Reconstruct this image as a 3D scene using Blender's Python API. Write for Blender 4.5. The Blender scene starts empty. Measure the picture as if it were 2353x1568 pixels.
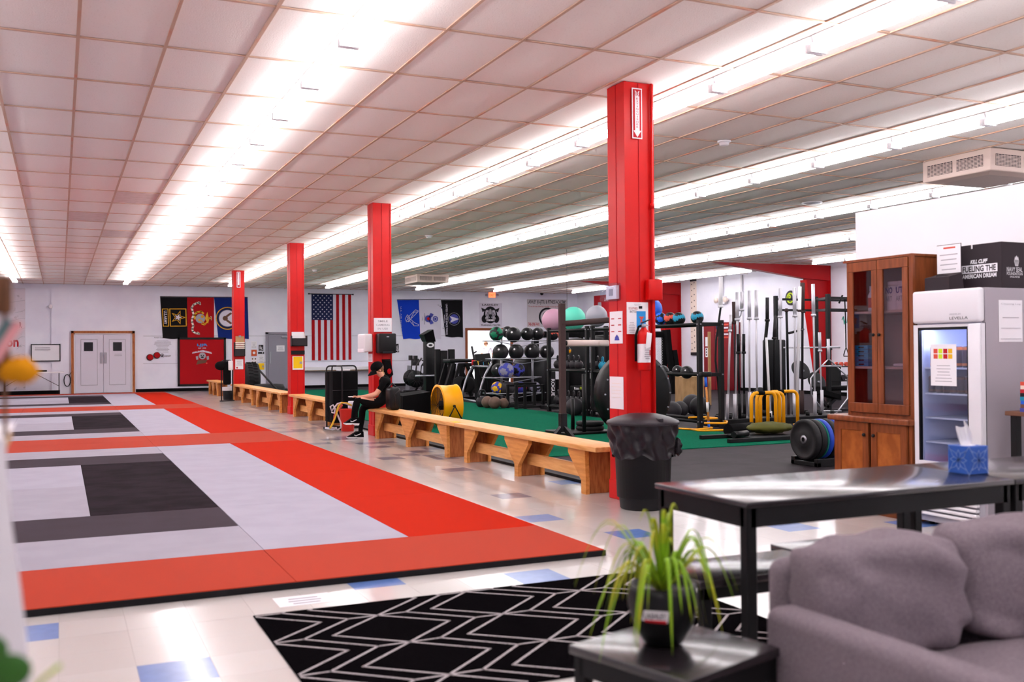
import bpy, bmesh, math, random
from mathutils import Vector as V, Matrix
random.seed(7)
S = bpy.context.scene
COL = S.collection
# ---------- camera ----------
FPX, YAW, TILT, ROLL, CZ = 2276.23, .4282, .0099, -.008, 1.3177
_f = V((math.sin(YAW)*math.cos(TILT), math.cos(YAW)*math.cos(TILT), math.sin(TILT)))
_r = V((math.cos(YAW), -math.sin(YAW), 0)); _u = _r.cross(_f)
AR = _r*math.cos(ROLL)+_u*math.sin(ROLL); AU = -_r*math.sin(ROLL)+_u*math.cos(ROLL); AF = _f
CP = V((0, 0, CZ))
cam = bpy.data.objects.new('camera', bpy.data.cameras.new('camera')); COL.objects.link(cam)
cam.matrix_world = Matrix(((AR.x, AU.x, -AF.x, 0), (AR.y, AU.y, -AF.y, 0), (AR.z, AU.z, -AF.z, CZ), (0, 0, 0, 1)))
cam.data.sensor_width = 36; cam.data.lens = FPX/2353*36; cam.data.clip_start = .05; cam.data.clip_end = 200
cam.data.dof.use_dof = True; cam.data.dof.focus_distance = 15; cam.data.dof.aperture_fstop = 2.6
S.camera = cam
# ---------- world, exposure ----------
W = bpy.data.worlds.new('world'); S.world = W; W.use_nodes = True
W.node_tree.nodes['Background'].inputs[0].default_value = (.9, .93, 1, 1); W.node_tree.nodes['Background'].inputs[1].default_value = .25
S.view_settings.view_transform = 'Standard'; S.view_settings.look = 'None'; S.view_settings.gamma = 1
S.view_settings.exposure = 1.1; S.view_settings.use_curve_mapping = False
TUBE = 13.5
S.cycles.max_bounces = 8; S.cycles.diffuse_bounces = 5; S.cycles.glossy_bounces = 4; S.cycles.transparent_max_bounces = 12
S.cycles.sample_clamp_indirect = 6; S.cycles.use_light_tree = True

def ray(x, y): return AF+AR*((x-1176.5)/FPX)-AU*((y-784)/FPX)
def at_z(x, y, z=0):
    d = ray(x, y); return CP+d*((z-CZ)/d.z)
def at_y(x, y, Y):
    d = ray(x, y); return CP+d*(Y/d.y)
def at_x(x, y, X):
    d = ray(x, y); return CP+d*(X/d.x)
def topx(p):
    q = V(p)-CP; d = q.dot(AF); return 1176.5+FPX*q.dot(AR)/d, 784-FPX*q.dot(AU)/d, d

# ---------- materials ----------
def lin(h):
    h = h.lstrip('#'); o = []
    for i in (0, 2, 4):
        c = int(h[i:i+2], 16)/255; o.append(c/12.92 if c <= .04045 else ((c+.055)/1.055)**2.4)
    return (*o, 1)
MATS = {}
def mat(name, col, rough=.5, metal=0, noise=None, bump=None, emit=0, spec=.25, coat=0, wood=None, trans=0, aniso=None):
    m = bpy.data.materials.new(name); m.use_nodes = True; nt = m.node_tree; b = nt.nodes['Principled BSDF']
    b.inputs['Base Color'].default_value = lin(col); b.inputs['Roughness'].default_value = rough
    b.inputs['Metallic'].default_value = metal; b.inputs['Specular IOR Level'].default_value = spec
    b.inputs['Coat Weight'].default_value = coat; b.inputs['Coat Roughness'].default_value = .12
    if emit:
        b.inputs['Emission Color'].default_value = lin(col); b.inputs['Emission Strength'].default_value = emit
    if trans: b.inputs['Transmission Weight'].default_value = trans
    tc = nt.nodes.new('ShaderNodeTexCoord')
    def tex(scale, st=None, det=4):
        t = nt.nodes.new('ShaderNodeTexNoise'); t.inputs['Scale'].default_value = scale; t.inputs['Detail'].default_value = det
        mp = nt.nodes.new('ShaderNodeMapping'); nt.links.new(tc.outputs['Object'], mp.inputs[0])
        if st: mp.inputs['Scale'].default_value = st
        nt.links.new(mp.outputs[0], t.inputs[0]); return t
    if noise or wood:
        sc, col2, lo, hi = (noise or wood)[:4]; st = (noise or wood)[4] if len(noise or wood) > 4 else None
        t = tex(sc, st); r = nt.nodes.new('ShaderNodeMapRange'); r.inputs[1].default_value = lo; r.inputs[2].default_value = hi
        x = nt.nodes.new('ShaderNodeMix'); x.data_type = 'RGBA'; x.inputs[6].default_value = lin(col); x.inputs[7].default_value = lin(col2)
        nt.links.new(t.outputs[0], r.inputs[0]); nt.links.new(r.outputs[0], x.inputs[0]); nt.links.new(x.outputs[2], b.inputs['Base Color'])
    if bump:
        t = tex(bump[0], bump[2] if len(bump) > 2 else None, 3); bm = nt.nodes.new('ShaderNodeBump'); bm.inputs['Strength'].default_value = bump[1]; bm.inputs['Distance'].default_value = .01
        nt.links.new(t.outputs[0], bm.inputs['Height']); nt.links.new(bm.outputs[0], b.inputs['Normal'])
    MATS[name] = m; return m
def glass(name, tint, fac):
    m = bpy.data.materials.new(name); m.use_nodes = True; nt = m.node_tree; nt.nodes.clear()
    o = nt.nodes.new('ShaderNodeOutputMaterial'); t = nt.nodes.new('ShaderNodeBsdfTransparent'); g = nt.nodes.new('ShaderNodeBsdfGlossy'); x = nt.nodes.new('ShaderNodeMixShader')
    t.inputs[0].default_value = lin(tint); g.inputs['Roughness'].default_value = .03; x.inputs[0].default_value = fac
    nt.links.new(t.outputs[0], x.inputs[1]); nt.links.new(g.outputs[0], x.inputs[2]); nt.links.new(x.outputs[0], o.inputs[0]); MATS[name] = m
mat('white_wall', '#f0f0fa', .6, noise=(1.2, '#e5e4f2', .35, .7), bump=(6, .03))
mat('near_wall', '#f0f0f4', .6, noise=(1.0, '#ebeaf0', .35, .7))
mat('ceiling_tile', '#f6f0ea', .85, noise=(60, '#e4dad2', .6, .75, (1, 1, 1)), bump=(90, .25))
mat('ceiling_tile_stained', '#e0d0cc', .85, noise=(8, '#d2c0b8', .45, .7), bump=(90, .25))
mat('grid', '#c4a48e', .5, noise=(3, '#cc8a70', .55, .7))
mat('above', '#b8aaa6', .9)
mat('vct', '#c2bdbb', .33, noise=(14, '#c3bdb9', .4, .65), coat=.75)
mat('vct2', '#beb8b5', .35, noise=(14, '#bfb8b4', .4, .65), coat=.75)
mat('vct_blue', '#5a78b4', .33, noise=(14, '#5270aa', .4, .65), coat=.45)
mat('vct_dark', '#6f6e80', .33, noise=(14, '#676676', .4, .65), coat=.45)
mat('grout', '#9c9490', .7)
mat('rubber_floor', '#2e282d', .6, spec=.08, noise=(3, '#262125', .4, .65), bump=(40, .15))
mat('rubber', '#1b1a1c', .6)
mat('turf', '#046449', .95, spec=.05, noise=(30, '#045a41', .4, .6), bump=(300, .5))
mat('mat_orange', '#b41f03', .9, spec=.05, noise=(4, '#b51f03', .4, .6), bump=(60, .06))
mat('mat_orange_sheen', '#a8341d', .75, spec=.1, noise=(4, '#a8341d', .4, .6), bump=(60, .06))  # orange mats laid crosswise; their glancing reflection is put into a paler colour
mat('mat_white', '#a6a2b0', .8, spec=.1, noise=(3, '#a29eac', .4, .6), bump=(60, .06))
mat('mat_white2', '#9e99a5', .8, spec=.1, noise=(3, '#9a95a1', .4, .6), bump=(60, .06))
mat('mat_gray', '#453d44', .9, spec=.03, noise=(3, '#433b41', .4, .6), bump=(60, .06))
mat('mat_dark', '#292127', .9, spec=.03, noise=(3, '#20191e', .4, .6), bump=(60, .06))
mat('mat_edge', '#0e0c10', .7)
mat('red_paint', '#cc0a09', .4, noise=(2.5, '#c20808', .4, .7), bump=(8, .04))
mat('red_frame', '#a80a10', .45)
mat('pine', '#dd9650', .45, wood=(6, '#c27c38', .35, .7, (6, .6, 6)), bump=(30, .05))
mat('pine_dark', '#b06a3a', .5, wood=(9, '#8c4a22', .4, .7, (5, 5, .8)))  # darker pine; on bench legs the shaded face is put into the colour
mat('pine_light', '#e8ac6c', .4, wood=(6, '#d4924f', .35, .7, (6, .6, 6)))
mat('walnut', '#8a4a28', .38, wood=(5, '#6d3519', .35, .7, (6, 6, .8)), coat=.2)
mat('walnut_panel', '#a85e2a', .4, wood=(5, '#8f4a1e', .4, .6, (2, 2, 1.5)), coat=.2)
mat('frame_wood', '#8c4a28', .5)
mat('black_metal', '#0f0e10', .45)
mat('dark_metal', '#2b272b', .4, metal=.2)
mat('black_plastic', '#0e0d0f', .4)
mat('black_matte', '#0d0c0e', .85, spec=.1)
mat('brown_foam', '#40302f', .8)
mat('chrome', '#c9c7ce', .28, metal=.9)
mat('galv', '#9a9aa2', .35, metal=.8)
mat('bar_steel', '#cfccd4', .35, metal=.35)
mat('white_plastic', '#e8e6ea', .35)
mat('white_paper', '#efedf2', .7)
mat('gray_ink', '#a5a2ab', .8)
mat('black_ink', '#1c1a20', .7)
mat('red_ink', '#b41722', .7)
mat('yellow', '#f0a30c', .4)
mat('fan_yellow', '#f0a400', .35)
mat('yellow_paper', '#f2c515', .7)
mat('blue_paper', '#2f8fd6', .7)
mat('orange_ink', '#c9552a', .7)
mat('green_ink', '#2e9a83', .7)
mat('lime', '#c8e02a', .6)
mat('flag_black', '#121114', .9); mat('flag_red', '#a80812', .85); mat('flag_navy', '#0c2670', .85); mat('flag_blue', '#0c3cc0', .85)
mat('flag_white', '#dcd8e6', .85); mat('us_blue', '#1c2148', .85); mat('gold', '#e0a527', .7); mat('seal_brown', '#6d4a3a', .8); mat('seal_blue', '#4a4fa6', .8); mat('cream', '#eddcd0', .8)
mat('banner_gray', '#cfcace', .8)
mat('gray_door', '#8b8894', .5); mat('door_white', '#d6d2de', .4, bump=(3, .1))
mat('ball_black', '#1c1a1d', .38); mat('ball_black2', '#262327', .5); mat('ball_green', '#0d7350', .5); mat('ball_blue', '#3b41a6', .5); mat('ball_gray', '#8b8aa0', .5)
mat('ball_yellow', '#e2b020', .5); mat('ball_red', '#b51f2c', .5); mat('ball_teal', '#1f87a6', .5); mat('leather', '#6a5348', .6, noise=(3, '#584339', .4, .6)); mat('coral', '#d0503f', .5)
mat('pink_ball', '#b98aa0', .45); mat('mint_ball', '#5fcfb4', .45); mat('silver_ball', '#9a99a3', .4); mat('royal_ball', '#2263d6', .4)
mat('plywood', '#b08c62', .6, wood=(4, '#9a7850', .4, .65, (3, 3, 1)))
mat('skin', '#d49a80', .5); mat('hair', '#7a5238', .6); mat('hair_blond', '#b98d5d', .6); mat('cloth_black', '#0c0b0d', .9, spec=.1); mat('cloth_white', '#ded9de', .9)
mat('sofa', '#80747b', .95, spec=.05, noise=(140, '#6f646b', .35, .65), bump=(220, .35)); mat('table_black', '#1c171a', .24, spec=.6, coat=.35); mat('table_leg', '#0b0a0c', .5)
mat('pot', '#0c0b0d', .35); mat('leaf', '#7aa31a', .45, noise=(6, '#a8a61e', .45, .6)); mat('leaf_dark', '#2c5a1c', .45); mat('soil', '#3a2a20', .9)
mat('rug_black', '#0a080a', .95, spec=.0, noise=(80, '#0d0b0d', .4, .6), bump=(160, .4)); mat('rug_white', '#a9a2a4', .95, spec=.02, noise=(160, '#6b6466', .5, .7))
mat('fridge_white', '#e6e4ea', .3, coat=.2); mat('fridge_gray', '#a39ca4', .35, metal=.1); mat('fridge_in', '#d7dcf2', .4)
mat('carton', '#2e262b', .7); mat('tissue_blue', '#2a55a8', .5); mat('tissue_line', '#7f93c8', .6); mat('tissue', '#ece9ee', .8)
mat('bin_bag', '#1f1b20', .28, bump=(9, .5)); mat('bin', '#17161a', .45); mat('bin_lid', '#2c272d', .4)
mat('olive', '#4b4a18', .8); mat('red_bucket', '#cc2a20', .4); mat('belt_yellow', '#e3b63c', .8); mat('belt_gray', '#cdbfc6', .8)
mat('exit_red', '#ff5a36', .5, emit=2.0); mat('tube', '#fbf8fb', .5, emit=TUBE); mat('room_lamp', '#ffffff', .5, emit=9); mat('fridge_lamp', '#dfe4ff', .5, emit=22)
mat('pom', '#c98508', .95, bump=(60, .6)); mat('driftwood', '#7a5238', .8, wood=(8, '#4e3120', .35, .65, (6, 6, 1))); mat('pinkish', '#c98b8e', .7); mat('teal_book', '#5d7d80', .7)
mat('hvac', '#cdb9ae', .5); mat('hvac_dark', '#4d4346', .6); mat('peel', '#dcd4dc', .6, noise=(6, '#bdb4bb', .6, .68), bump=(4, .4))
mat('plate_blue', '#1c3fa6', .45); mat('plate_green', '#0f6a5c', .5); mat('can_dark', '#4a3f49', .4); mat('can_orange', '#d9773a', .4); mat('box_cyan', '#2795d0', .6)
mat('purple_ink', '#4b3791', .7); mat('red_locker', '#7d0d18', .45); mat('tape_white', '#cfc0ba', .8, noise=(8, '#a98f7e', .55, .7)); mat('cooler', '#d3cfd8', .4)
mat('door_glass', '#1d1a1e', .1)
glass('glass', '#eef2fb', .07); glass('cab_glass', '#dcd2d8', .05)

# ---------- mesh builder ----------
I4 = Matrix.Identity(4)
def frame(O, u, v):
    u = V(u).normalized(); v = V(v).normalized(); n = u.cross(v)
    return Matrix(((u.x, v.x, n.x, O[0]), (u.y, v.y, n.y, O[1]), (u.z, v.z, n.z, O[2]), (0, 0, 0, 1)))
class MB:
    def __init__(s, T=None): s.v = []; s.f = []; s.m = []; s.s = []; s.T = T or I4; s.mats = []; s.uv = None
    def mi(s, m):
        if m not in s.mats: s.mats.append(m)
        return s.mats.index(m)
    def add(s, vs, fs, m, sm=False, mf=None):
        o = len(s.v); s.v += [tuple(s.T @ V(p)) for p in vs]; k = s.mi(m)
        for i, f in enumerate(fs):
            s.f.append(tuple(a+o for a in f)); s.m.append(k if mf is None else s.mi(mf(i))); s.s.append(sm)
        return s
    def box(s, a, b, m):
        x0, y0, z0 = a; x1, y1, z1 = b
        return s.add([(x0, y0, z0), (x1, y0, z0), (x1, y1, z0), (x0, y1, z0), (x0, y0, z1), (x1, y0, z1), (x1, y1, z1), (x0, y1, z1)],
                     [(0, 3, 2, 1), (4, 5, 6, 7), (0, 1, 5, 4), (1, 2, 6, 5), (2, 3, 7, 6), (3, 0, 4, 7)], m)
    def rbox(s, a, b, r, m, seg=2, sm=True):
        bm = bmesh.new(); bmesh.ops.create_cube(bm, size=1)
        for q in bm.verts: q.co = V([(a[i]+b[i])/2+q.co[i]*(b[i]-a[i]) for i in range(3)])
        bmesh.ops.bevel(bm, geom=bm.edges[:], offset=r, segments=seg, profile=.5, affect='EDGES')
        bm.verts.index_update()
        s.add([q.co.copy() for q in bm.verts], [[q.index for q in f.verts] for f in bm.faces], m, sm and seg > 1); bm.free(); return s
    def bar(s, p, q, w, h, m, up=(0, 0, 1)):
        p = V(p); q = V(q); d = (q-p).normalized(); up = V(up)
        if abs(d.dot(up)) > .98: up = V((0, 1, 0))
        a = d.cross(up).normalized()*(w/2); b = a.cross(d).normalized()*(h/2)
        vs = [p-a-b, p+a-b, p+a+b, p-a+b, q-a-b, q+a-b, q+a+b, q-a+b]
        return s.add(vs, [(0, 1, 2, 3), (7, 6, 5, 4), (0, 4, 5, 1), (1, 5, 6, 2), (2, 6, 7, 3), (3, 7, 4, 0)], m)
    def path(s, pts, r, m, n=8, closed=False, rr=None, caps=True):
        pts = [V(p) for p in pts]; N = len(pts); vs = []; fs = []; pa = None
        for i, p in enumerate(pts):
            if closed: d = pts[(i+1) % N]-pts[i-1]
            else: d = pts[min(i+1, N-1)]-pts[max(i-1, 0)]
            d = d.normalized() if d.length > 1e-9 else V((0, 0, 1))
            if pa is None: pa = d.cross(V((0, 0, 1))) if abs(d.z) < .9 else d.cross(V((0, 1, 0)))
            a = (pa-d*pa.dot(d)).normalized(); pa = a; b = d.cross(a); R = rr[i] if rr else r
            for k in range(n):
                t = 2*math.pi*k/n; vs.append(p+(a*math.cos(t)+b*math.sin(t))*R)
        for i in range(N if closed else N-1):
            j = (i+1) % N
            for k in range(n): l = (k+1) % n; fs.append((i*n+k, i*n+l, j*n+l, j*n+k))
        s.add(vs, fs, m, True)
        if caps and not closed:
            o = len(s.v)-len(vs); k = s.mi(m)
            s.f += [tuple(o+i for i in reversed(range(n))), tuple(o+(N-1)*n+i for i in range(n))]; s.m += [k, k]; s.s += [False, False]
        return s
    def cyl(s, p, q, r, m, r2=None, n=12): return s.path([p, q], r, m, n, rr=[r, r if r2 is None else r2])
    def ball(s, c, r, m, sc=(1, 1, 1), n=20, k=12, mf=None, fn=None):
        vs = []; fs = []
        for i in range(k+1):
            t = math.pi*i/k
            for j in range(n):
                a = 2*math.pi*j/n; d = V((math.sin(t)*math.cos(a)*sc[0], math.sin(t)*math.sin(a)*sc[1], math.cos(t)*sc[2]))
                g = fn(d) if fn else 1; vs.append(V(c)+d*r*g)
        ids = []
        for i in range(k):
            for j in range(n): l = (j+1) % n; fs.append((i*n+j, (i+1)*n+j, (i+1)*n+l, i*n+l)); ids.append((i, j))
        return s.add(vs, fs, m, True, None if mf is None else (lambda q: mf(*ids[q])))
    def lathe(s, c, prof, m, n=24, T=None, cap=True):
        T = T or I4; vs = []; fs = []; c = V(c)
        for (r, z) in prof:
            for j in range(n): a = 2*math.pi*j/n; vs.append(c+(T @ V((r*math.cos(a), r*math.sin(a), z))))
        for i in range(len(prof)-1):
            for j in range(n): l = (j+1) % n; fs.append((i*n+j, i*n+l, (i+1)*n+l, (i+1)*n+j))
        if cap:
            fs.append(tuple(reversed(range(n)))); fs.append(tuple(range((len(prof)-1)*n, len(prof)*n)))
        return s.add(vs, fs, m, True)
    def poly(s, pts, w0, w1, m):
        n = len(pts); ar = sum(pts[i][0]*pts[(i+1) % n][1]-pts[(i+1) % n][0]*pts[i][1] for i in range(n))
        if ar < 0: pts = pts[::-1]
        vs = [(p[0], p[1], w0) for p in pts]+[(p[0], p[1], w1) for p in pts]
        fs = [tuple(reversed(range(n))), tuple(range(n, 2*n))]+[(i, (i+1) % n, n+(i+1) % n, n+i) for i in range(n)]
        return s.add(vs, fs, m)
    def rect(s, a, b, c, d, w0, w1, m): return s.poly([(a, b), (c, b), (c, d), (a, d)], w0, w1, m)
    def disc(s, x, y, r, w0, w1, m, n=24, ry=None): return s.poly([(x+r*math.cos(6.28319*i/n), y+(ry or r)*math.sin(6.28319*i/n)) for i in range(n)], w0, w1, m)
    def ring(s, x, y, r, t, w0, w1, m, n=28):
        for i in range(n):
            a = 6.28319*i/n; b = 6.28319*(i+1)/n
            s.poly([(x+q*math.cos(g), y+q*math.sin(g)) for q, g in ((r-t, a), (r, a), (r, b), (r-t, b))], w0, w1, m)
        return s
    def star(s, x, y, r, w0, w1, m, k=5, ir=.4, rot=0):
        return s.poly([(x+(r if i % 2 == 0 else r*ir)*math.sin(rot+math.pi*i/k), y+(r if i % 2 == 0 else r*ir)*math.cos(rot+math.pi*i/k)) for i in range(2*k)], w0, w1, m)
    def line(s, pts, t, w0, w1, m):
        for (a, b) in zip(pts[:-1], pts[1:]):
            a = V((*a, 0)); b = V((*b, 0)); d = b-a
            if d.length < 1e-6: continue
            d.normalize(); q = V((-d.y, d.x, 0))*t/2; e = d*t*.3
            s.poly([tuple((a-q-e)[:2]), tuple((b-q+e)[:2]), tuple((b+q+e)[:2]), tuple((a+q-e)[:2])], w0, w1, m)
        return s
    def text(s, txt, x0, y0, x1, y1, m, w=.002, bold=.01, rot=0, shear=0):
        """lettering filling the rectangle; rot=-1 reads downwards"""
        c = bpy.data.curves.new('t', 'FONT'); c.body = txt; c.resolution_u = 2; c.offset = bold; c.align_x = 'CENTER'; c.shear = shear; c.space_line = .9
        o = bpy.data.objects.new('t', c); COL.objects.link(o); bpy.context.view_layer.update()
        me = bpy.data.meshes.new_from_object(o.evaluated_get(bpy.context.evaluated_depsgraph_get()))
        P = [v.co.copy() for v in me.vertices]; F = [tuple(f.vertices) for f in me.polygons]
        bpy.data.objects.remove(o); bpy.data.curves.remove(c); bpy.data.meshes.remove(me)
        if not P: return s
        a0 = min(p.x for p in P); a1 = max(p.x for p in P); b0 = min(p.y for p in P); b1 = max(p.y for p in P); vs = []
        for p in P:
            a = (p.x-a0)/max(a1-a0, 1e-6); b = (p.y-b0)/max(b1-b0, 1e-6)
            if rot == -1: a, b = b, 1-a
            vs.append((x0+a*(x1-x0), y0+b*(y1-y0), w))
        return s.add(vs, F, m)
    def lines(s, x0, y0, x1, y1, k, m, w=.002, t=.4, seed=0):
        R = random.Random(seed); h = (y1-y0)/k
        for i in range(k):
            L = R.uniform(.55, 1)*(x1-x0); c = (x0+x1)/2; s.rect(c-L/2, y0+h*i, c+L/2, y0+h*i+h*t, 0, w, m)
        return s
    def grid(s, fn, nu, nv, m, sm=True, mf=None):
        vs = [fn(i/nu, j/nv) for j in range(nv+1) for i in range(nu+1)]
        fs = [(j*(nu+1)+i, j*(nu+1)+i+1, (j+1)*(nu+1)+i+1, (j+1)*(nu+1)+i) for j in range(nv) for i in range(nu)]
        return s.add(vs, fs, m, sm, mf)

def mesh_of(mb, name, inv=None):
    me = bpy.data.meshes.new(name); vs = mb.v if inv is None else [tuple(inv @ V(p)) for p in mb.v]
    me.from_pydata(vs, [], mb.f); me.polygons.foreach_set('material_index', mb.m); me.polygons.foreach_set('use_smooth', mb.s)
    for m in mb.mats: me.materials.append(MATS[m])
    me.update(); return me
def tag(o, label, cat, group=None, kind=None):
    if label: o['label'] = label
    if cat: o['category'] = cat
    if group: o['group'] = group
    if kind: o['kind'] = kind
    return o
def thing(name, label, cat, loc=(0, 0, 0), rz=0, group=None):
    o = bpy.data.objects.new(name, None); o.empty_display_size = .1; COL.objects.link(o); o.location = loc; o.rotation_euler = (0, 0, rz)
    return tag(o, label, cat, group)
INV = {}
def invof(o):
    r = o
    while r.parent: r = r.parent
    return (Matrix.Translation(r.location) @ Matrix.Rotation(r.rotation_euler.z, 4, 'Z')).inverted()
def part(name, mb, parent, local=False, label=None, kind=None):
    o = bpy.data.objects.new(name, mesh_of(mb, name, None if local else invof(parent))); COL.objects.link(o); o.parent = parent
    return tag(o, label, None, None, kind)
def solid(name, mb, label, cat, loc=(0, 0, 0), rz=0, group=None, world=True):
    o = bpy.data.objects.new(name, mesh_of(mb, name, (Matrix.Translation(V(loc)) @ Matrix.Rotation(rz, 4, 'Z')).inverted() if world else None)); COL.objects.link(o); o.location = loc; o.rotation_euler.z = rz
    return tag(o, label, cat, group)
def struct(name, mb, parent=None):
    o = bpy.data.objects.new(name, mesh_of(mb, name)); COL.objects.link(o); o.parent = parent
    if not parent: o['kind'] = 'structure'
    return o
def dup(root, loc, rz=None, label=None, group=None):
    r = root.copy(); COL.objects.link(r); r.location = loc
    if rz is not None: r.rotation_euler.z = rz
    if label: r['label'] = label
    if group: r['group'] = group
    for ch in list(root.children):
        c = ch.copy(); COL.objects.link(c); c.parent = r
        for g in list(ch.children):
            d = g.copy(); COL.objects.link(d); d.parent = c
    return r
# ================= SETTING =================
CH = 3.6543; WY = 36.2; RX = 19.5; PX0 = 6.6
TGX, TGY, PX_, PY_ = .1287, 7.9376, .6096, 1.2192
# slab above the suspended ceiling
m = MB(); m.box((-7, -4, CH+.12), (RX, WY, CH+.2), 'above'); ceil = struct('ceiling', m)
# grid bars
for i in range(-11, 32):
    x = TGX+i*PX_; m = MB(); m.box((x-.012, -4, CH-.004), (x+.012, WY, CH+.006), 'grid'); m.box((x-.002, -4, CH+.006), (x+.002, WY, CH+.04), 'grid'); struct('grid_bar', m, ceil)
for j in range(-9, 24):
    y = TGY+j*PY_; m = MB(); m.box((-7, y-.012, CH-.003), (RX, y+.012, CH+.0055), 'grid'); struct('grid_bar', m, ceil)
# tiles
tm = []
for nm in ('ceiling_tile', 'ceiling_tile_stained'):
    m = MB(); m.box((-.298, -.6, 0), (.298, .6, .014), nm); tm.append(mesh_of(m, 'tile'))
cands = []
for i in range(-12, 31):
    for j in range(-10, 24):
        cx = TGX+(i+.5)*PX_; cy = TGY+(j+.5)*PY_
        if cx < -6.8 or cx > RX-.2 or cy > WY-.3 or cy < -3.5: continue
        a = 0; q = V((cx, cy, CH))-CP
        if q.dot(AF) > .3:
            x, y, d = topx((cx, cy, CH))
            if -150 < x < 2503 and -150 < y < 1000: a = 1/d
        cands.append((-a, i, j, cx, cy))
cands.sort(); rest = MB(); RT = random.Random(3)
stained = {(1, 6), (2, 11), (3, 12), (1, 10), (8, 2), (12, 6), (0, 8)}
for k, (a, i, j, cx, cy) in enumerate(cands):
    tz = RT.uniform(0, .002); tx = RT.uniform(-.004, .004) if cx > 5.5 else RT.uniform(-.0012, .0012)
    if k < 300 and a < 0:
        o = bpy.data.objects.new('tile', tm[1 if (i, j) in stained else 0]); COL.objects.link(o); o.parent = ceil; o.location = (cx, cy, CH+.007+tz); o.rotation_euler = (tx*.5, tx, 0)
    else:
        rest.box((cx-.298, cy-.6, CH+.007+tz), (cx+.298, cy+.6, CH+.02+tz), 'ceiling_tile')
o = struct('tile', rest, ceil); o['kind'] = 'stuff'
# floor
m = MB(); m.box((-7, -4, -.06), (RX, WY, -.0015), 'grout'); floor = struct('floor', m)
TP = .2985; TX0 = -.009; TY0 = 5.07
blue = {(0-1, 0): 'vct_blue', (1, -3): 'vct_blue', (5, 1): 'vct_blue', (8, 0): 'vct_blue', (11, 6): 'vct_blue', (13, 17): 'vct_dark', (12, 10): 'vct_dark', (15, 12): 'vct_blue', (14, 22): 'vct_dark', (16, 2): 'vct_blue', (12, 3): 'vct_blue', (19, 1): 'vct_blue',
        (4, -5): 'vct_blue', (14, -2): 'vct_blue', (13, 27): 'vct_dark', (12, 32): 'vct_dark', (11, 38): 'vct_dark', (14, 41): 'vct_dark', (12, 45): 'vct_dark'}
tiles = []
for i in range(-23, 42):
    for j in range(-30, 105):
        cx = TX0+(i+.5)*TP; cy = TY0+(j+.5)*TP
        if cx > 4.66 and cy > 6.95: continue
        if cx > 12.3 or cy > WY-.1 or cy < -3.8 or cx < -6.9: continue
        if cx < 3.0 and cy > 5.75: continue
        c = blue.get((i, j))
        if c is None and j > 20 and RT.random() < .16: c = 'vct_dark'
        if c is None and j <= 20 and (i*7+j*13) % 29 == 0 and (j < -6 or j > 19): c = 'vct_blue'
        c = c or ('vct' if RT.random() < .6 else 'vct2')
        a = 0; q = V((cx, cy, 0))-CP
        if q.dot(AF) > .3:
            x, y, d = topx((cx, cy, 0))
            if -60 < x < 2400 and 800 < y < 1640: a = 1/d
        # hidden under the rug
        if .95 < cx < 2.95 and 3.65 < cy < 4.95: a = 0
        tiles.append((-a, cx, cy, c))
tiles.sort(); ftm = {}
for nm in ('vct', 'vct2', 'vct_blue', 'vct_dark'):
    m = MB(); h = TP/2-.0006; m.box((-h, -h, -.003), (h, h, 0), nm); ftm[nm] = mesh_of(m, 'floor_tile')
rest = MB()
for k, (a, cx, cy, c) in enumerate(tiles):
    if k < 300 and a < 0:
        o = bpy.data.objects.new('floor_tile', ftm[c]); COL.objects.link(o); o.parent = floor; o.location = (cx, cy, RT.uniform(-.0002, .0002))
    else:
        h = TP/2-.0006; rest.box((cx-h, cy-h, -.003), (cx+h, cy+h, 0), c)
o = struct('floor_tile', rest, floor); o['kind'] = 'stuff'
# walls
def wp(x, y):
    p = at_y(x, y, WY); return (p.x, p.z)
OX0, OX1, OZ = 14.6, 16.45, 2.13
m = MB(); m.box((-7, WY, 0), (OX0, WY+.15, CH+.1), 'white_wall'); m.box((OX1, WY, 0), (RX+.1, WY+.15, CH+.1), 'white_wall'); m.box((OX0, WY, OZ), (OX1, WY+.15, CH+.1), 'white_wall')
wf = struct('wall_far', m)
m = MB()
for z in (1.93, .98):
    m.box((2.6, WY-.004, z-.012), (14.2, WY, z), 'gray_ink')
m.box((-.25+.0, WY-.06, 0), (.28, WY, CH), 'white_wall'); struct('batten', m, wf)
m = MB(); m.box((RX, 12.9, 0), (RX+.15, WY+.15, CH+.1), 'white_wall'); struct('wall_right', m)
m = MB(); m.box((-7.15, -4, 0), (-7, WY+.15, CH+.1), 'white_wall'); struct('wall_left', m)
m = MB(); m.box((-7, -4.15, 0), (RX, -4, CH+.1), 'white_wall'); struct('wall_back', m)
m = MB(); m.box((12.4, -4, 0), (12.55, 7.0, CH+.1), 'white_wall'); struct('wall_side', m)
m = MB(); m.box((PX0, -1, 0), (PX0+.12, 6.9, 2.55), 'near_wall'); struct('wall_partition', m)
m = MB(); m.box((2.36, WY-.03, .0), (6.65, WY-.003, .11), 'black_matte'); m.box((7.65, WY-.03, 0), (14.5, WY-.003, .11), 'black_matte'); m.box((-6.9, WY-.08, 0), (.0, WY-.062, .13), 'black_matte'); struct('baseboard_far', m)
m = MB(); m.box((RX-.03, 13, 0), (RX-.003, WY, .11), 'black_matte'); struct('baseboard_right', m)
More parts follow.
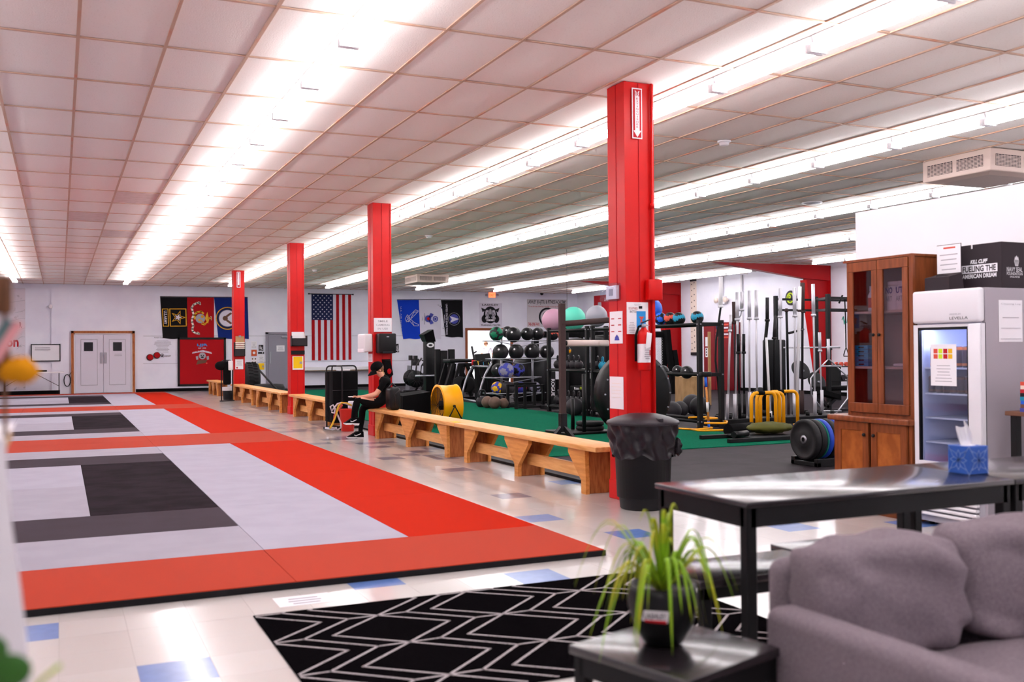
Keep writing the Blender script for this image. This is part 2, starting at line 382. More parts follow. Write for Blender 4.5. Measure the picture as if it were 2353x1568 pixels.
# room behind the opening
m = MB(); m.box((13.6, 41, 0), (18.6, 41.1, 2.75), 'near_wall'); m.box((13.5, WY+.15, 0), (13.6, 41, 2.75), 'near_wall'); m.box((18.6, WY+.15, 0), (18.7, 41, 2.75), 'near_wall'); m.box((13.5, WY+.15, 2.75), (18.7, 41.1, 2.85), 'near_wall'); struct('wall_back_room', m)
m = MB(); m.box((13.5, WY, -.06), (18.7, 41.1, -.001), 'vct2'); struct('floor_back_room', m)
t = thing('ceiling_light', 'bright panel light in the white room beyond the brown framed opening', 'light', (15.6, 39, 2.74))
m = MB(); m.rbox((15.0, 37.5, 2.70), (16.2, 40.4, 2.749), .01, 'white_plastic', 1); part('housing', m, t)
m = MB(); m.box((15.05, 37.55, 2.69), (16.15, 40.35, 2.699), 'room_lamp'); part('diffuser', m, t)
m = MB()
m.box((OX0-.1, WY-.03, 0), (OX0, WY+.02, OZ+.1), 'frame_wood'); m.box((OX1, WY-.03, 0), (OX1+.1, WY+.02, OZ+.1), 'frame_wood'); m.box((OX0, WY-.03, OZ), (OX1, WY+.02, OZ+.1), 'frame_wood'); struct('trim_1', m)
# double door
d = bpy.data.objects.new('door_1', None); COL.objects.link(d); d.location = (1.33, WY, 0); d['kind'] = 'structure'
m = MB()
for a, b in (((.34, WY-.1, 0), (.42, WY-.005, 2.1)), ((2.25, WY-.1, 0), (2.33, WY-.005, 2.1)), ((.34, WY-.1, 2.02), (2.33, WY-.005, 2.1))): m.box(a, b, 'pine_dark')
for a, b in (((.42, WY-.08, 0), (.455, WY-.005, 2.02)), ((2.215, WY-.08, 0), (2.25, WY-.005, 2.02)), ((.42, WY-.08, 1.985), (2.25, WY-.005, 2.02))): m.box(a, b, 'white_plastic')
part('door_frame', m, d)
for x0, x1, hx in ((.46, 1.325, 1.27), (1.345, 2.21, 1.40)):
    m = MB(); m.box((x0, WY-.05, .02), (x1, WY-.006, 1.98), 'door_white'); lf = part('door_leaf', m, d)
    m = MB(); a, b = x0+.17, x1-.17
    for p, q in (((a, .27), (b, .285)), ((a, 1.8), (b, 1.815)), ((a, .27), (a+.012, 1.815)), ((b-.012, .27), (b, 1.815))): m.box((p[0], WY-.058, p[1]), (q[0], WY-.0505, q[1]), 'gray_ink')
    part('panel_molding', m, lf)
    c = (x0+x1)/2-(.02 if hx < 1.33 else -.0); m = MB(); m.box((c-.14, WY-.062, 1.42), (c+.14, WY-.0505, 1.72), 'door_glass'); part('window_pane', m, lf)
    m = MB(); m.rbox((hx-.04, WY-.075, 1.0), (hx+.04, WY-.0505, 1.37), .006, 'galv', 1); part('push_plate', m, lf)
m = MB(frame((0, WY-.052, 0), (1, 0, 0), (0, 0, 1))); m.lines(1.67, 1.25, 1.93, 1.35, 2, 'gray_ink', .002); part('lettering', m, d)
# grey door
d = bpy.data.objects.new('door_2', None); COL.objects.link(d); d.location = (7.2, WY, 0); d['kind'] = 'structure'
m = MB()
for a, b in (((6.75, WY-.08, 0), (6.83, WY-.005, 2.06)), ((7.85, WY-.08, 0), (7.93, WY-.005, 2.06)), ((6.75, WY-.08, 1.99), (7.93, WY-.005, 2.06))): m.box(a, b, 'gray_door')
part('door_frame', m, d)
m = MB(); m.box((6.84, WY-.05, .02), (7.84, WY-.006, 1.98), 'gray_door'); lf = part('door_leaf', m, d)
m = MB(); m.rbox((6.87, WY-.07, .92), (6.94, WY-.0505, 1.36), .005, 'galv', 1); part('push_plate', m, lf)
m = MB(); m.rbox((7.3, WY-.11, 1.86), (7.8, WY-.0505, 1.93), .01, 'galv', 1); part('door_closer', m, lf)
m = MB()
for k in range(7): m.box((7.02, WY-.058, .42+k*.045), (7.75, WY-.0505, .445+k*.045), 'gray_door')
part('louver', m, lf)
m = MB(frame((0, WY-.052, 0), (1, 0, 0), (0, 0, 1))); m.rect(7.13, 1.36, 7.42, 1.58, 0, .002, 'white_paper'); m.lines(7.16, 1.40, 7.4, 1.55, 5, 'gray_ink', .003)
solid('paper_notice', m, 'white printed notice taped to the grey door', 'sign', (7.27, WY-.055, 1.36))
# red columns
def column(yn, yf, idx, label):
    t = thing('column', label, 'column', (4.615, (yn+yf)/2, 0), group='red steel columns')
    w = .3; m = MB(); m.box((4.475, yn+.01, 0), (4.755, yf-.01, CH+.004), 'red_paint')
    for x in (4.465, 4.745): m.box((x, yn, 0), (x+.02, yf, CH+.004), 'red_paint')
    part('post', m, t)
    m = MB(); m.box((4.612, yn+.004, .1), (4.616, yn+.0099, CH), 'red_ink'); m.box((4.465+.0-.003, (yn+yf)/2-.004, .1), (4.4649, (yn+yf)/2+.004, CH), 'red_ink'); part('seam', m, t)
    m = MB()
    m.rbox((4.455, yn-.012, 0), (4.775, yf+.012, .17), .006, 'red_paint', 1); part('base_cover', m, t)
    return t
cols = [column(7.40, 7.69, 0, 'nearest red steel column with fire extinguisher and posted papers'), column(15.0, 15.29, 1, 'red column behind the seated woman with black towel dispenser'),
        column(21.14, 21.44, 2, 'red column with wall pocket of papers and yellow sheet, left of the flag with stripes'), column(28.67, 29.0, 3, 'farthest red column holding clipboard and tray of folders')]
m = MB(); m.cyl((4.735, 7.385, .2), (4.735, 7.385, CH), .012, 'red_paint'); m.rbox((4.66, 7.33, 1.75), (4.8, 7.4, 1.93), .008, 'red_paint', 2); m.cyl((4.735, 7.385, 2.56), (4.735, 7.385, 2.6), .02, 'red_paint'); part('conduit', m, cols[0])
# right wall steel frames
for yc, lb in ((28.75, 'red tapered steel frame on right wall, farther one behind the ball rack'), (21.45, 'red tapered steel frame on right wall, nearer one beside the cabinet')):
    t = thing('steel_frame', lb, 'column', (19.2, yc, 0))
    T = frame((0, yc, 0), (1, 0, 0), (0, 0, 1))
    m = MB(T); m.poly([(19.15, .0125), (19.47, .0125), (19.47, 3.62), (18.62, 3.62), (18.62, 3.2)], -.01, .01, 'red_frame'); part('web', m, t)
    m = MB(T); m.poly([(19.13, .0125), (19.15, .0125), (18.64, 3.2), (18.60, 3.2)], -.11, .11, 'red_paint'); m.poly([(19.47, .0125), (19.49, .0125), (19.49, 3.62), (19.47, 3.62)], -.11, .11, 'red_frame'); part('flange', m, t)  # left flange in brighter red, the light falling on it put into the colour
    m = MB(T); m.poly([(15.6, 3.60), (19.49, 3.62), (19.49, 3.2), (18.62, 3.24)], -.1, .1, 'red_frame'); part('rafter', m, t)
# rubber flooring
t = thing('rubber_flooring', 'dark grey rubber gym flooring laid right of the benches', 'flooring', (12, 20, 0))
nx, ny = 10, 12; x0, x1, y0, y1 = 4.752, RX-.02, 6.98, WY-.05; sx = (x1-x0)/nx; sy = (y1-y0)/ny
for i in range(nx):
    for j in range(ny):
        m = MB(); a = .0015; m.box((x0+i*sx+a, y0+j*sy+a, 0.0005), (x0+(i+1)*sx-a, y0+(j+1)*sy-a, .012), 'rubber_floor'); part('rubber_tile', m, t)
m = MB(); m.box((5.3, 10.85, .0122), (9.4, 34.3, .022), 'turf'); solid('turf', m, 'long strip of green artificial turf behind the benches', 'turf', (7.35, 22, .0122))
m = MB(); m.rbox((4.695, 7.75, .0), (4.75, 36.0, .03), .004, 'rubber', 1); solid('edge_ramp', m, 'black rubber edging strip behind the benches', 'edging', (4.72, 22, 0))
# ================= MAT FIELD =================
t = thing('mat_floor', 'orange, white and grey martial arts mat field left of the benches', 'mat', (0, 20, 0))
U = .987; MY0 = 5.545; XS = [-5.7, -4.71, -3.73, -2.74, -1.76, -.77, .215, 1.2, 2.187]
def mpiece(xa, xb, ya, yb, m_, z=.04):
    m = MB(); g = .0012; m.rbox((xa+g, ya+g, 0), (xb-g, yb-g, z), .002, m_, 1)
    m.m = [m.mi('mat_edge') if (f_n < 0) else q for q, f_n in zip(m.m, [0]*len(m.m))]
    part('mat', m, t)
def strip(ya, yb, col, x_to, w=1.974):
    x = x_to
    while x > -6.0: mpiece(x-w, x, ya, yb, col); x -= w
Y = lambda k: MY0+U*k
for b in range(3):
    o = 10*b+ (0 if b == 0 else 0)
    if b == 0:
        strip(Y(0), Y(1), 'mat_orange_sheen', 3.17)
    q = 1 if b == 0 else 10*b+1
    # white, grey, four rows dark, grey, white, two orange with sheen
    strip(Y(q), Y(q+1), 'mat_white2', 1.2); strip(Y(q+1), Y(q+2), 'mat_gray', 1.2)
    for r in (0, 2):
        mpiece(.215, 1.2, Y(q+2+r), Y(q+4+r), 'mat_dark'); x = .215
        while x > -5.8: mpiece(x-.987, x, Y(q+2+r), Y(q+4+r), 'mat_white' if (r == 2 and x > -.9 or b == 0 and r == 2) else 'mat_white2'); x -= .987
    strip(Y(q+6), Y(q+7), 'mat_gray', 1.2)
    if b < 2:
        strip(Y(q+7), Y(q+8), 'mat_white2', 1.2)
        strip(Y(q+8), Y(q+9), 'mat_orange_sheen', 3.17); strip(Y(q+9), Y(q+10), 'mat_orange_sheen', 3.17)
        ks = [q, q+2, q+4, q+6]
    else:
        strip(Y(q+7), Y(q+8), 'mat_white2', 1.2); strip(Y(q+8), Y(q+9), 'mat_orange_sheen', 3.17); ks = [q, q+2, q+4, q+6]
    for k in ks:
        mpiece(1.2, 2.187, Y(k), Y(k+2), 'mat_white'); mpiece(2.187, 3.17, Y(k), Y(k+2), 'mat_orange')
m = MB(); m.rbox((-5.8, MY0-.008, 0), (3.178, MY0-.001, .036), .002, 'mat_edge', 1); m.rbox((3.171, MY0-.008, 0), (3.178, Y(30), .034), .002, 'mat_edge', 1); part('edge_band', m, t)
m = MB(); m.box((3.19, 5.5, .0003), (3.25, 15, .001), 'vct'); solid('floor_strip', m, 'thin pale tape line on the floor along the right side of the mats', 'tape', (3.22, 10, .0003))  # thin pale strip beside the mats, in the floor tile colour
# ================= CEILING LIGHTS =================
hm = MB(); hm.add([(-.045, -.6, -.0), (.045, -.6, 0), (.028, -.6, -.06), (-.028, -.6, -.06), (-.045, .6, 0), (.045, .6, 0), (.028, .6, -.06), (-.028, .6, -.06)], [(0, 3, 2, 1), (4, 5, 6, 7), (0, 1, 5, 4), (3, 7, 6, 2), (1, 2, 6, 5), (0, 4, 7, 3)], 'white_plastic')
tb = [MB().path([(sx_*.055, -.575, -.095), (sx_*.055, .575, -.095)], .019, 'tube', 8) for sx_ in (-1, 1)]
hl = [MB().box((-.075, yy, -.127), (.075, yy+.02, -.06), 'white_plastic') for yy in (-.595, .575)]
rows = [(-1.24, 'leftmost ceiling row'), (1.91, 'row above the right side of the mats'), (5.15, 'row just right of the red columns'), (8.42, 'row above the green turf'),
        (11.7, 'fifth ceiling row from the left'), (14.75, 'second ceiling row from right wall'), (18.05, 'ceiling row closest to right wall')]
proto = None
for x, lb in rows:
    lbl = 'twin tube batten light in the '+lb; y = 33.2
    while y > (-3.2 if x < 12 else 7.6):
        if x > 18 and (abs(y-28.75) < .8 or abs(y-21.45) < .8): y -= 1.2192; continue
        if proto is None:
            proto = thing('batten_light', lbl, 'ceiling light', (x, y, CH-.006), group='batten lights, '+lb)
            part('housing', hm, proto, True); [part('lamp_holder', q, proto, True) for q in hl]
            for q in tb: part('tube', q, proto, True)
        else: dup(proto, (x, y, CH-.006), label=lbl, group='batten lights, '+lb)
        y -= 1.2192
# ================= CEILING DEVICES =================
for (px, py, z, lb) in ((1664, 330, CH-.005, 'white smoke detector on the ceiling right of the nearest red column'), (985, 545, CH-.005, 'small white smoke detector on the ceiling right of the second red column'), (723, 623, CH-.005, 'faint white smoke detector on the ceiling between third and second red columns')):
    p = at_z(px, py, z-.03); t = thing('smoke_detector', lb, 'smoke detector', (p.x, p.y, z))
    m = MB(); m.lathe((p.x, p.y, z), [(.075, 0), (.075, -.015), (.06, -.02)], 'white_plastic', 20); part('base', m, t)
    m = MB(); m.lathe((p.x, p.y, z), [(.055, -.021), (.052, -.045), (.035, -.055), (.01, -.056)], 'white_plastic', 20); part('sensor_head', m, t)
p = at_z(1866, 466, CH-.005); t = thing('ceiling_speaker', 'flat round white ceiling speaker near the partition wall', 'speaker', (p.x, p.y, CH-.005))
m = MB(); m.lathe((p.x, p.y, CH-.005), [(.16, 0), (.16, -.008), (.13, -.012)], 'white_plastic', 28); part('rim', m, t)
m = MB(); m.lathe((p.x, p.y, CH-.005), [(.125, -.0125), (.02, -.02)], 'gray_ink', 28); part('grille', m, t)
def hvac(x0, y0, x1, y1, z0, lb):
    t = thing('air_unit', lb, 'air conditioner', ((x0+x1)/2, (y0+y1)/2, CH-.006))
    z1 = CH-.006; m = MB(); m.rbox((x0, y0, z0+.02), (x1, y1, z1), .015, 'hvac', 2); m.add([(x0+.05, y0+.05, z0+.021), (x1-.05, y0+.05, z0+.021), (x1-.05, y1-.05, z0+.021), (x0+.05, y1-.05, z0+.021), (x0+.15, y0+.15, z0), (x1-.15, y0+.15, z0), (x1-.15, y1-.15, z0), (x0+.15, y1-.15, z0)], [(0, 4, 5, 1), (1, 5, 6, 2), (2, 6, 7, 3), (3, 7, 4, 0), (7, 6, 5, 4)], 'hvac'); part('casing', m, t)
    for side in range(2):
        for h in range(2):
            m = MB(frame((x0-.002, y1, 0), (0, -1, 0), (0, 0, 1)) if side == 0 else frame((x0, y0-.002, 0), (1, 0, 0), (0, 0, 1)))
            L = (y1-y0) if side == 0 else (x1-x0); a = .08+h*(L-.12)/2; b = a+(L-.2)/2-.02
            m.rect(a, z0+.08, b, z1-.07, 0, .001, 'hvac_dark')
            nz = 8
            for k in range(nz): zz = z0+.085+k*(z1-z0-.16)/nz; m.rect(a, zz, b, zz+.007, .001, .008, 'hvac')
            k = a
            while k < b: m.rect(k, z0+.08, k+.004, z1-.07, .001, .006, 'hvac'); k += .05
            part('grille', m, t)
hvac(9.86, 8.15, 10.95, 9.15, 3.36, 'square beige ceiling air unit near the partition wall')
hvac(9.74, 28.15, 10.75, 29.3, 3.38, 'square beige ceiling air unit far down the hall near the far wall')
# ================= helpers for flat things =================
def LY(Yp): return (lambda x, y: (at_y(x, y, Yp).x, at_y(x, y, Yp).z)), frame((0, Yp, 0), (1, 0, 0), (0, 0, 1))
def LX(Xp): return (lambda x, y: (-at_x(x, y, Xp).y, at_x(x, y, Xp).z)), frame((Xp, 0, 0), (0, -1, 0), (0, 0, 1))
def R4(fn, x0, y0, x1, y1):
    xm, ym = (x0+x1)/2, (y0+y1)/2
    return fn(x0, ym)[0], fn(xm, y1)[1], fn(x1, ym)[0], fn(xm, y0)[1]
def flat(name, label, cat, pl, box, base, draw=None, group=None, th=.003):
    fn, T = pl; a, b, c, d = R4(fn, *box); m = MB(T); m.rect(a, b, c, d, .0, th, base)
    t = solid(name, m, label, cat, T @ V(((a+c)/2, b, 0)), group=group)
    if draw:
        q = MB(T); draw(q, a, b, c, d); part('print', q, t)
    return t
WF = LY(WY-.005)
fn, T = WF
z1 = lambda x, y: (x/4.2018, 600+y/4.2018)
z8 = lambda x, y: (340+x/6.818, 670+y/6.818)
z11 = lambda x, y: (900+x/4.9, 640+y/4.9)
z2 = lambda x, y: (500+x/4.2018, 600+y/4.2018)
F8 = lambda x, y: fn(*z8(x, y)); F11 = lambda x, y: fn(*z11(x, y)); F2 = lambda x, y: fn(*z2(x, y)); F1 = lambda x, y: fn(*z1(x, y))
def flag(name, label, corners, base, draw=None, parts=None, group=None, amp=.012):
    """corners: tl tr br bl in wall (X,Z)"""
    tl, tr, br, bl = [V((*c, 0)) for c in corners]; R = random.Random(len(label)); ph = R.uniform(0, 6)
    def f(u, v):
        p = (bl*(1-u)+br*u)*(1-v)+(tl*(1-u)+tr*u)*v
        w = amp*(1-v)*(1+math.sin(u*11+ph+v*2))*.6+.004
        sag = -.012*math.sin(u*9+ph)*(1-v); return V((p.x, p.y+sag, w))
    m = MB(T); m.grid(f, 16, 12, base); m.grid(lambda u, v: f(u, v)-V((0, 0, .003)), 16, 12, base)
    t = thing(name, label, 'flag', T @ V(((bl.x+br.x)/2, min(bl.y, br.y), 0)), group=group)
    part('cloth', m, t)
    q = MB(T); q.path([tl+V((.0, .015, .012)), tr+V((-.0, .015, .012))], .012, 'black_metal', 6); part('pole', q, t)
    if draw:
        for nm, fn_ in draw: q = MB(T); fn_(q); part(nm, q, t)
    return t
L0, L1 = .026, .029
def quadf(c, m, q, w0=L0, w1=L1): q.poly(c, w0, w1, m)
# army flag
def a_txt(q):
    a = [F8(225, 275), F8(312, 275), F8(322, 545), F8(240, 545)]; q.line(a+[a[0]], .025, L0, L1, 'gold')
    q.text('U.S.ARMY', *F8(250, 515), *F8(296, 305), 'flag_white', .03, .02, -1)
def a_star(q):
    a = [F8(340, 275), F8(592, 275), F8(600, 543), F8(350, 545)]; q.line(a+[a[0]], .03, L0, L1, 'gold')
    c = F8(470, 408); q.star(*c, .255, L0, L1, 'gold', rot=math.pi/2); q.star(*c, .2, L1, L1+.002, 'flag_black', rot=math.pi/2); q.star(*c, .125, L1+.002, L1+.004, 'flag_white', rot=math.pi/2)
flag('flag', 'black flag with white star and U.S.ARMY, left of the red emblem flag', [F8(190, 88), F8(612, 92), F8(622, 745), F8(232, 738)], 'flag_black', [('lettering', a_txt), ('star', a_star)])
def m_rib(q):
    P = [(815, 180), (760, 185), (710, 210), (682, 260), (700, 310), (712, 370), (690, 430), (690, 480), (708, 540), (690, 590), (705, 630), (750, 655), (800, 662)]
    q.line([F8(*p) for p in P], .065, L0, L1, 'cream'); q.line([F8(*p) for p in [(790, 165), (818, 205)]], .05, L0, L1, 'cream'); q.line([F8(*p) for p in [(775, 640), (805, 672)]], .04, L0, L1, 'cream')
def m_emb(q):
    c = F8(820, 425); q.disc(*c, .165, L0, L1, 'gray_ink')
    q.line([F8(*p) for p in [(735, 430), (728, 370), (765, 325), (830, 315), (865, 345)]], .06, L0, L1+.002, 'gold')
    q.line([F8(*p) for p in [(840, 510), (880, 525), (925, 480)]], .04, L0, L1+.002, 'gold'); q.line([F8(*p) for p in [(830, 455), (900, 520)]], .03, L0, L1+.002, 'gold')
    q.disc(*F8(850, 395), .05, L1, L1+.002, 'gold', 8); q.disc(*F8(805, 450), .04, L1, L1+.002, 'gold', 8)
    q.poly([F8(*p) for p in [(890, 425), (930, 320), (945, 400), (960, 430), (938, 505)]], L0, L1, 'gold'); q.line([F8(*p) for p in [(945, 415), (990, 425)]], .05, L0, L1, 'gold'); q.line([F8(*p) for p in [(975, 392), (992, 395), (990, 450)]], .015, L0, L1, 'cream')
flag('flag', 'red flag with scroll and gold globe emblem between black and navy flags', [F8(612, 92), F8(1035, 95), F8(1035, 740), F8(622, 745)], 'flag_red', [('scroll', m_rib), ('emblem', m_emb)])
def n_emb(q):
    c = F8(1245, 422); q.disc(*c, .4, L0, L1, 'us_blue'); q.ring(*c, .405, .03, L1, L1+.002, 'gold'); q.disc(*c, .3, L1, L1+.002, 'flag_white'); q.ring(*c, .3, .015, L1+.002, L1+.004, 'gray_ink')
    for s in (-1, 1): q.poly([(c[0]-.03, c[1]+s*.02), (c[0]+.16, c[1]+s*.17), (c[0]+.1, c[1]+s*.21), (c[0]-.05, c[1]+s*.1)], L1+.002, L1+.004, 'seal_brown')
    q.disc(c[0]-.08, c[1], .09, L1+.002, L1+.005, 'seal_brown', 12)
flag('flag', 'navy blue flag with round seal, partly behind the farthest red column', [F8(1035, 95), F8(1560, 98), F8(1580, 745), F8(1100, 735)], 'flag_navy', [('seal', n_emb)])
# US flag hung with canton at upper left
ux0, uz0, ux1, uz1 = R4(fn, 716, 677, 807, 828); uz0 += .0
def us(q):
    n = 13; w = (ux1-ux0)/n
t = thing('flag', 'large flag of red and white stripes with starred blue canton hung vertically', 'flag', (9.2, WY-.03, uz0))
m = MB(T); m.path([V((ux0-.08, uz1+.01, .03)), V((ux1+.05, uz1+.01, .03))], .015, 'black_metal', 8); m.ball((ux0-.1, uz1+.01, .03), .03, 'black_metal', n=10, k=6); m.ball((ux1+.07, uz1+.01, .03), .03, 'black_metal', n=10, k=6); part('pole', m, t)
w = (ux1-ux0)/13; ct = ux0+7*w*.98
for k in range(13):
    a = ux0+k*w; top = uz1 if k >= 7 else uz1-(uz1-uz0)*.39
    m = MB(T); m.grid(lambda u, v: V((a+u*w, uz0+v*(top-uz0)+(-.01*math.sin(k*.9) if v == 0 else 0), .012+.008*(1-v)*math.sin((k+u)*1.3))), 1, 8, 'flag_red' if k % 2 == 0 else 'flag_white'); part('stripe', m, t)
m = MB(T); m.rect(ux0, uz1-(uz1-uz0)*.39, ux0+7*w, uz1, .008, .016, 'us_blue'); c_ = part('canton', m, t)
m = MB(T)
for r in range(11):
    for c in range(5 if r % 2 == 0 else 4):
        m.star(ux0+7*w*((c+.5+(0 if r % 2 == 0 else .5))/5), uz1-(uz1-uz0)*.39*(r+.6)/11.2, .032, .017, .019, 'flag_white', rot=math.pi/2)
part('stars', m, c_, kind='stuff')
# air force / coast guard / space force
def af(q):
    P = [[(150, 455), (175, 410), (195, 435), (190, 480), (165, 490), (150, 455)], [(175, 435), (200, 440), (205, 470), (185, 490)], [(195, 425), (265, 355), (297, 365), (292, 378), (205, 465)], [(215, 445), (250, 380), (295, 378)], [(200, 480), (250, 535), (298, 535), (300, 520), (255, 500), (212, 462)], [(250, 535), (230, 490)], [(158, 480), (185, 455), (172, 440)]]
    for p in P: q.line([F11(*a) for a in p], .018, L0, L1, 'flag_white')
def af2(q): q.text('U.S. AIR FORCE', *F11(98, 600), *F11(108, 318), 'flag_white', .03, .0, -1)
flag('flag', 'bright blue flag with white winged star outline on far wall', [F11(60, 245), F11(305, 243), F11(322, 682), F11(128, 680)], 'flag_blue', [('emblem', af), ('lettering', af2)])
def cg(q):
    c = F11(445, 455); q.disc(F11(408, 455)[0], c[1], .13, L0, L1, 'seal_blue', 14)
    for s in (-1, 1): q.poly([F11(410, 455+s*15), F11(435, 455+s*65), F11(470, 455+s*50), F11(450, 455+s*15)], L0, L1, 'seal_blue')
    q.disc(*F11(410, 455), .06, L1, L1+.002, 'flag_red', 10); q.ring(*F11(490, 457), .11, .04, L0, L1, 'seal_blue', 16); q.disc(*F11(490, 457), .05, L0, L1, 'seal_blue', 10)
def cgt(q):
    for i, a in enumerate('UNITED STATES'):
        g = -1.35+i*.14; c = F11(440, 455); x = c[0]+.62*math.cos(g+.3); y = c[1]-.62*math.sin(g+.3)*1.0
        if a != ' ': q.text(a, x-.022, y-.03, x+.022, y+.03, 'us_blue', .03, .01)
    q.text('COAST GUARD', *F11(362, 520), *F11(372, 395), 'us_blue', .03, .01, -1); q.text('1790', *F11(338, 475), *F11(346, 435), 'us_blue', .03, .01, -1)
flag('flag', 'white flag with small blue eagle emblem between blue and black flags', [F11(306, 243), F11(552, 240), F11(556, 682), F11(325, 680)], 'flag_white', [('emblem', cg), ('lettering', cgt)])
def sf(q):
    q.disc(*F11(700, 458), .19, L0, L1, 'seal_blue', 18); q.ring(*F11(700, 458), .25, .012, L0, L1, 'gray_ink', 20)
    q.poly([F11(650, 425), F11(755, 458), F11(653, 500), F11(675, 460)], L1, L1+.002, 'flag_white')
def sft(q):
    q.text('UNITED STATES SPACE FORCE', *F11(608, 635), *F11(626, 290), 'flag_white', .03, .012, -1); q.text('MMXIX', *F11(588, 505), *F11(598, 412), 'flag_white', .03, .01, -1)
flag('flag', 'black flag with silver arrowhead emblem, right end of far wall flags', [F11(555, 246), F11(798, 246), F11(802, 664), F11(606, 660)], 'flag_black', [('emblem', sf), ('lettering', sft)])
# posters
def post(q, a, b, c, d):
    w = c-a; h = d-b; X = lambda u: a+w*u; Z_ = lambda v: b+h*v
    q.text('LASHLEY', X(.12), Z_(.88), X(.84), Z_(.96), 'black_ink', .005, .02); q.text('TRAINING CENTER', X(.06), Z_(.03), X(.93), Z_(.1), 'black_ink', .005, .02)
    cx, cz = X(.48), Z_(.5)
    q.disc(cx, cz, .3*w, .003, .005, 'black_ink', 24, .36*h)
    for s in (-1, 1):
        q.poly([(cx+s*.2*w, cz+.22*h), (cx+s*.4*w, cz+.3*h), (cx+s*.34*w, cz+.1*h)], .003, .005, 'black_ink'); q.disc(cx+s*.26*w, cz-.17*h, .13*w, .003, .005, 'black_ink', 12, .17*h)
        q.disc(cx+s*.15*w, cz+.1*h, .07*w, .005, .007, 'gray_ink', 10, .1*h); q.disc(cx+s*.16*w, cz-.14*h, .08*w, .005, .007, 'gray_ink', 10, .07*h); q.disc(cx+s*.12*w, cz+.08*h, .03*w, .007, .009, 'black_ink', 8)
    q.disc(cx, cz+.1*h, .06*w, .005, .007, 'gray_ink', 10, .16*h); q.disc(cx, cz-.02*h, .07*w, .007, .009, 'black_ink', 10, .05*h)
    q.poly([(cx-.2*w, cz-.26*h), (cx+.2*w, cz-.26*h), (cx+.13*w, cz-.19*h), (cx-.13*w, cz-.19*h)], .005, .007, 'white_paper')
    for s in (-1, 1):
        for k in range(3): q.line([(cx+s*(.08+.05*k)*w, cz+.2*h), (cx+s*(.1+.06*k)*w, cz+.02*h), (cx+s*(.05+.05*k)*w, cz-.12*h)], .018*w, .009, .010, 'flag_white')
    for k in range(5): q.rect(cx-.15*w+k*.068*w, cz-.25*h, cx-.13*w+k*.068*w, cz-.2*h, .007, .009, 'black_ink')
flat('poster', 'white LASHLEY TRAINING CENTER poster with bulldog head drawing on far wall', 'poster', WF, (*z11(988, 278), *z11(1243, 545)), 'flag_white', post)
def ban(q, a, b, c, d):
    w = c-a; h = d-b; X = lambda u: a+w*u; Z_ = lambda v: b+h*v
    q.text('LASHLEY JIU-JITSU & FITNESS ACADEMY', X(.02), Z_(.8), X(.98), Z_(.97), 'black_ink', .005, .02); q.text("\"It's not the size of the dog in the fight, it's the size of the fight\"", X(.03), Z_(.7), X(.9), Z_(.765), 'red_ink', .005, .01)
    q.text('740-398-7410', X(.03), Z_(.04), X(.3), Z_(.16), 'red_ink', .005, .02)
    q.ring(X(.5), Z_(.36), .34*h, .07*h, .003, .005, 'black_ink'); q.disc(X(.5), Z_(.36), .2*h, .003, .005, 'black_ink', 16); q.disc(X(.5), Z_(.38), .1*h, .005, .007, 'gray_ink', 10); q.disc(X(.49), Z_(.5), .04*h, .005, .008, 'lime', 8)
flat('banner', 'long vinyl banner reading LASHLEY JIU-JITSU & FITNESS ACADEMY on far wall', 'banner', WF, (1211, 688, 1303, 752), 'banner_gray', ban)
# exit sign, camera
a, b, c, d = R4(fn, 1122, 673, 1137, 684); m = MB(T); m.rect(a-.02, b-.02, c+.02, d+.02, 0, .05, 'white_plastic'); t = thing('exit_sign', 'small glowing orange exit sign near the ceiling on far wall', 'sign', T @ V(((a+c)/2, b, 0))); part('case', m, t)
m = MB(T); m.rect(a, b, c, d, .051, .054, 'exit_red'); part('panel', m, t); m = MB(T); m.text('EXIT', a+.03, b+.04, c-.03, d-.04, 'coral', .056, .01); part('lettering', m, t)
for s in (-1, 1): m = MB(T); m.ball(((a+c)/2+s*(.24), (b+d)/2, .04), .05, 'gray_ink', n=10, k=6); part('lamp_head', m, t)
p = at_y(1245, 675, WY-.12); t = thing('security_camera', 'small dark security camera high on far wall above the banner', 'camera', p); m = MB(); m.cyl(p, (p.x, WY, p.z), .03, 'white_plastic'); part('mount', m, t); m = MB(); m.ball(p, .07, 'black_ink', n=12, k=8); part('dome', m, t)
# red roll-up panel with crest
a, b, c, d = R4(fn, 408, 776, 519, 887)
t = thing('wall_pad', 'large dark framed red panel with training center crest below the flags', 'panel', T @ V(((a+c)/2, b, 0)))
m = MB(T); m.rect(a+.07, b+.07, c-.07, d-.07, 0, .03, 'flag_red'); part('panel', m, t)
m = MB(T)
for q in ((a, b, c, b+.07), (a, d-.07, c, d), (a, b, a+.07, d), (c-.07, b, c, d)): m.rect(*q, 0, .05, 'black_metal')
part('frame', m, t)
m = MB(T); m.text('LJJR', *F8(768, 868), *F8(932, 820), 'blue_paper', .034, .03); m.text('EST 1995', *F8(788, 900), *F8(908, 880), 'flag_white', .034, .01)
P = [F8(x, y) for x, y in [(690, 975), (700, 950), (850, 918), (990, 950), (1000, 978), (850, 945)]]; m.poly(P, .03, .032, 'flag_white')
for i, ch in enumerate('TRAINING CENTER'):
    x = 705+i*19.5; y = 962-38*(1-((x-848)/150)**2)
    if ch != ' ': m.text(ch, *F8(x, y+11), *F8(x+15, y-9), 'red_ink', .034, .012)
m.disc(*F8(850, 1010), .12, .03, .033, 'gray_ink', 16); m.disc(*F8(833, 1005), .022, .033, .036, 'black_ink', 8); m.disc(*F8(868, 1005), .022, .033, .036, 'black_ink', 8); m.disc(*F8(850, 1032), .05, .033, .036, 'black_ink', 10, .03)
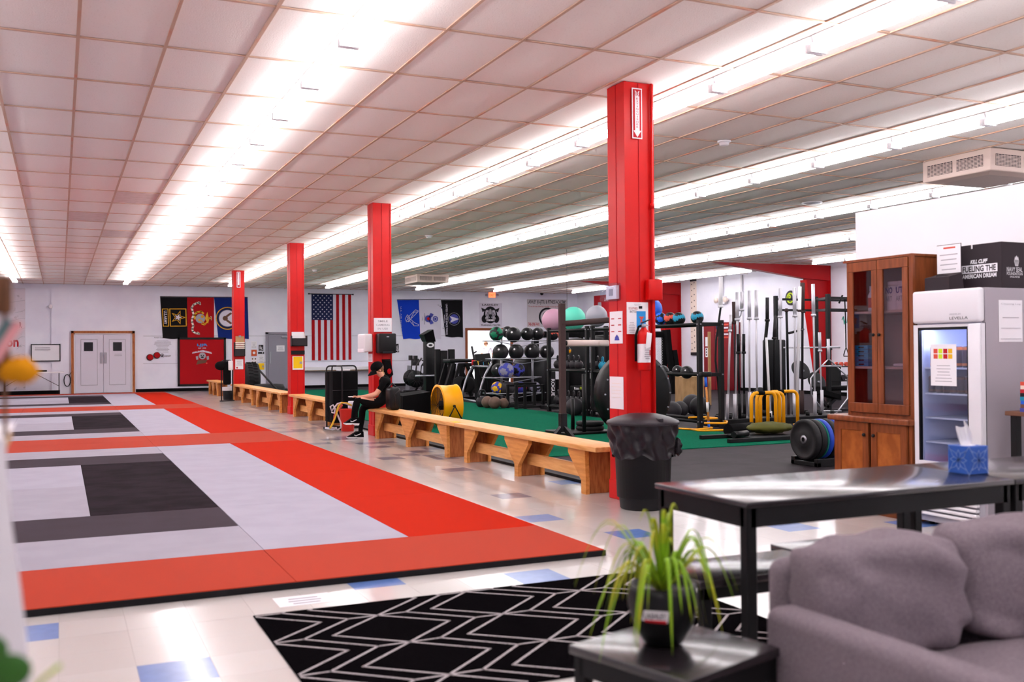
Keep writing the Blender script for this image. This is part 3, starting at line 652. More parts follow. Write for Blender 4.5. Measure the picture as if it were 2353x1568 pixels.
for x in (768, 935): m.poly([F8(x-20, 1020), F8(x+15, 1012), F8(x+20, 1065), F8(x-12, 1072)], .03, .033, 'gray_ink')
m.poly([F8(x, y) for x, y in [(780, 1080), (930, 1075), (900, 1120), (790, 1140), (755, 1150)]], .03, .033, 'seal_brown'); m.disc(*F8(918, 1125), .03, .03, .033, 'exit_red' if 0 else 'coral', 6); part('crest', m, t)
# list on wall, medals, emblem
m = MB(T); m.text('Karate Club Rules', *F8(100, 733), *F8(300, 712), 'black_ink', .002, .0); m.lines(*F8(90, 955), *F8(370, 758), 10, 'gray_ink', .002, .35, 4); solid('wall_lettering', m, 'column of small grey lettering on white wall left of red panel', 'lettering', T @ V((*F8(220, 955), 0)))
for i, (x, y, lb) in enumerate(((30, 1035, 'left of two round dark red medallions on far wall'), (138, 1003, 'right of two round dark red medallions on far wall, beside the small emblem'))):
    c = F8(x, y); t = thing('medallion', lb, 'wall decoration', T @ V((*c, 0))); m = MB(T); m.disc(*c, .115, 0, .03, 'black_ink', 20); part('rim', m, t); m = MB(T); m.disc(c[0]+.01, c[1]+.01, .095, .03, .04, 'flag_red', 20); part('face', m, t)
m = MB(T); m.ring(*F8(222, 1000), .06, .015, 0, .003, 'black_ink', 16); m.disc(*F8(222, 1000), .025, 0, .003, 'black_ink', 8); m.line([F8(205, 1030), F8(222, 1015), F8(240, 1032)], .015, 0, .003, 'black_ink'); m.text('LASHLEY', *F8(255, 1025), *F8(358, 1000), 'black_ink', .003, .01); solid('wall_emblem', m, 'small round black emblem with lettering LASHLEY beside the medallions', 'lettering', T @ V((*F8(250, 1030), 0)))
# whiteboard, peel mural, mark, folding table
a, b, c, d = R4(fn, 71, 791, 139, 831); t = thing('whiteboard', 'black framed whiteboard on far wall above the folding table', 'whiteboard', (0, WY-.07, b))
T2 = frame((0, WY-.062, 0), (1, 0, 0), (0, 0, 1)); m = MB(T2); m.rect(a, b, c, d, 0, .02, 'white_plastic'); part('board', m, t); m = MB(T2)
for q in ((a, b, c, b+.03), (a, d-.03, c, d), (a, b, a+.03, d), (c-.03, b, c, d)): m.rect(*q, .0, .035, 'black_metal')
part('frame', m, t); m = MB(T2); m.lines(a+.1, d-.2, a+.6, d-.08, 2, 'gray_ink', .023); part('writing', m, t)
m = MB(); m.box((-3.2, WY-.02, .15), (-1.03, WY-.004, 3.5), 'peel'); t = solid('wall_panel', m, 'cracked white panel with partly hidden letters at far left', 'panel', (-1.6, WY-.02, .15))
m = MB(frame((0, WY-.02, 0), (1, 0, 0), (0, 0, 1))); m.text('R', *fn(44, 754), *fn(50, 741), 'black_ink', .004, .03); m.text('on', *fn(14, 798), *fn(43, 781), 'red_ink', .004, .03)
for k in range(9): m.line([(-1.25-random.random()*.6, .6+k*.3), (-1.15, .75+k*.28+random.random()*.1), (-1.04, .7+k*.3)], .008, 0, .003, 'gray_ink')
part('lettering', m, t)
p = at_y(116, 705, WY-.07); m = MB(); m.lathe(p, [(.07, 0), (.07, .02), (.04, .03)], 'white_plastic', 16, Matrix.Rotation(math.pi/2, 4, 'X')); solid('wall_bell', m, 'small round white fitting on far wall above the whiteboard', 'fitting', p)
t = thing('folding_table', 'pale folding table against far wall left of the double door', 'table', (-.6, 35.3, 0))
m = MB(); m.rbox((-1.75, 34.95, .72), (.12, 35.65, .76), .01, 'white_plastic', 2); part('tabletop', m, t)
for x in (-1.6, -.03): m = MB(); m.path([(x, 35.0, 0), (x, 35.05, .72), (x, 35.55, .72), (x, 35.6, 0)], .014, 'dark_metal', 6); part('leg', m, t)
for x0, x1 in ((-.03, -.7), (-1.6, -1.0)): m = MB(); m.path([(x0, 35.05, .3), (x1, 35.05, .7)], .01, 'dark_metal', 6); part('brace', m, t)
m = MB(); m.rbox((-.72, 35.2, .762), (-.38, 35.4, .82), .02, 'black_plastic', 2); solid('laptop_bag', m, 'small black pouch lying on the folding table', 'bag', (-.55, 35.3, .762))
m = MB(); m.path([(.22+.1*math.cos(a), 36.1, .45+.2*math.sin(a)) for a in [i*.5 for i in range(13)]], .014, 'black_matte', 6, True); m.path([(.28, 36.11, .62), (.36, 36.12, .75), (.4, 36.12, .7)], .01, 'black_matte', 5); solid('cable_coil', m, 'black cable coil hanging on far wall right of folding table', 'cable', (.22, 36.1, .25))
# notices between far and third column
def mk(i): return lambda q, a, b, c, d: q.lines(a+.02, b+.02, c-.02, d-.02, 5, 'gray_ink', .005, .3, i)
flat('wall_notice', 'small white notice with grey print beside the red notice', 'sign', WF, (577, 785, 590, 801), 'white_paper', mk(2))
flat('wall_notice', 'small rust red notice with white shield left of the grey door', 'sign', WF, (577.5, 804, 590, 818.5), 'orange_ink', lambda q, a, b, c, d: q.disc((a+c)/2, (b+d)/2, .05, .003, .006, 'white_paper', 8))
flat('wall_notice', 'white leaflet with tiny dark logos below the rust red notice', 'sign', WF, (577, 823, 591, 836), 'white_paper', lambda q, a, b, c, d: [q.disc(a+.05+.1*i, b+.05+.12*j, .03, .003, .006, 'seal_brown', 6) for i in (0, 1) for j in (0, 1)])
def rest_(q, a, b, c, d):
    w = c-a; h = d-b; q.disc(a+w*.3, b+h*.8, w*.1, .003, .006, 'white_paper', 10); q.rect(a+w*.2, b+h*.3, a+w*.4, b+h*.68, .003, .006, 'white_paper'); q.disc(a+w*.66, b+h*.62, w*.09, .003, .006, 'white_paper', 10); q.line([(a+w*.62, b+h*.5), (a+w*.6, b+h*.3), (a+w*.82, b+h*.28)], w*.12, .003, .006, 'white_paper'); q.rect(a+w*.15, b+h*.1, a+w*.85, b+h*.16, .003, .006, 'white_paper')
flat('restroom_sign', 'black restroom sign with white figures left of the grey door', 'sign', WF, (594.5, 793, 605, 807), 'black_ink', rest_)
flat('restroom_sign', 'small black plate under the restroom sign left of grey door', 'sign', WF, (593, 809, 607, 813.5), 'black_ink', lambda q, a, b, c, d: q.disc(c-.06, (b+d)/2, .02, .003, .006, 'white_paper', 6))
flat('wall_notice', 'white leaflet with dark stickers above the yellow sheet by grey door', 'sign', WF, (593, 815, 607, 832), 'white_paper', mk(8))
flat('wall_notice', 'small yellow sheet on far wall left of the grey door', 'sign', WF, (594, 835, 607, 850), 'yellow_paper', lambda q, a, b, c, d: q.rect(c-.07, (a-a)+(b+d)/2-.04, c-.02, (b+d)/2+.03, .003, .006, 'gray_ink'))
flat('restroom_sign', 'black restroom sign with white figures right of the towel dispenser column', 'sign', WF, (906.5, 790.5, 916, 804), 'black_ink', rest_)
flat('restroom_sign', 'small black plate under restroom sign right of towel dispenser column', 'sign', WF, (905.5, 806, 917, 810), 'black_ink', lambda q, a, b, c, d: q.disc(c-.05, (b+d)/2, .02, .003, .006, 'white_paper', 6))
t = thing('wall_shelf', 'long white wooden ledge low on the far wall under the striped flag', 'shelf', (9.7, 36.05, .5)); m = MB(); m.rbox((8.0, 35.85, .66), (11.4, WY-.005, .78), .01, 'white_plastic', 1); part('shelf_board', m, t); m = MB(); m.box((8.02, 35.87, .64), (11.38, 36.1, .66), 'plywood'); part('underside', m, t)
# door_3 leftover: narrow grey frame between column and shelf
# ================= BENCHES =================
def bench(y0, legs, y1, label, light=False):
    t = thing('bench', label, 'bench', (4.505, (y0+y1)/2, 0), group='pine benches along the red columns')
    m = MB(); m.rbox((4.33, y0, .405), (4.68, y1, .45), .005, 'pine_light', 2); part('seat_board', m, t)
    for k, y in enumerate(legs):
        m = MB(); m.rbox((4.40, y-.02, 0), (4.63, y+.02, .405), .003, 'pine_dark', 1); part('leg', m, t)
        d = [(-1, 1) if 0 < k < len(legs)-1 else ((0, 1) if y == min(legs) else (-1, 0))][0]
        for xs in (4.36, 4.63):
            m = MB(frame((xs, 0, 0), (0, 1, 0), (0, 0, 1))); b = .30; g = .03
            lo = -b if d[0] < 0 else -g; hi = b if d[1] > 0 else g
            P = [(y-g-.015, 0), (y+g+.015, 0), (y+g+.015, .12)]+([(y+hi, .36)] if d[1] > 0 else [])+[(y+hi, .405), (y+lo, .405)]+([(y+lo, .36)] if d[0] < 0 else [])+[(y-g-.015, .12)]
            m.poly(P, 0, .04, 'pine'); part('gusset', m, t)
    ls = sorted(legs)
    for a, b in zip(ls[:-1], ls[1:]):
        m = MB(); m.rbox((4.48, a+.02, .12), (4.52, b-.02, .24), .004, 'pine_light', 1); part('stretcher', m, t)
bench(7.72, [8.0, 9.47, 10.9], 11.2, 'nearest pine bench, ending beside the trash can')
bench(11.22, [11.56, 13.08, 14.56], 14.86, 'pine bench the woman sits on, second from the trash can')
bench(17.25, [17.6, 19.0, 20.38], 20.72, 'pine bench ending behind the black laundry cart')
bench(21.5, [21.78, 23.05, 24.6], 24.95, 'pine bench just beyond the column with the yellow sheet')
bench(24.97, [25.3, 26.8, 28.2], 28.5, 'pine bench just before the farthest red column, by the tractor tire')
bench(31.0, [31.3, 32.2, 33.1], 33.4, 'farthest pine bench, in front of the red panel')
m = MB(); m.rbox((4.36, 11.25, .4505), (4.44, 11.4, .4535), .001, 'yellow_paper', 1); solid('sticky_tape', m, 'small piece of yellow tape on the bench top near the fan', 'tape', (4.4, 11.3, .4505))
# ================= THINGS ON COLUMNS =================
A_ = LY(7.398); AL = LX(4.4635)
def fe(q, a, b, c, d):
    w = c-a; h = d-b; q.rect(a+.01, b+.01, c-.01, d-.01, .003, .0045, 'red_ink'); q.rect(a+w*.28, b+h*.16, a+w*.72, d-.012, .0045, .006, 'white_paper'); q.poly([(a+w*.12, b+h*.16), (a+w*.88, b+h*.16), (a+w*.5, b+h*.03)], .0045, .006, 'white_paper')
    q.text('FIRE', a+w*.18, b+h*.84, c-w*.18, b+h*.92, 'red_ink', .007, .01); q.poly([(a+w*.2, d-.012), (a+w*.8, d-.012), (a+w*.5, d-.04)], .006, .007, 'red_ink')
    s = 'EXTINGUISHER'
    for i, ch in enumerate(s): y = b+h*(.79-i*.051); q.text(ch, a+w*(.4 if ch != 'I' else .47), y-h*.018, a+w*(.6 if ch != 'I' else .53), y+h*.018, 'red_ink', .007, .006)
flat('extinguisher_sign', 'tall FIRE EXTINGUISHER arrow sign at top of nearest column', 'sign', A_, (1452, 203, 1475, 319), 'white_paper', fe)
def fe2(q, a, b, c, d): q.rect(a+.015, b+.015, c-.015, d-.015, .003, .0045, 'red_ink'); q.rect(a+(c-a)*.3, b+(d-b)*.15, c-(c-a)*.3, d-.02, .0045, .006, 'white_paper')
flat('extinguisher_sign', 'narrow white and red arrow sign atop the farthest column', 'sign', LY(28.668), (544, 625, 552.5, 661), 'white_paper', fe2)
def battle(q, a, b, c, d):
    w = c-a; h = d-b; q.rect(a+w*.45, b+h*.2, c-w*.12, b+h*.72, .003, .0045, 'blue_paper'); q.text('SCULPTNESS', a+w*.08, b+h*.77, a+w*.5, b+h*.84, 'red_ink', .005, .005); q.rect(a+w*.56, b+h*.8, a+w*.72, b+h*.88, .003, .005, 'black_ink')
    q.text('BATTLE', a+w*.14, b+h*.67, a+w*.44, b+h*.74, 'black_ink', .005, .005); q.poly([(a+w*.56, b+h*.55), (a+w*.8, b+h*.55), (a+w*.7, b+h*.45), (a+w*.74, b+h*.3), (a+w*.67, b+h*.4), (a+w*.6, b+h*.3), (a+w*.64, b+h*.46)], .0045, .006, 'coral')
    q.lines(a+w*.06, b+h*.05, a+w*.4, b+h*.4, 7, 'gray_ink', .0045, .3, 3); q.lines(a+w*.45, b+h*.03, c-w*.08, b+h*.17, 4, 'gray_ink', .0045, .3, 3); q.lines(a+w*.3, d-h*.1, a+w*.7, d-h*.03, 2, 'gray_ink', .0045, .3, 3)
flat('flyer', 'white flyer with blue picture above the fire extinguisher', 'poster', A_, (1440, 695, 1489, 768), 'white_paper', battle)
def sched(q, a, b, c, d):
    w = c-a; h = d-b
    for i in range(3):
        for j in range(2): q.rect(a+w*(.12+.55*j), b+h*(.36+.2*i), a+w*(.36+.55*j), b+h*(.39+.2*i), .003, .0045, 'red_ink')
    q.poly([(a+w*.38, b+h*.1), (a+w*.75, b+h*.1), (a+w*.7, b+h*.2), (a+w*.56, b+h*.28), (a+w*.42, b+h*.2)], .003, .0045, 'seal_blue')
flat('flyer', 'white flyer with red lines on left side of nearest column', 'poster', AL, (1402, 716, 1431, 790), 'white_paper', sched)
flat('paper_sheet', 'blank looking white sheet low on left side of nearest column', 'paper', AL, (1402, 866, 1433, 940), 'white_paper', lambda q, a, b, c, d: q.lines(a+.03, b+.1, c-.03, d-.03, 5, 'cream', .0045, .1, 5))
a, b, c, d = R4(AL[0], 1394, 652, 1428, 693); T3 = AL[1]; t = thing('thermostat', 'clear guarded white thermostat box on left side of nearest column', 'thermostat', T3 @ V(((a+c)/2, b, 0)))
m = MB(T3); m.rect(a+.04, b+.02, c-.04, d-.02, .0, .03, 'white_plastic'); part('body', m, t); m = MB(T3); m.rect(a+.1, b+.05, c-.1, d-.05, .031, .036, 'gray_ink'); part('display', m, t)
m = MB(T3); m.rbox((a, b, 0.001), (c, d, .075), .012, 'glass', 2); part('guard', m, t)
# extinguisher
p = at_y(1480, 850, 7.3); cx, cz = p.x, at_y(1480, 852, 7.3).z; s_ = 7.3
t = thing('fire_extinguisher', 'red fire extinguisher with white label hung on the nearest column', 'fire extinguisher', (cx, 7.3, cz))
m = MB(); m.lathe((cx, 7.3, cz), [(.05, 0), (.056, .012), (.056, .30), (.05, .335), (.025, .36), (.02, .375)], 'red_paint', 20); part('cylinder', m, t)
m = MB(); m.lathe((cx, 7.3, cz), [(.0568, .07), (.0572, .08), (.0572, .22), (.0568, .23)], 'white_paper', 20, cap=False); part('label_wrap', m, t)
m = MB(frame((cx, 7.24, cz), (1, 0, 0), (0, 0, 1))); m.lines(-.035, .1, .03, .21, 6, 'gray_ink', .003, .35, 1); m.rect(.018, .13, .026, .18, 0, .004, 'red_ink'); part('print', m, t)
m = MB(); m.cyl((cx, 7.3, cz+.37), (cx, 7.3, cz+.4), .018, 'galv'); m.bar((cx-.02, 7.3, cz+.41), (cx+.06, 7.3, cz+.44), .02, .008, 'black_metal'); m.bar((cx-.02, 7.3, cz+.395), (cx+.05, 7.3, cz+.39), .02, .006, 'galv'); m.ball((cx-.02, 7.27, cz+.385), .018, 'galv', n=8, k=6); part('valve', m, t)
m = MB(); m.path([(cx-.01, 7.3, cz+.39), (cx-.05, 7.3, cz+.38), (cx-.075, 7.31, cz+.3), (cx-.075, 7.31, cz+.08)], .011, 'black_matte', 8); part('hose', m, t)
m = MB(frame((cx, 7.225, cz), (1, 0, 0), (0, 0, 1))); m.poly([(-.03, .19), (.02, .2), (.035, .32), (-.015, .33)], 0, .002, 'white_paper'); part('inspection_tag', m, t)
m = MB(); m.box((cx-.02, 7.35, cz+.1), (cx+.02, 7.399, cz+.34), 'black_metal'); part('bracket', m, t)
# col B things
B_ = LY(14.997); BL = LX(4.4635)
def smile(q, a, b, c, d):
    w = c-a; h = d-b
    for i, s in enumerate(('SMILE', 'CAMERAS', 'IN USE')): q.text(s, a+w*(.22 if i != 1 else .12), b+h*(.7-.27*i), c-w*(.22 if i != 1 else .12), b+h*(.84-.27*i), 'gray_ink', .005, .01)
flat('paper_notice', 'white notice reading SMILE CAMERAS IN USE on second column', 'sign', B_, (859, 731, 900, 763), 'white_paper', smile)
def boxy(name, lab, cat, pl, px, dep, mt, extra=None):
    a, b, c, d = R4(pl[0], *px); t = thing(name, lab, cat, pl[1] @ V(((a+c)/2, b, 0))); m = MB(pl[1]); m.rbox((a, b, 0.001), (c, d, dep), min(.02, dep*.35), mt, 3); part('housing', m, t)
    if extra: extra(t, a, b, c, d, pl[1], dep)
    return t
def tow(t, a, b, c, d, T, e):
    m = MB(T); m.rbox((a+.05, b-.004, .05), (c-.05, b+.03, e+.005), .004, 'black_ink', 1); part('paper_slot', m, t); m = MB(T); m.rbox(((a+c)/2-.02, d-.06, e), ((a+c)/2+.02, d-.045, e+.004), .001, 'galv', 1); part('lock', m, t)
boxy('towel_dispenser', 'black plastic paper towel dispenser on second red column', 'dispenser', B_, (863, 767, 902, 812), .2, 'black_plastic', tow)
boxy('soap_dispenser', 'rounded white dispenser on left side of second red column', 'dispenser', BL, (841, 768, 857, 809), .14, 'white_plastic', lambda t, a, b, c, d, T, e: part('push_bar', MB(T).rbox((a+.03, b-.01, e*.6), (c-.03, b+.05, e+.01), .01, 'white_paper', 2), t))
flat('paper_sheet', 'narrow white sheet on left side of second column below dispenser', 'paper', BL, (846.5, 813, 856, 832), 'white_paper', mk(6))
# col C things
C_ = LY(21.137)
a, b, c, d = R4(C_[0], 667, 772, 703, 796); t = thing('wall_pocket', 'dark wire wall pocket holding white papers on third column', 'organizer', C_[1] @ V(((a+c)/2, b, 0)))
m = MB(C_[1]); m.rbox((a, b, .0), (c, b+.02, .14), .004, 'dark_metal', 1); m.rect(a, b, c, b+.17, .13, .14, 'dark_metal'); m.rect(a, b, a+.012, d, 0, .14, 'dark_metal'); m.rect(c-.012, b, c, d, 0, .14, 'dark_metal'); part('pocket', m, t)
m = MB(C_[1]); m.rect(a+.02, b+.03, a+.27, d+.08, .04, .1, 'white_paper'); m.rect(a+.04, b+.03, a+.3, d+.05, .02, .035, 'cream'); solid('paper_stack', m, 'stack of white papers in the wall pocket on third column', 'papers', C_[1] @ V((a+.15, b+.03, .05)))
flat('name_plate', 'small black plate between wall pocket and yellow sheet', 'sign', C_, (669, 806, 700, 815), 'black_ink', lambda q, a, b, c, d: [q.disc(a+(c-a)*k, (b+d)/2, .01, .003, .006, 'white_paper', 6) for k in (.25, .72)], th=.012)
flat('paper_notice', 'yellow sheet with white border on third red column', 'sign', C_, (672, 819, 697, 850), 'white_paper', lambda q, a, b, c, d: [q.rect(a+.02, b+.03, c-.02, d-.01, .003, .0045, 'yellow_paper'), q.rect(c-.08, (b+d)/2-.02, c-.03, (b+d)/2+.03, .0045, .006, 'gray_ink')])
# col D things
D_ = LY(28.667)
a, b, c, d = R4(D_[0], 541, 773, 561, 787); t = thing('clipboard', 'brown clipboard hanging on the farthest red column', 'clipboard', D_[1] @ V(((a+c)/2, b, 0)))
m = MB(D_[1]); m.rbox((a, b, 0.0), (c, d, .012), .004, 'plywood', 1); part('board', m, t); m = MB(D_[1]); m.rect((a+c)/2-.03, d-.03, (a+c)/2+.03, d+.02, .012, .03, 'galv'); part('clip', m, t)
a, b, c, d = R4(D_[0], 537, 787, 562, 819); t = thing('file_tray', 'wall tray of buff folders on the farthest red column', 'organizer', D_[1] @ V(((a+c)/2, b, 0)))
m = MB(D_[1]); m.rbox((a, b, 0), (c, b+.2, .12), .006, 'dark_metal', 1); m.rect(a, b, a+.015, d, 0, .12, 'black_metal'); m.rect(c-.015, b, c, d, 0, .12, 'black_metal'); part('tray', m, t)
for k in range(4): m = MB(D_[1]); m.rbox((a+.03, b+.21+k*.05, .02), (c, b+.245+k*.05, .12), .004, 'cream', 1); solid('file_folder', m, 'buff paper folder in the tray on the farthest red column', 'folder', D_[1] @ V(((a+c)/2, b+.21+k*.05, .02)), group='buff folders in the farthest column tray')
flat('paper_notice', 'white sheet with red seal at corner on farthest red column', 'sign', D_, (540.5, 826, 559, 849), 'white_paper', lambda q, a, b, c, d: [q.lines(a+.02, b+.1, c-.02, d-.03, 6, 'gray_ink', .0045, .3), q.disc(a+.05, b+.045, .025, .003, .005, 'red_ink', 10)])
# ================= GYM =================
PI = math.pi
FZ = .0125
def storage_rack(x0, x1, ys, label, tops=1.76):
    t = thing('storage_rack', label, 'rack', ((x0+x1)/2, (ys[0]+ys[-1])/2, FZ))
    for y in ys:
        for x in (x0, x1):
            m = MB(); m.rbox((x-.037, y-.037, FZ), (x+.037, y+.037, tops+.04), .005, 'black_metal', 1); pp = part('post', m, t)
            m = MB()
            for z in (.13, .9, tops-.03): m.cyl((x-.036, y, z), (x-.048, y, z), .014, 'galv', n=6)
            for z in (.13, .9, tops-.03): m.cyl((x, y-.036, z), (x, y-.046, z), .014, 'galv', n=6)
            part('bolt', m, pp, kind='stuff')
        for z in (.13, .9, tops-.03): m = MB(); m.bar((x0+.037, y, z), (x1-.037, y, z), .05, .06, 'black_metal'); part('crossbar', m, t)
    for a, b in zip(ys[:-1], ys[1:]):
        for z in (.13, .9, tops-.03):
            for x in (x0, x1): m = MB(); m.path([(x, a+.037, z), (x, b-.037, z)], .026, 'black_metal', 8); part('rail', m, t)
    return t
storage_rack(9.54, 9.97, [13.5, 17.08], 'black steel storage rack holding blue, coral and teal medicine balls')
storage_rack(9.54, 9.97, [17.3, 19.0], 'black steel storage rack holding the pink stability ball and kettlebells')
def plain(c): return lambda i, j: c
AXS = [V((math.cos(a)*math.cos(e), math.sin(a)*math.cos(e), math.sin(e))) for e in (-.45, .45) for a in [k*PI/2+(0 if e < 0 else PI/4) for k in range(4)]]+[V((0, 0, 1)), V((0, 0, -1))]
def tri(a, b): return lambda i, j: b if max(V((math.sin(PI*(i+.5)/14)*math.cos(PI*(j+.5)/10), math.sin(PI*(i+.5)/14)*math.sin(PI*(j+.5)/10), math.cos(PI*(i+.5)/14))).dot(x) for x in AXS) > .9 else a
def band(a, b): return lambda i, j: b if abs(i-6+2.5*math.sin(j*2*PI/10)) < 1.7 else a
def ball(px, py, rp, X=None, Y=None, mf=None, base='ball_black', label='', name='medicine_ball', cat='ball', group=None, z=None, tilt=0):
    p = at_x(px, py, X) if X else at_y(px, py, Y); d = (p-CP).dot(AF); r = rp*d/FPX
    if z is not None: p.z = z+r
    t = thing(name, label, cat, (p.x, p.y, p.z-r), group=group); m = MB(Matrix.Translation(p) @ Matrix.Rotation(tilt, 4, 'Y') @ Matrix.Rotation(tilt*2, 4, 'Z')); m.ball((0, 0, 0), r, base, n=20, k=14, mf=mf); part('shell', m, t)
    v = (CP-p).normalized(); a = (v+AU*.35-AR*.25).normalized(); b = a.cross(AR).normalized()
    if base.startswith('ball_black') and mf is None:
        m = MB(frame(p+a*(r*.985), AR-a*AR.dot(a), a.cross(AR-a*AR.dot(a)))); m.disc(0, 0, r*.13, 0, r*.03, 'white_plastic', 8); part('valve_mark', m, t)
    return t
for q in (dict(px=1272, py=737, rp=27.5, base='pink_ball', label='large dusty pink stability ball on top of the rack'), dict(px=1318, py=733, rp=28, base='mint_ball', label='large mint green stability ball on top of the rack'),
          dict(px=1371, py=727, rp=25, base='silver_ball', label='large silver grey stability ball on top of the rack'), dict(px=1494, py=712, rp=28, base='royal_ball', label='large royal blue stability ball half behind the nearest red column')):
    t = ball(X=9.755, name='stability_ball', **q)
    p = V(t.location); 
for px, py, r, mf, lb in ((1518, 733, 14.5, tri('ball_black', 'royal_ball'), 'black and blue medicine ball next to the royal blue stability ball'), (1540, 733, 15, band('ball_black', 'coral'), 'black medicine ball with coral band on the rack top'),
                          (1560, 733, 15, band('ball_black', 'ball_teal'), 'black and teal medicine ball beside the coral banded one'), (1602, 730, 15, band('ball_black', 'ball_teal'), 'black and teal medicine ball at the rack end post')):
    ball(px, py, r, X=9.755, mf=mf, label=lb, tilt=.5)
for px, py, r, lb in ((1523, 855, 15, 'black slam ball on middle rack rail right beside the nearest column'), (1557, 853, 13, 'black slam ball with white mark, middle of the three on the rail'), (1578, 856, 15, 'black slam ball above the plywood box, rightmost on the rail')):
    ball(px, py, r, X=9.755, label=lb, name='slam_ball')
# kettlebells
def kettlebell(loc, s, mt, label, group=None, rz=0):
    t = thing('kettlebell', label, 'kettlebell', loc, rz, group); m = MB(); m.lathe((0, 0, 0), [(.07*s, 0), (.1*s, .03*s), (.115*s, .09*s), (.1*s, .15*s), (.06*s, .19*s), (.02*s, .2*s)], mt, 16); part('bell', m, t, True)
    m = MB(); m.path([(-.06*s, 0, .15*s), (-.085*s, 0, .24*s), (-.06*s, 0, .3*s), (0, 0, .315*s), (.06*s, 0, .3*s), (.085*s, 0, .24*s), (.06*s, 0, .15*s)], .017*s, mt, 8); part('handle', m, t, True)
    return t
k0 = None
def kb(px, X, z, s, label, group, mt='dark_metal'):
    s *= .86; p = at_x(px, 850, 9.75); return kettlebell((9.75, p.y, z), s, mt, label, group, 1.3)
m = MB(); m.rbox((9.56, 13.56, .925), (9.95, 17.02, .935), .002, 'black_metal', 1)
for nm_, ya, yb in (('shelf_tray', 15.6, 17.03), ('shelf_tray', 17.34, 18.96)):
    for z in (.158, .928):
        m = MB(); m.rbox((9.52, ya, z), (9.99, yb, z+.008), .002, 'black_metal', 1); solid('shelf_tray', m, 'black steel shelf tray, %s level of the %s rack section with kettlebells' % ('lower' if z < .5 else 'middle', 'nearer' if ya < 17 else 'farther'), 'shelf', (9.75, (ya+yb)/2, z))
for i, px in enumerate((1282, 1294, 1306, 1318, 1330)): kb(px, 9.7, .9365, 1.0, 'dark iron kettlebell on the middle shelf under the pink ball', 'kettlebells on middle shelf, farther section')
for i, px in enumerate((1364, 1374)): kb(px, 9.66, .9365, .95, 'dark iron kettlebell on middle shelf next to the teal ones', 'dark kettlebells on middle shelf, nearer section')
kb(1385, 9.85, .9365, .9, 'teal coated kettlebell left of the nearest red column', 'teal kettlebells', 'ball_teal'); 
for i, px in enumerate((1282, 1294, 1306, 1318, 1330)): kb(px, 9.72, .1665, 1.1, 'dark iron kettlebell on the bottom shelf behind the slam ball', 'kettlebells on bottom shelf, farther section')
for i, px in enumerate((1365, 1379)): kb(px, 9.72, .1665, 1.15, 'dark iron kettlebell on the bottom shelf beside the black tub', 'kettlebells on bottom shelf, nearer section')
ball(1320, 934, 21, X=9.3, base='ball_black2', label='big matte black slam ball on the floor edge of the turf', name='slam_ball', z=FZ)
# tree rack of wall balls
BY = 21.6
def zof(py): return at_y(1200, py, BY).z
t = thing('ball_tree', 'black four tier ball tree rack full of wall balls', 'rack', (10.6, BY, FZ))
for px in (1166, 1238):
    p = at_y(px, 800, BY); m = MB(); m.cyl((p.x, BY+.36, FZ), (p.x, BY+.36, 1.66), .03, 'galv', n=10); part('pole', m, t)
m = MB(); m.bar((9.9, BY+.36, .04), (11.4, BY+.36, .04), .08, .05, 'black_metal')
for x in (9.85, 11.2): m.bar((x, BY-.3, .04), (x, BY+.6, .04), .06, .05, 'black_metal')
part('base', m, t)
tiers = [(783, 1128, 1282, .0), (824, 1134, 1278, .1), (867, 1126, 1240, .1), (903, 1128, 1250, .1)]
for py, xa, xb, dd in tiers:
    z = zof(py+.5); a = at_y(xa, py, BY).x; b = at_y(xb, py, BY).x
    m = MB(); m.path([(a, BY-.1, z), (b, BY-.1, z), (b+.05, BY+.2, z), (b, BY+.5, z), (a, BY+.5, z), (a-.05, BY+.2, z)], .012, 'galv', 6, True); m.path([(a+.05, BY-.08, z-.005), ((a+b)/2, BY+.2, z-.13), (b-.05, BY-.08, z-.005)], .01, 'galv', 6); part('tray', m, t)
Tb = [(1180, 625, 76, 0, tri('ball_black', 'ball_green'), 'green and black wall ball, left end of the top tier'), (1305, 605, 62, .38, None, 'black wall ball in back, second on the top tier'), (1372, 635, 82, 0, None, 'large black wall ball on top tier above the white doorway'),
      (1528, 625, 70, .1, None, 'black wall ball with white dot, third from right on top tier'), (1648, 622, 66, .1, None, 'black wall ball under the white banner on top tier'), (1815, 632, 62, .15, band('ball_black', 'coral'), 'black and red ball, right end of the top tier'),
      (1226, 830, 84, 0, None, 'black wall ball, left end of second tier'), (1402, 826, 82, .02, None, 'black wall ball, second from left on second tier'), (1580, 822, 84, .05, None, 'black wall ball, third from left on second tier'), (1748, 828, 76, .1, None, 'black wall ball, right end of second tier'),
      (1195, 1036, 70, .3, None, 'dark wall ball half hidden left on third tier'), (1290, 1038, 84, -.02, tri('seal_blue', 'ball_gray'), 'blue wall ball with grey triangles on third tier'), (1420, 1030, 74, .2, tri('ball_blue', 'ball_black'), 'blue and black wall ball on third tier'),
      (1190, 1232, 66, .05, tri('ball_blue', 'ball_yellow'), 'blue and yellow wall ball, left end of bottom tier'), (1300, 1245, 80, -.05, plain('ball_black2'), 'charcoal wall ball, second on the bottom tier'), (1455, 1232, 64, .15, band('ball_blue', 'ball_red'), 'blue and red wall ball on the bottom tier'), (1612, 1232, 64, .15, tri('ball_black', 'ball_gray'), 'black and grey wall ball, right end of bottom tier')]
for x, y, r, dy, mf, lb in Tb: ball(900+x/4.9, 640+y/4.9, r*1.07/4.9, Y=BY+.12+dy, mf=mf, base='ball_black' if mf is None else 'ball_black2', label=lb, name='wall_ball', tilt=.4)
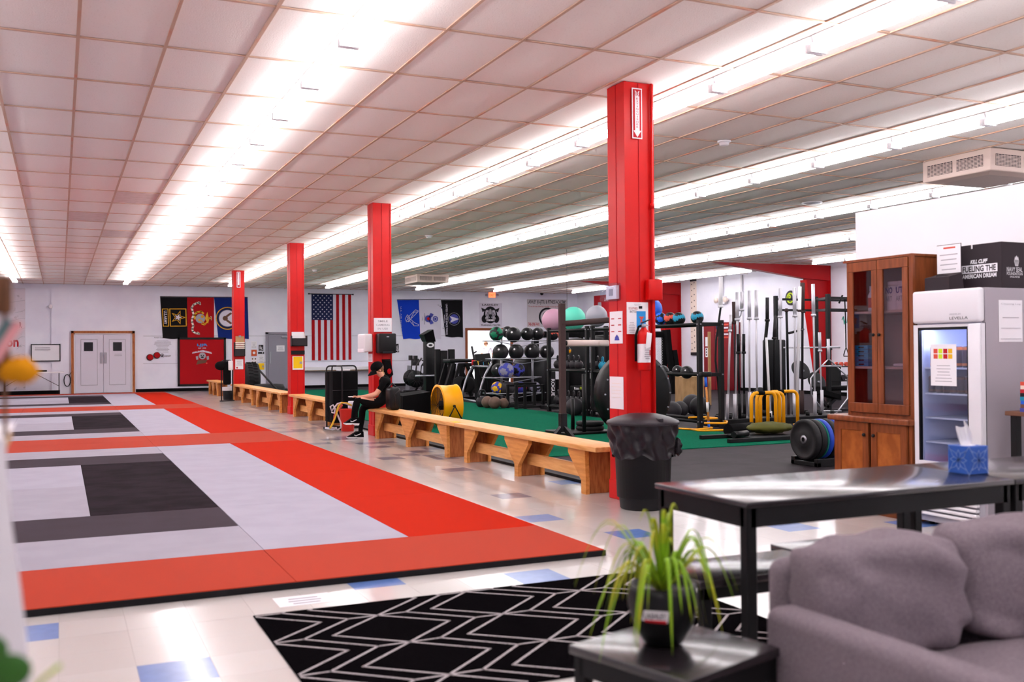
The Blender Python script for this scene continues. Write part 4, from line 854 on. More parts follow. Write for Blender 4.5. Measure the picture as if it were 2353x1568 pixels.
for x, r, dy, lb in ((1078, 62, .0, 'worn brown leather medicine ball, left one on the floor'), (1160, 64, -.35, 'tan leather medicine ball, middle one on the floor'), (1262, 54, -.3, 'smaller brown leather medicine ball, right one on floor')):
    ball(900+x/4.9, 915, r*1.1/4.9, Y=20.8+dy, base='leather', label=lb, z=FZ)
p = at_z(1116, 938); kettlebell((p.x-.05, p.y+.1, .023), 1.25, 'dark_metal', 'black kettlebell on the turf edge before the leather balls', None, .3)
# foreground rig stand with pads
t = thing('pull_up_stand', 'tall dark steel stand with padded crossbars in front of racks', 'rack', (6.0, 11.45, .023))
SX, SY = 6.5, 11.45
def sp(px, py): q = at_y(px, py, SY); return V((q.x, SY, q.z))
top = sp(1291, 698); SX = top.x
m = MB(); m.rbox((SX-.038, SY-.035, .3), (SX+.038, SY+.035, top.z), .006, 'brown_foam', 1); part('post', m, t)
m = MB(); m.rbox((SX-.045, SY-.045, .26), (SX+.045, SY+.045, .5), .006, 'black_metal', 1); part('sleeve', m, t)
for dx, dy in ((-.32, -.1), (.32, .18), (.12, -.32), (-.1, .32)): m = MB(); m.bar((SX, SY, .34), (SX+dx, SY+dy, .045), .05, .05, 'black_metal'); m.rbox((SX+dx-.04, SY+dy-.04, .023), (SX+dx+.04, SY+dy+.04, .045), .004, 'rubber', 1); part('leg', m, t)
b = sp(1292, 745); c = sp(1412, 735); m = MB(); m.path([b-V((.02, 0, 0)), c], .038, 'brown_foam', 12); part('top_pad', m, t)
b = sp(1297, 789); c = sp(1412, 789)
m = MB(); m.path([b+V((.03, 0, 0)), V((c.x-.1, SY, c.z))], .042, 'tape_white', 12); part('wrapped_pad', m, t); m = MB(); m.path([b-V((.05, 0, 0)), c], .032, 'black_metal', 10); part('crossbar', m, t)
x2 = c.x; m = MB(); m.rbox((x2-.03, SY-.04, .023), (x2+.04, SY+.04, 1.95), .006, 'black_metal', 1); part('rear_post', m, t)
# sled with plates
p = at_z(1345, 1000); 
t = thing('weight_sled', 'black push sled loaded with flat plates on the turf', 'sled', (7.35, 13.75, .024))
m = MB(); m.rbox((7.0, 13.4, .024), (7.9, 14.1, .06), .01, 'black_metal', 2); part('base', m, t)
for x, y in ((7.35, 13.45), (7.42, 13.95)):
    m = MB(); m.cyl((x, y, .06), (x, y, .95 if x < 7.4 else .55), .03, 'black_metal', n=10); part('post', m, t)
for k in range(2): m = MB(); m.lathe((7.62, 13.75, .061+k*.07), [(.2, 0), (.22, .01), (.22, .055), (.2, .065)], 'rubber', 24); solid('bumper_plate', m, 'black rubber plate lying flat on the sled, %s' % ('upper one' if k else 'lower one'), 'weight plate', (7.62, 13.75, .061+k*.07))
# round tub behind column A
p = at_y(1466, 900, 13.0); t = thing('drum_tub', 'huge dark round shell standing behind the nearest red column', 'equipment', (p.x, 13.0, FZ))
Ty = Matrix.Rotation(PI/2, 4, 'X'); rr = (at_y(1550, 900, 13.0).x-at_y(1386, 900, 13.0).x)/2*.98
m = MB(); m.lathe((p.x, 13.3, FZ+rr+.01), [(rr*.9, 0), (rr, .03), (rr, .27), (rr*.9, .3)], 'black_plastic', 40, Ty); part('shell', m, t)
m = MB()
for k in range(16): a = k*PI/8; m.cyl((p.x+rr*.93*math.cos(a), 13.0, FZ+rr+.01+rr*.93*math.sin(a)), (p.x+rr*.93*math.cos(a), 12.985, FZ+rr+.01+rr*.93*math.sin(a)), .014, 'galv', n=6)
part('bolt', m, t, kind='stuff')
# cage panels
CY = 25.0
t = thing('cage_panel', 'black padded cage fence with wire mesh behind the ball racks', 'fence', (14.3, CY, FZ))
X0c, X1c = 12.1, 16.45
m = MB(); m.rbox((X0c, CY-.06, FZ), (X1c, CY+.06, .5), .02, 'black_matte', 2); part('base_pad', m, t); m = MB(); m.rbox((X0c, CY-.07, 1.68), (X1c, CY+.07, 1.86), .03, 'black_matte', 2); part('top_pad', m, t)
for k in range(4): x = X0c+.05+k*(X1c-X0c-.1)/3; m = MB(); m.rbox((x-.06, CY-.08, FZ), (x+.06, CY+.08, 1.9), .02, 'black_matte', 2); part('post_pad', m, t)
m = MB(); g = .075; n = int((X1c-X0c)/g)
for k in range(-16, n):
    for s in (-1, 1):
        xa = X0c+k*g if s > 0 else X0c+(k+16)*g; pts = (xa, .5), (xa+s*1.18, 1.68); (a, za), (b, zb) = pts
        lo, hi = X0c, X1c
        if a < lo: za += (lo-a); a = lo
        if a > hi: za += (a-hi); a = hi
        if b > hi: zb -= (b-hi); b = hi
        if b < lo: zb -= (lo-b); b = lo
        if zb-za > .03: m.bar((a, CY, za), (b, CY, zb), .006, .006, 'white_plastic', (0, 1, 0))
part('wire_mesh', m, t, kind='stuff')
for px, lb in ((1541, 'leaning black padded post at the cage corner, taller'), (1556, 'leaning black padded post at the cage corner, shorter')):
    b = at_y(px+6, 880, 24.5); h = 1.9 if px == 1541 else 1.3; a = at_y(px-3, 800, 24.5); m = MB(); m.bar((b.x, 24.5, FZ), (a.x, 24.6, h), .14, .12, 'black_matte'); solid('foam_post', m, lb, 'pad', (b.x, 24.5, FZ))
# plywood boxes
t = thing('plyo_box', 'raw plywood jump box on the rubber floor below the slam balls', 'box', (12.86, 18.86, FZ), -.3)
for a, b in (((0, 0, 0), (.5, .018, .68)), ((0, .582, 0), (.5, .6, .68)), ((0, .018, 0), (.018, .582, .68)), ((.482, .018, 0), (.5, .582, .68)), ((.018, .018, .662), (.482, .582, .68))): m = MB(); m.box(a, b, 'plywood'); part('panel', m, t, True)
p = at_y(1632, 860, 19); m = MB(); m.rbox((p.x-.03, 19, FZ), (p.x+.03, 19.05, 1.72), .005, 'plywood', 1); solid('wood_board', m, 'raw timber board standing upright beyond the rack end posts', 'board', (p.x, 19.1, FZ))
# wall pieces on the right wall
fr, Tr = LX(RX-.004)
a, b, c, d = R4(fr, 1589, 647, 1601, 810); m = MB(Tr); m.rect(a, b, c, d, 0, .04, 'cream'); t = thing('peg_board', 'tall light wood climbing peg board on the right wall', 'peg board', Tr @ V(((a+c)/2, b, 0))); part('board', m, t)
m = MB(Tr); m.rect(a, b-.1, c, b, 0, .05, 'dark_metal'); m.rect(a, d, c, d+.1, 0, .05, 'dark_metal'); part('end_cap', m, t, kind='stuff')
m = MB(Tr)
for i in range(12):
    for j in range(2): m.disc(a+(c-a)*(.25+.5*j), b+(d-b)*(i+.5+.25*j)/12, .022, .04, .044, 'black_ink', 8)
part('peg_hole', m, t, kind='stuff')
def lb_ban(q, a, b, c, d):
    w = c-a; h = d-b; q.disc(a+w*.3, b+h*.5, .13, .003, .006, 'gray_ink', 12); q.poly([(a+w*.16, b+h*.3), (a+w*.44, b+h*.3), (a+w*.38, b+h*.75), (a+w*.22, b+h*.75)], .006, .009, 'gray_ink'); q.text('LASHLEY', a+w*.55, b+h*.78, c-w*.03, b+h*.9, 'white_paper', .006, .01); q.text('FITNESS', a+w*.55, b+h*.08, c-w*.03, b+h*.2, 'white_paper', .006, .01)
flat('banner', 'red crest banner on the right wall behind silver stability ball', 'banner', (fr, Tr), (1365, 678, 1410, 742), 'red_ink', lb_ban)
a, b, c, d = R4(fr, 1643, 742, 1702, 885); t = thing('locker', 'dark red cabinet with flag picture and sheets on the right wall', 'cabinet', (RX-.45, -(a+c)/2, FZ))
m = MB(); m.rbox((RX-.45, -c, FZ), (RX-.005, -a, d), .01, 'red_locker', 1); part('body', m, t)
T4 = frame((RX-.451, 0, 0), (0, -1, 0), (0, 0, 1)); m = MB(T4); w = c-a
m.rect(a+w*.45, FZ, a+w*.46, d, 0, .004, 'black_ink'); part('door_gap', m, t)
m = MB(T4); m.rect(a+.1, d-.75, a+.35, d-.45, 0, .004, 'white_paper'); m.rect(a+.1, d-1.1, a+.35, d-.8, 0, .004, 'white_paper')
for i in range(5): m.disc(a+.16+.12*(i % 2), d-1.03+.09*(i//2), .03, .004, .006, 'black_ink', 8)
part('sheet', m, t)
m = MB(T4)
for k in range(5): m.rect(a+w*.5, d-.1-.1*k, c-.03, d-.05-.1*k, 0, .004, 'flag_white' if k % 2 else 'coral')
m.rect(a+w*.5, d-.2, a+w*.72, d-.02, .004, .006, 'us_blue'); part('flag_picture', m, t)
a, b, c, d = R4(fr, 1806, 668, 1832, 702); cc = ((a+c)/2, (b+d)/2); t = thing('round_sign', 'round black wall sign with lime ring and letter R', 'sign', Tr @ V((cc[0], b, 0)))
m = MB(Tr); m.disc(*cc, (d-b)/2, 0, .05, 'dark_metal', 32); part('disc', m, t); m = MB(Tr); m.ring(*cc, (d-b)/2*.72, .035, .05, .056, 'lime', 28); m.text('R', cc[0]-.07, cc[1]-.1, cc[0]+.07, cc[1]+.1, 'lime', .056, .03); part('lettering', m, t)
a, b, c, d = R4(fr, 1649, 681, 1677, 699); t = thing('emergency_light', 'twin headed white emergency light on the right wall', 'light fixture', Tr @ V(((a+c)/2, b, 0))); m = MB(Tr); m.rect(a+.15, b, c-.15, d, 0, .09, 'white_plastic'); part('case', m, t)
for x in (a+.08, c-.08): m = MB(Tr); m.lathe((x, (b+d)/2, .02), [(.04, 0), (.09, .1), (.09, .13)], 'cream', 12); part('lamp_head', m, t)
for px, yy in ((1660, 700), (1704, 720)):
    p = at_x(px, 660, RX-.05); m = MB(); m.cyl((RX-.05, p.y, 2.9 if px < 1700 else .1), (RX-.05, p.y, CH-.01), .035, 'white_plastic', n=8); solid('wall_pipe', m, 'white painted pipe on the right wall, %s' % ('by the emergency light' if px < 1700 else 'longer one left of the round sign'), 'pipe', (RX-.05, p.y, 2.9 if px < 1700 else .1))
m = MB(Tr); 
for p in ([(1935, 735), (1938, 728), (1940, 745), (1943, 730)], [(1946, 742), (1948, 728), (1951, 742)]): m.line([fr(*q) for q in p], .03, 0, .003, 'green_ink')
solid('wall_writing', m, 'green handwriting on the right wall beside the suspension strap', 'lettering', Tr @ V((*fr(1945, 745), 0)))
# ================= BARBELL HOLDER =================
HY = 14.0
t = thing('barbell_holder', 'black floor stand of many vertical barbells', 'rack', (10.8, HY, FZ))
m = MB(); m.rbox((10.03, HY-.3, FZ), (12.9, HY+.3, .13), .01, 'black_metal', 1); part('base', m, t)
hx = [10.1+.28*k for k in range(10)]
m = MB()
for x in hx:
    for y in (HY-.18, HY+.18): m.cyl((x, y, .13), (x, y, .2), .035, 'black_metal', n=8)
part('socket', m, t, kind='stuff')
def bar_(label, pts, Y0, top_sl=None, mt='bar_steel', smt=None, r=.017, sr=.032, name='barbell'):
    """pts px path from top to bottom; top_sl = px y where the sleeve ends"""
    P = [at_y(x, y, Y0) for x, y in pts]; b = P[-1]; t = thing(name, label, 'barbell', (b.x, Y0, .131))
    P[-1] = V((b.x, Y0, .131)); P = [V(p) for p in P]
    if top_sl:
        e = at_y(pts[0][0]+(pts[1][0]-pts[0][0])*(top_sl-pts[0][1])/max(1, pts[1][1]-pts[0][1]), top_sl, Y0)
        m = MB(); m.path([P[0], e], sr, smt or mt, 12); part('sleeve', m, t); m = MB(); dv = (P[0]-e).normalized()*.03; m.path([e-dv*.3, e+dv], sr*1.4, smt or mt, 12); part('collar', m, t)
    m = MB(); m.path(P, r, mt, 8); part('shaft', m, t)
    m = MB(); q = P[-1]; m.path([q, q+V((0, 0, .42))], sr, smt or mt, 10) if top_sl and len(P) < 4 else m.path([q, q+V((0, 0, .1))], r*1.5, mt, 8); part('lower_sleeve', m, t)
    return t
F_, B2 = HY-.18, HY+.18
bar_('cambered barbell with white sleeve and black bent shaft, leftmost', [(1656, 637), (1656, 706), (1651, 745), (1645, 785), (1644, 830), (1650, 880), (1653, 930), (1654, 960)], F_, 706, 'black_metal', 'white_plastic', .018)
bar_('thin dull grey bar with ring near its top', [(1679, 724), (1676, 800), (1672, 960)], F_, 762, 'bar_steel', None, .02, .024)
bar_('dark bronze barbell left of the silver pair', [(1686, 694), (1688, 800), (1690, 950)], B2, 743, 'dark_metal', 'brown_foam', .016)
bar_('silver barbell touching the dark bronze one', [(1694, 672), (1694, 760), (1689, 960)], F_, 736)
bar_('silver bar with short sleeve and hooked shaft', [(1705, 671), (1704, 714), (1702, 725), (1697, 732), (1696, 800), (1698, 950)], B2, 714, 'galv', 'bar_steel', .012)
bar_('silver barbell, left of two alike near the holder middle', [(1722, 668), (1722, 800), (1723, 950)], B2, 734)
bar_('silver barbell, right of two alike near the holder middle', [(1738, 667), (1738, 800), (1741, 960)], F_, 734)
bar_('short black bar standing left of its twin', [(1696, 768), (1697, 850), (1700, 955)], F_-.02, 812, 'black_metal', None, .018, .03)
bar_('short black bar standing right of its twin', [(1709, 768), (1709, 850), (1711, 955)], F_+.02, 812, 'black_metal', None, .018, .027)
bar_('black grip bar behind the black block with square pad', [(1763, 684), (1763, 740), (1757, 800), (1756, 940)], B2, 738, 'black_metal', 'dark_metal', .03)
bar_('white pole leaning slightly below the black grip bar', [(1761, 776), (1765, 860), (1770, 955)], F_, None, 'white_plastic', None, .022, .022, 'pole')
bar_('stubby dark bar beside the silver barbell right of centre', [(1782, 726), (1779, 780), (1777, 950)], B2, 779, 'black_metal', 'dark_metal', .02)
bar_('silver barbell right of the stubby dark bar', [(1793, 663), (1793, 760), (1796, 950)], F_, 730)
bar_('slim black bar with brown cap between silver barbells', [(1807, 709), (1809, 780), (1812, 950)], B2, 716, 'black_metal', 'brown_foam', .022, .024)
bar_('silver barbell in front of the round wall sign', [(1825, 661), (1827, 760), (1826, 955)], F_, 728)
t = bar_('thick dark axle bar, tallest on the holder, with side handle', [(1844, 650), (1844, 730), (1843, 950)], B2, 718, 'dark_metal', 'brown_foam', .022, .04)
m = MB(); m.path([at_y(1813, 766, B2-.1), at_y(1846, 757, B2)], .022, 'dark_metal', 8); part('side_handle', m, t)
bar_('second dark axle sleeve left of the tallest bar', [(1838, 659), (1836, 760), (1829, 950)], F_+.02, 716, 'white_plastic', 'brown_foam', .03, .024)
bar_('silver barbell in front of the red wall frame', [(1868, 653), (1870, 760), (1873, 955)], F_, 726)
bar_('short silver bar beside the hex shaped trap bar', [(1883, 764), (1885, 830), (1889, 940)], B2, 808, 'bar_steel', None, .014, .028)
# hex bar hung
hy = 14.35; g = lambda x, y: at_y(x, y, hy)
t = thing('trap_bar', 'silver hexagonal trap bar standing upright beside the wooden cabinet', 'barbell', (g(1904, 960).x, hy, FZ))
m = MB(); m.path([g(1904, 825), g(1872, 858), g(1863, 870), g(1864, 908), g(1905, 962), g(1920, 952), g(1948, 916), g(1948, 867)], .015, 'chrome', 8, True); part('frame', m, t)
m = MB(); m.path([g(1903, 779), g(1904, 825)], .028, 'bar_steel', 12); part('sleeve', m, t); m = MB(); b = g(1905, 962); m.path([b, V((b.x, hy, FZ))], .028, 'bar_steel', 12); part('lower_sleeve', m, t)
for y, xa, xb in ((842, 1886, 1933), (945, 1886, 1933)): m = MB(); m.path([g(xa, y), g(xb, y)], .016, 'chrome', 8); part('handle', m, t)
# sledgehammer
b = at_y(1629, 960, 13.35); tp = at_y(1621, 862, 13.35); t = thing('sledgehammer', 'upturned sledgehammer with blue and white taped wooden handle', 'hammer', (b.x, 13.35, FZ))
b = V((b.x, 13.35, FZ)); m = MB(); m.path([b, tp], .018, 'pine', 8); part('handle', m, t)
for f0, f1, c_ in ((0, .15, 'royal_ball'), (.32, .5, 'white_plastic'), (.78, .97, 'royal_ball')): m = MB(); m.path([b.lerp(tp, f0), b.lerp(tp, f1)], .022, c_, 8); part('tape_wrap', m, t)
m = MB(); m.rbox((tp.x-.1, tp.y-.04, tp.z-.03), (tp.x+.1, tp.y+.04, tp.z+.05), .012, 'black_metal', 2); part('head', m, t)
# hurdles standing
def hurdle(xa, xb, yt, Y0, label, yb=996):
    a = at_y(xa, yb, Y0); b = at_y(xb, yb, Y0); zt = at_y((xa+xb)/2, yt, Y0).z; r = .028; R = .1; t = thing('hurdle', label, 'hurdle', ((a.x+b.x)/2, Y0, .026), group='yellow speed hurdles')
    P = [(a.x, Y0, .0)]; 
    for k in range(5): g = k*PI/8; P.append((a.x+R-R*math.cos(g), Y0, zt-R+R*math.sin(g)))
    for k in range(5): g = PI/2-k*PI/8; P.append((b.x-R+R*math.cos(g), Y0, zt-R+R*math.sin(g)))
    P.append((b.x, Y0, 0)); P[0] = (a.x, Y0, .05); P[-1] = (b.x, Y0, .05)
    m = MB(); m.path(P, r, 'yellow', 10); part('frame', m, t)
    m = MB(); cx = (a.x+b.x)/2-.05; m.path([(cx-.06, Y0, zt), (cx+.06, Y0, zt)], r+.006, 'black_matte', 10); part('grip', m, t)
    for x in (a.x, b.x): m = MB(); m.path([(x, Y0-.1, .038), (x, Y0+.1, .038)], .014, 'yellow', 8); part('foot', m, t)
hurdle(1727, 1783, 903, 12.40, 'standing yellow hurdle, front one at the left'); hurdle(1740, 1792, 903, 12.66, 'standing yellow hurdle, second behind the front one'); hurdle(1748, 1801, 903, 12.92, 'standing yellow hurdle, third behind the front one'); hurdle(1765, 1833, 900, 13.18, 'widest standing yellow hurdle, at the right rear')
# lying hurdles
for i, (px, py, rz, w, l, lb) in enumerate(((1600, 990, .3, .5, .35, 'flat yellow hurdle lying leftmost on the turf'), (1637, 1000, -.2, .55, .3, 'flat yellow hurdle lying nearest on the turf'), (1645, 988, .9, .5, .35, 'flat yellow hurdle lying farthest on the turf'), (1618, 984, 1.6, .45, .3, 'flat yellow hurdle crossing the others on the turf'))):
    p = at_z(px, py); z = .04+.042*i; t = thing('hurdle', lb, 'hurdle', (p.x, p.y, .023), rz, group='yellow speed hurdles lying down'); m = MB(); m.path([(-w/2, l/2, z-.023), (-w/2, -l/2+.06, z-.023), (-w/2+.06, -l/2, z-.023), (w/2-.06, -l/2, z-.023), (w/2, -l/2+.06, z-.023), (w/2, l/2, z-.023)], .016, 'yellow', 8); part('frame', m, t, True)
# platform, sandbag, roller
a = at_z(1640, 1018); b = at_z(1812, 1012); t = thing('low_platform', 'low black steel platform on the turf edge in front of the hurdles', 'platform', ((a.x+b.x)/2, a.y, .023))
m = MB(); m.rbox((a.x, 11.15, .023), (b.x, 11.22, .08), .006, 'black_metal', 1); m.rbox((a.x, 11.8, .023), (b.x, 11.87, .08), .006, 'black_metal', 1); m.rbox((a.x+.45, 11.2, .05), (b.x, 11.82, .085), .01, 'rubber', 1); part('frame', m, t)
m = MB(); m.path([(a.x+.1, 11.2, .13), (a.x+.42, 11.32, .13)], .045, 'black_plastic', 12); part('roller', m, t)
p = at_y(1768, 1003, 11.5); m = MB(); m.ball((p.x, 11.5, .178), .08, 'olive', (4.6, 3.2, 1), 24, 12, fn=lambda d: 1+.08*math.sin(d.x*2.2)+.05*math.sin(d.y*5)); solid('sandbag', m, 'flattened olive green sandbag in front of the yellow hurdles', 'bag', (p.x, 11.5, .086))
p = at_y(1700, 1000, 12.1); m = MB(); m.path([(p.x-.25, 12.05, .113), (p.x+.3, 12.2, .113)], .09, 'black_matte', 14); solid('foam_roll', m, 'thick black foam roll lying left of the sandbag', 'roll', (p.x, 12.1, .023))
# plates row
t = thing('plate_rack', 'low black rack holding standing bumper plates beside the cabinet', 'rack', (7.9, 8.72, FZ))
m = MB(); m.rbox((7.55, 8.5, FZ), (8.7, 8.56, .1), .006, 'black_metal', 1); m.rbox((7.55, 8.88, FZ), (8.7, 8.94, .1), .006, 'black_metal', 1); m.rbox((7.55, 8.5, FZ), (7.6, 8.94, .06), .006, 'black_metal', 1); part('frame', m, t)
Tx = Matrix.Rotation(PI/2, 4, 'Y'); x = 7.54
for w, r, c_, lb in ((.075, .225, 'rubber', 'black bumper plate, first at the left end of the rack'), (.07, .225, 'rubber', 'black bumper plate, second from the left end'), (.02, .222, 'plate_green', 'thin teal bumper plate between black and blue plates'), (.06, .225, 'plate_blue', 'blue bumper plate, left of the two blue ones'), (.075, .225, 'rubber', 'black bumper plate between the two blue ones'), (.06, .222, 'plate_blue', 'blue bumper plate, right of the two blue ones'), (.06, .215, 'fan_yellow', 'yellow bumper plate half hidden by the wooden cabinet')):
    t = thing('bumper_plate', lb, 'weight plate', (x+w/2, 8.72, .08)); z = .3
    m = MB(); m.lathe((x, 8.72, z), [(.025, .01), (.09, .005), (.1, .012), (.18, .012), (.195, 0), (r-.008, 0), (r, .01), (r, w-.01), (r-.008, w), (.195, w), (.18, w-.012), (.025, w-.012)], c_, 40, Tx, False); part('rim', m, t)
    m = MB(); m.lathe((x+.002, 8.72, z), [(.026, 0), (.05, .002), (.05, w-.004), (.026, w-.004)], 'galv', 20, Tx, False); part('hub_ring', m, t); x += w+.012 if w > .03 else w+.006
# ================= DRUM FAN, BLOCK =================
fx, fy, fz, fr_ = 6.0, 15.85, .40, .345
t = thing('drum_fan', 'big yellow drum fan standing on the turf behind the bench', 'fan', (fx, fy, .023))
m = MB(); m.lathe((fx-.17, fy, fz), [(fr_-.03, 0), (fr_+.01, 0), (fr_, .02), (fr_-.01, .17), (fr_, .32), (fr_+.01, .34), (fr_-.03, .34), (fr_-.03, .3), (fr_-.035, .17), (fr_-.03, 0)], 'fan_yellow', 40, Tx, False); part('drum', m, t)
m = MB()
for k in range(14): r = .03+k*.024; m.path([(fx-.165, fy+r*math.cos(a*PI/12), fz+r*math.sin(a*PI/12)) for a in range(24)], .0025, 'black_metal', 4, True)
for k in range(8): a = k*PI/4; m.path([(fx-.165, fy, fz), (fx-.165, fy+.345*math.cos(a), fz+.345*math.sin(a))], .003, 'black_metal', 4)
part('guard', m, t, kind='stuff')
m = MB(); m.cyl((fx-.12, fy, fz), (fx+.12, fy, fz), .08, 'black_plastic', n=16); mo = part('motor', m, t)
for k in range(4):
    a = k*PI/2+.4; m = MB(); c_, s_ = math.cos(a), math.sin(a)
    m.add([(fx-.02, fy+.08*c_-.03*s_, fz+.08*s_+.03*c_), (fx+.03, fy+.08*c_+.05*s_, fz+.08*s_-.05*c_), (fx+.06, fy+.32*c_+.1*s_, fz+.32*s_-.1*c_), (fx-.04, fy+.32*c_-.1*s_, fz+.32*s_+.1*c_)], [(0, 1, 2, 3), (3, 2, 1, 0)], 'seal_brown'); part('blade', m, mo)
for s in (-1, 1):
    m = MB(); y = fy+s*(fr_+.04); m.path([(fx-.2, y, .04), (fx, y, fz), (fx+.2, y, .04)], .016, 'black_metal', 8); m.cyl((fx, y, fz), (fx, fy+s*fr_, fz), .02, 'black_metal'); part('leg', m, t)
m = MB(); m.path([(fx+.2, fy-.41, .04), (fx+.2, fy+.41, .04)], .016, 'black_metal', 8); part('foot_bar', m, t)
t = thing('foam_block', 'matte black block with slanted top between bench and yellow fan', 'block', (5.55, 16.2, .023))
m = MB(); m.add([(5.3, 16.1, .023), (5.8, 16.1, .023), (5.8, 16.55, .023), (5.3, 16.55, .023), (5.3, 16.1, .56), (5.8, 16.1, .62), (5.8, 16.55, .64), (5.3, 16.55, .58)], [(0, 3, 2, 1), (4, 5, 6, 7), (0, 1, 5, 4), (1, 2, 6, 5), (2, 3, 7, 6), (3, 0, 4, 7)], 'black_matte'); part('body', m, t)
m = MB(); m.box((5.34, 16.095, .3), (5.5, 16.0995, .32), 'gray_ink'); part('stitching', m, t)
# ================= LEFT CARDIO AREA =================
def P_(px, py, Y0): return at_y(px, py, Y0)
t = thing('ski_machine', 'tall black pulley machine with white oval emblem near far wall', 'exercise machine', (9.9, 27, FZ))
c = P_(988, 850, 27); x = c.x; m = MB(); m.rbox((x-.16, 26.9, FZ), (x+.12, 27.15, 1.68), .02, 'black_plastic', 2); part('column', m, t)
m = MB(); m.add([(x-.16, 26.88, 1.6), (x+.14, 26.88, 1.6), (x+.14, 27.2, 1.6), (x-.16, 27.2, 1.6), (x-.26, 26.75, 1.8), (x+.02, 26.75, 1.95), (x+.02, 27.2, 1.95), (x-.26, 27.2, 1.8)], [(0, 3, 2, 1), (4, 5, 6, 7), (0, 1, 5, 4), (1, 2, 6, 5), (2, 3, 7, 6), (3, 0, 4, 7)], 'black_plastic'); part('head', m, t)
m = MB(frame((x, 26.89, 0), (1, 0, 0), (0, 0, 1))); m.disc(-.02, 1.5, .11, 0, .006, 'white_plastic', 20, .07); m.disc(-.02, 1.5, .06, .006, .01, 'black_ink', 14, .03); part('emblem', m, t)
m = MB(); m.rbox((x-.4, 26.5, FZ), (x+.4, 27.4, .06), .01, 'black_metal', 1); part('base', m, t)
m = MB(); m.path([(x-.5, 26.85, .62), (x+.1, 26.85, .62)], .03, 'galv', 8); part('crossbar', m, t)
def airbike(px, Y0, label):
    p = P_(px, 870, Y0); x = p.x; t = thing('exercise_bike', label, 'exercise machine', (x, Y0, FZ))
    m = MB(); m.lathe((x-.25, Y0+.05, .5), [(.08, 0), (.25, .02), (.26, .06), (.25, .1), (.08, .12)], 'black_plastic', 28, Matrix.Rotation(PI/2, 4, 'X')); part('fan_wheel', m, t)
    m = MB()
    for k in range(12): a = k*PI/6; m.path([(x-.25+.08*math.cos(a), Y0-.075, .5+.08*math.sin(a)), (x-.25+.25*math.cos(a), Y0-.075, .5+.25*math.sin(a))], .006, 'dark_metal', 4)
    part('spoke', m, t, kind='stuff')
    m = MB(); m.bar((x-.5, Y0, .08), (x+.5, Y0, .08), .07, .06, 'black_metal'); m.bar((x-.5, Y0-.25, .05), (x-.5, Y0+.25, .05), .06, .06, 'black_metal'); m.bar((x+.5, Y0-.25, .05), (x+.5, Y0+.25, .05), .06, .06, 'black_metal'); m.bar((x-.1, Y0, .1), (x+.3, Y0, .85), .06, .06, 'black_metal'); part('frame', m, t)
    m = MB(); m.rbox((x+.15, Y0-.13, .86), (x+.45, Y0+.13, .95), .03, 'black_matte', 2); part('saddle', m, t)
    for s in (-1, 1): m = MB(); m.path([(x-.2, Y0+s*.2, .4), (x-.15, Y0+s*.22, .9), (x+.02, Y0+s*.22, 1.12)], .018, 'dark_metal', 8); part('handle', m, t)
    m = MB(); m.rbox((x-.3, Y0-.1, 1.05), (x-.22, Y0+.1, 1.2), .01, 'black_plastic', 1); part('console', m, t)
airbike(962, 29.5, 'black fan wheel exercise bike nearest to the grey rower'); airbike(974, 28.1, 'black fan wheel exercise bike right before the tall pulley machine')
t = thing('rowing_machine', 'grey legged rowing machine by the far wall baseboard', 'exercise machine', (10.1, 31.5, FZ)); p = P_(940, 870, 31.5); x = p.x
m = MB(); m.bar((x-.1, 31.4, FZ), (x-.02, 31.4, .85), .12, .06, 'galv'); m.bar((x-.25, 31.4, .03), (x+.35, 31.4, .03), .08, .03, 'galv'); part('stand', m, t)
m = MB(); m.rbox((x+.05, 31.3, .85), (x+.3, 31.45, 1.08), .02, 'dark_metal', 2); part('monitor', m, t); m = MB(); m.bar((x, 31.5, .4), (x+1.6, 31.9, .42), .1, .08, 'galv'); part('rail', m, t); m = MB(); m.rbox((x+.9, 31.55, .46), (x+1.2, 31.85, .52), .02, 'black_matte', 2); part('seat', m, t)
def posts(label, Y0, pxs, base=(1000, 1045)):
    a = P_(base[0], 880, Y0).x; b = P_(base[1], 880, Y0).x; t = thing('weight_machine', label, 'exercise machine', ((a+b)/2, Y0, FZ)); m = MB(); m.rbox((a-.1, Y0-.3, FZ), (b+.1, Y0+.3, .07), .01, 'black_metal', 1); part('base', m, t)
    for px, py, w in pxs: p = P_(px, py, Y0); m = MB(); m.rbox((p.x-w, Y0-w, .07), (p.x+w, Y0+w, p.z), .01, 'black_metal', 1); part('upright', m, t)
    return t
t = posts('black machine with three blunt uprights right of the pulley machine', 25.9, [(1005, 803, .07), (1018, 806, .1), (1037, 803, .08)])
p = P_(1018, 815, 26.6); m = MB(); m.path([(p.x-.1, 26.45, p.z-.3), (p.x-.13, 26.45, p.z+.05), (p.x-.05, 26.45, p.z+.1)], .02, 'black_metal', 6); part('handle', m, t); m = MB(); m.disc(0, 0, .04, 0, .01, 'coral', 8); m = MB(frame((p.x+.02, 26.49, p.z-.05), (1, 0, 0), (0, 0, 1))); m.disc(0, 0, .05, 0, .01, 'coral', 8); part('decal', m, t)
m = MB(); m.rbox((p.x-.3, 26.25, .3), (p.x+.5, 26.4, .62), .04, 'black_plastic', 2); part('weight_stack', m, t)
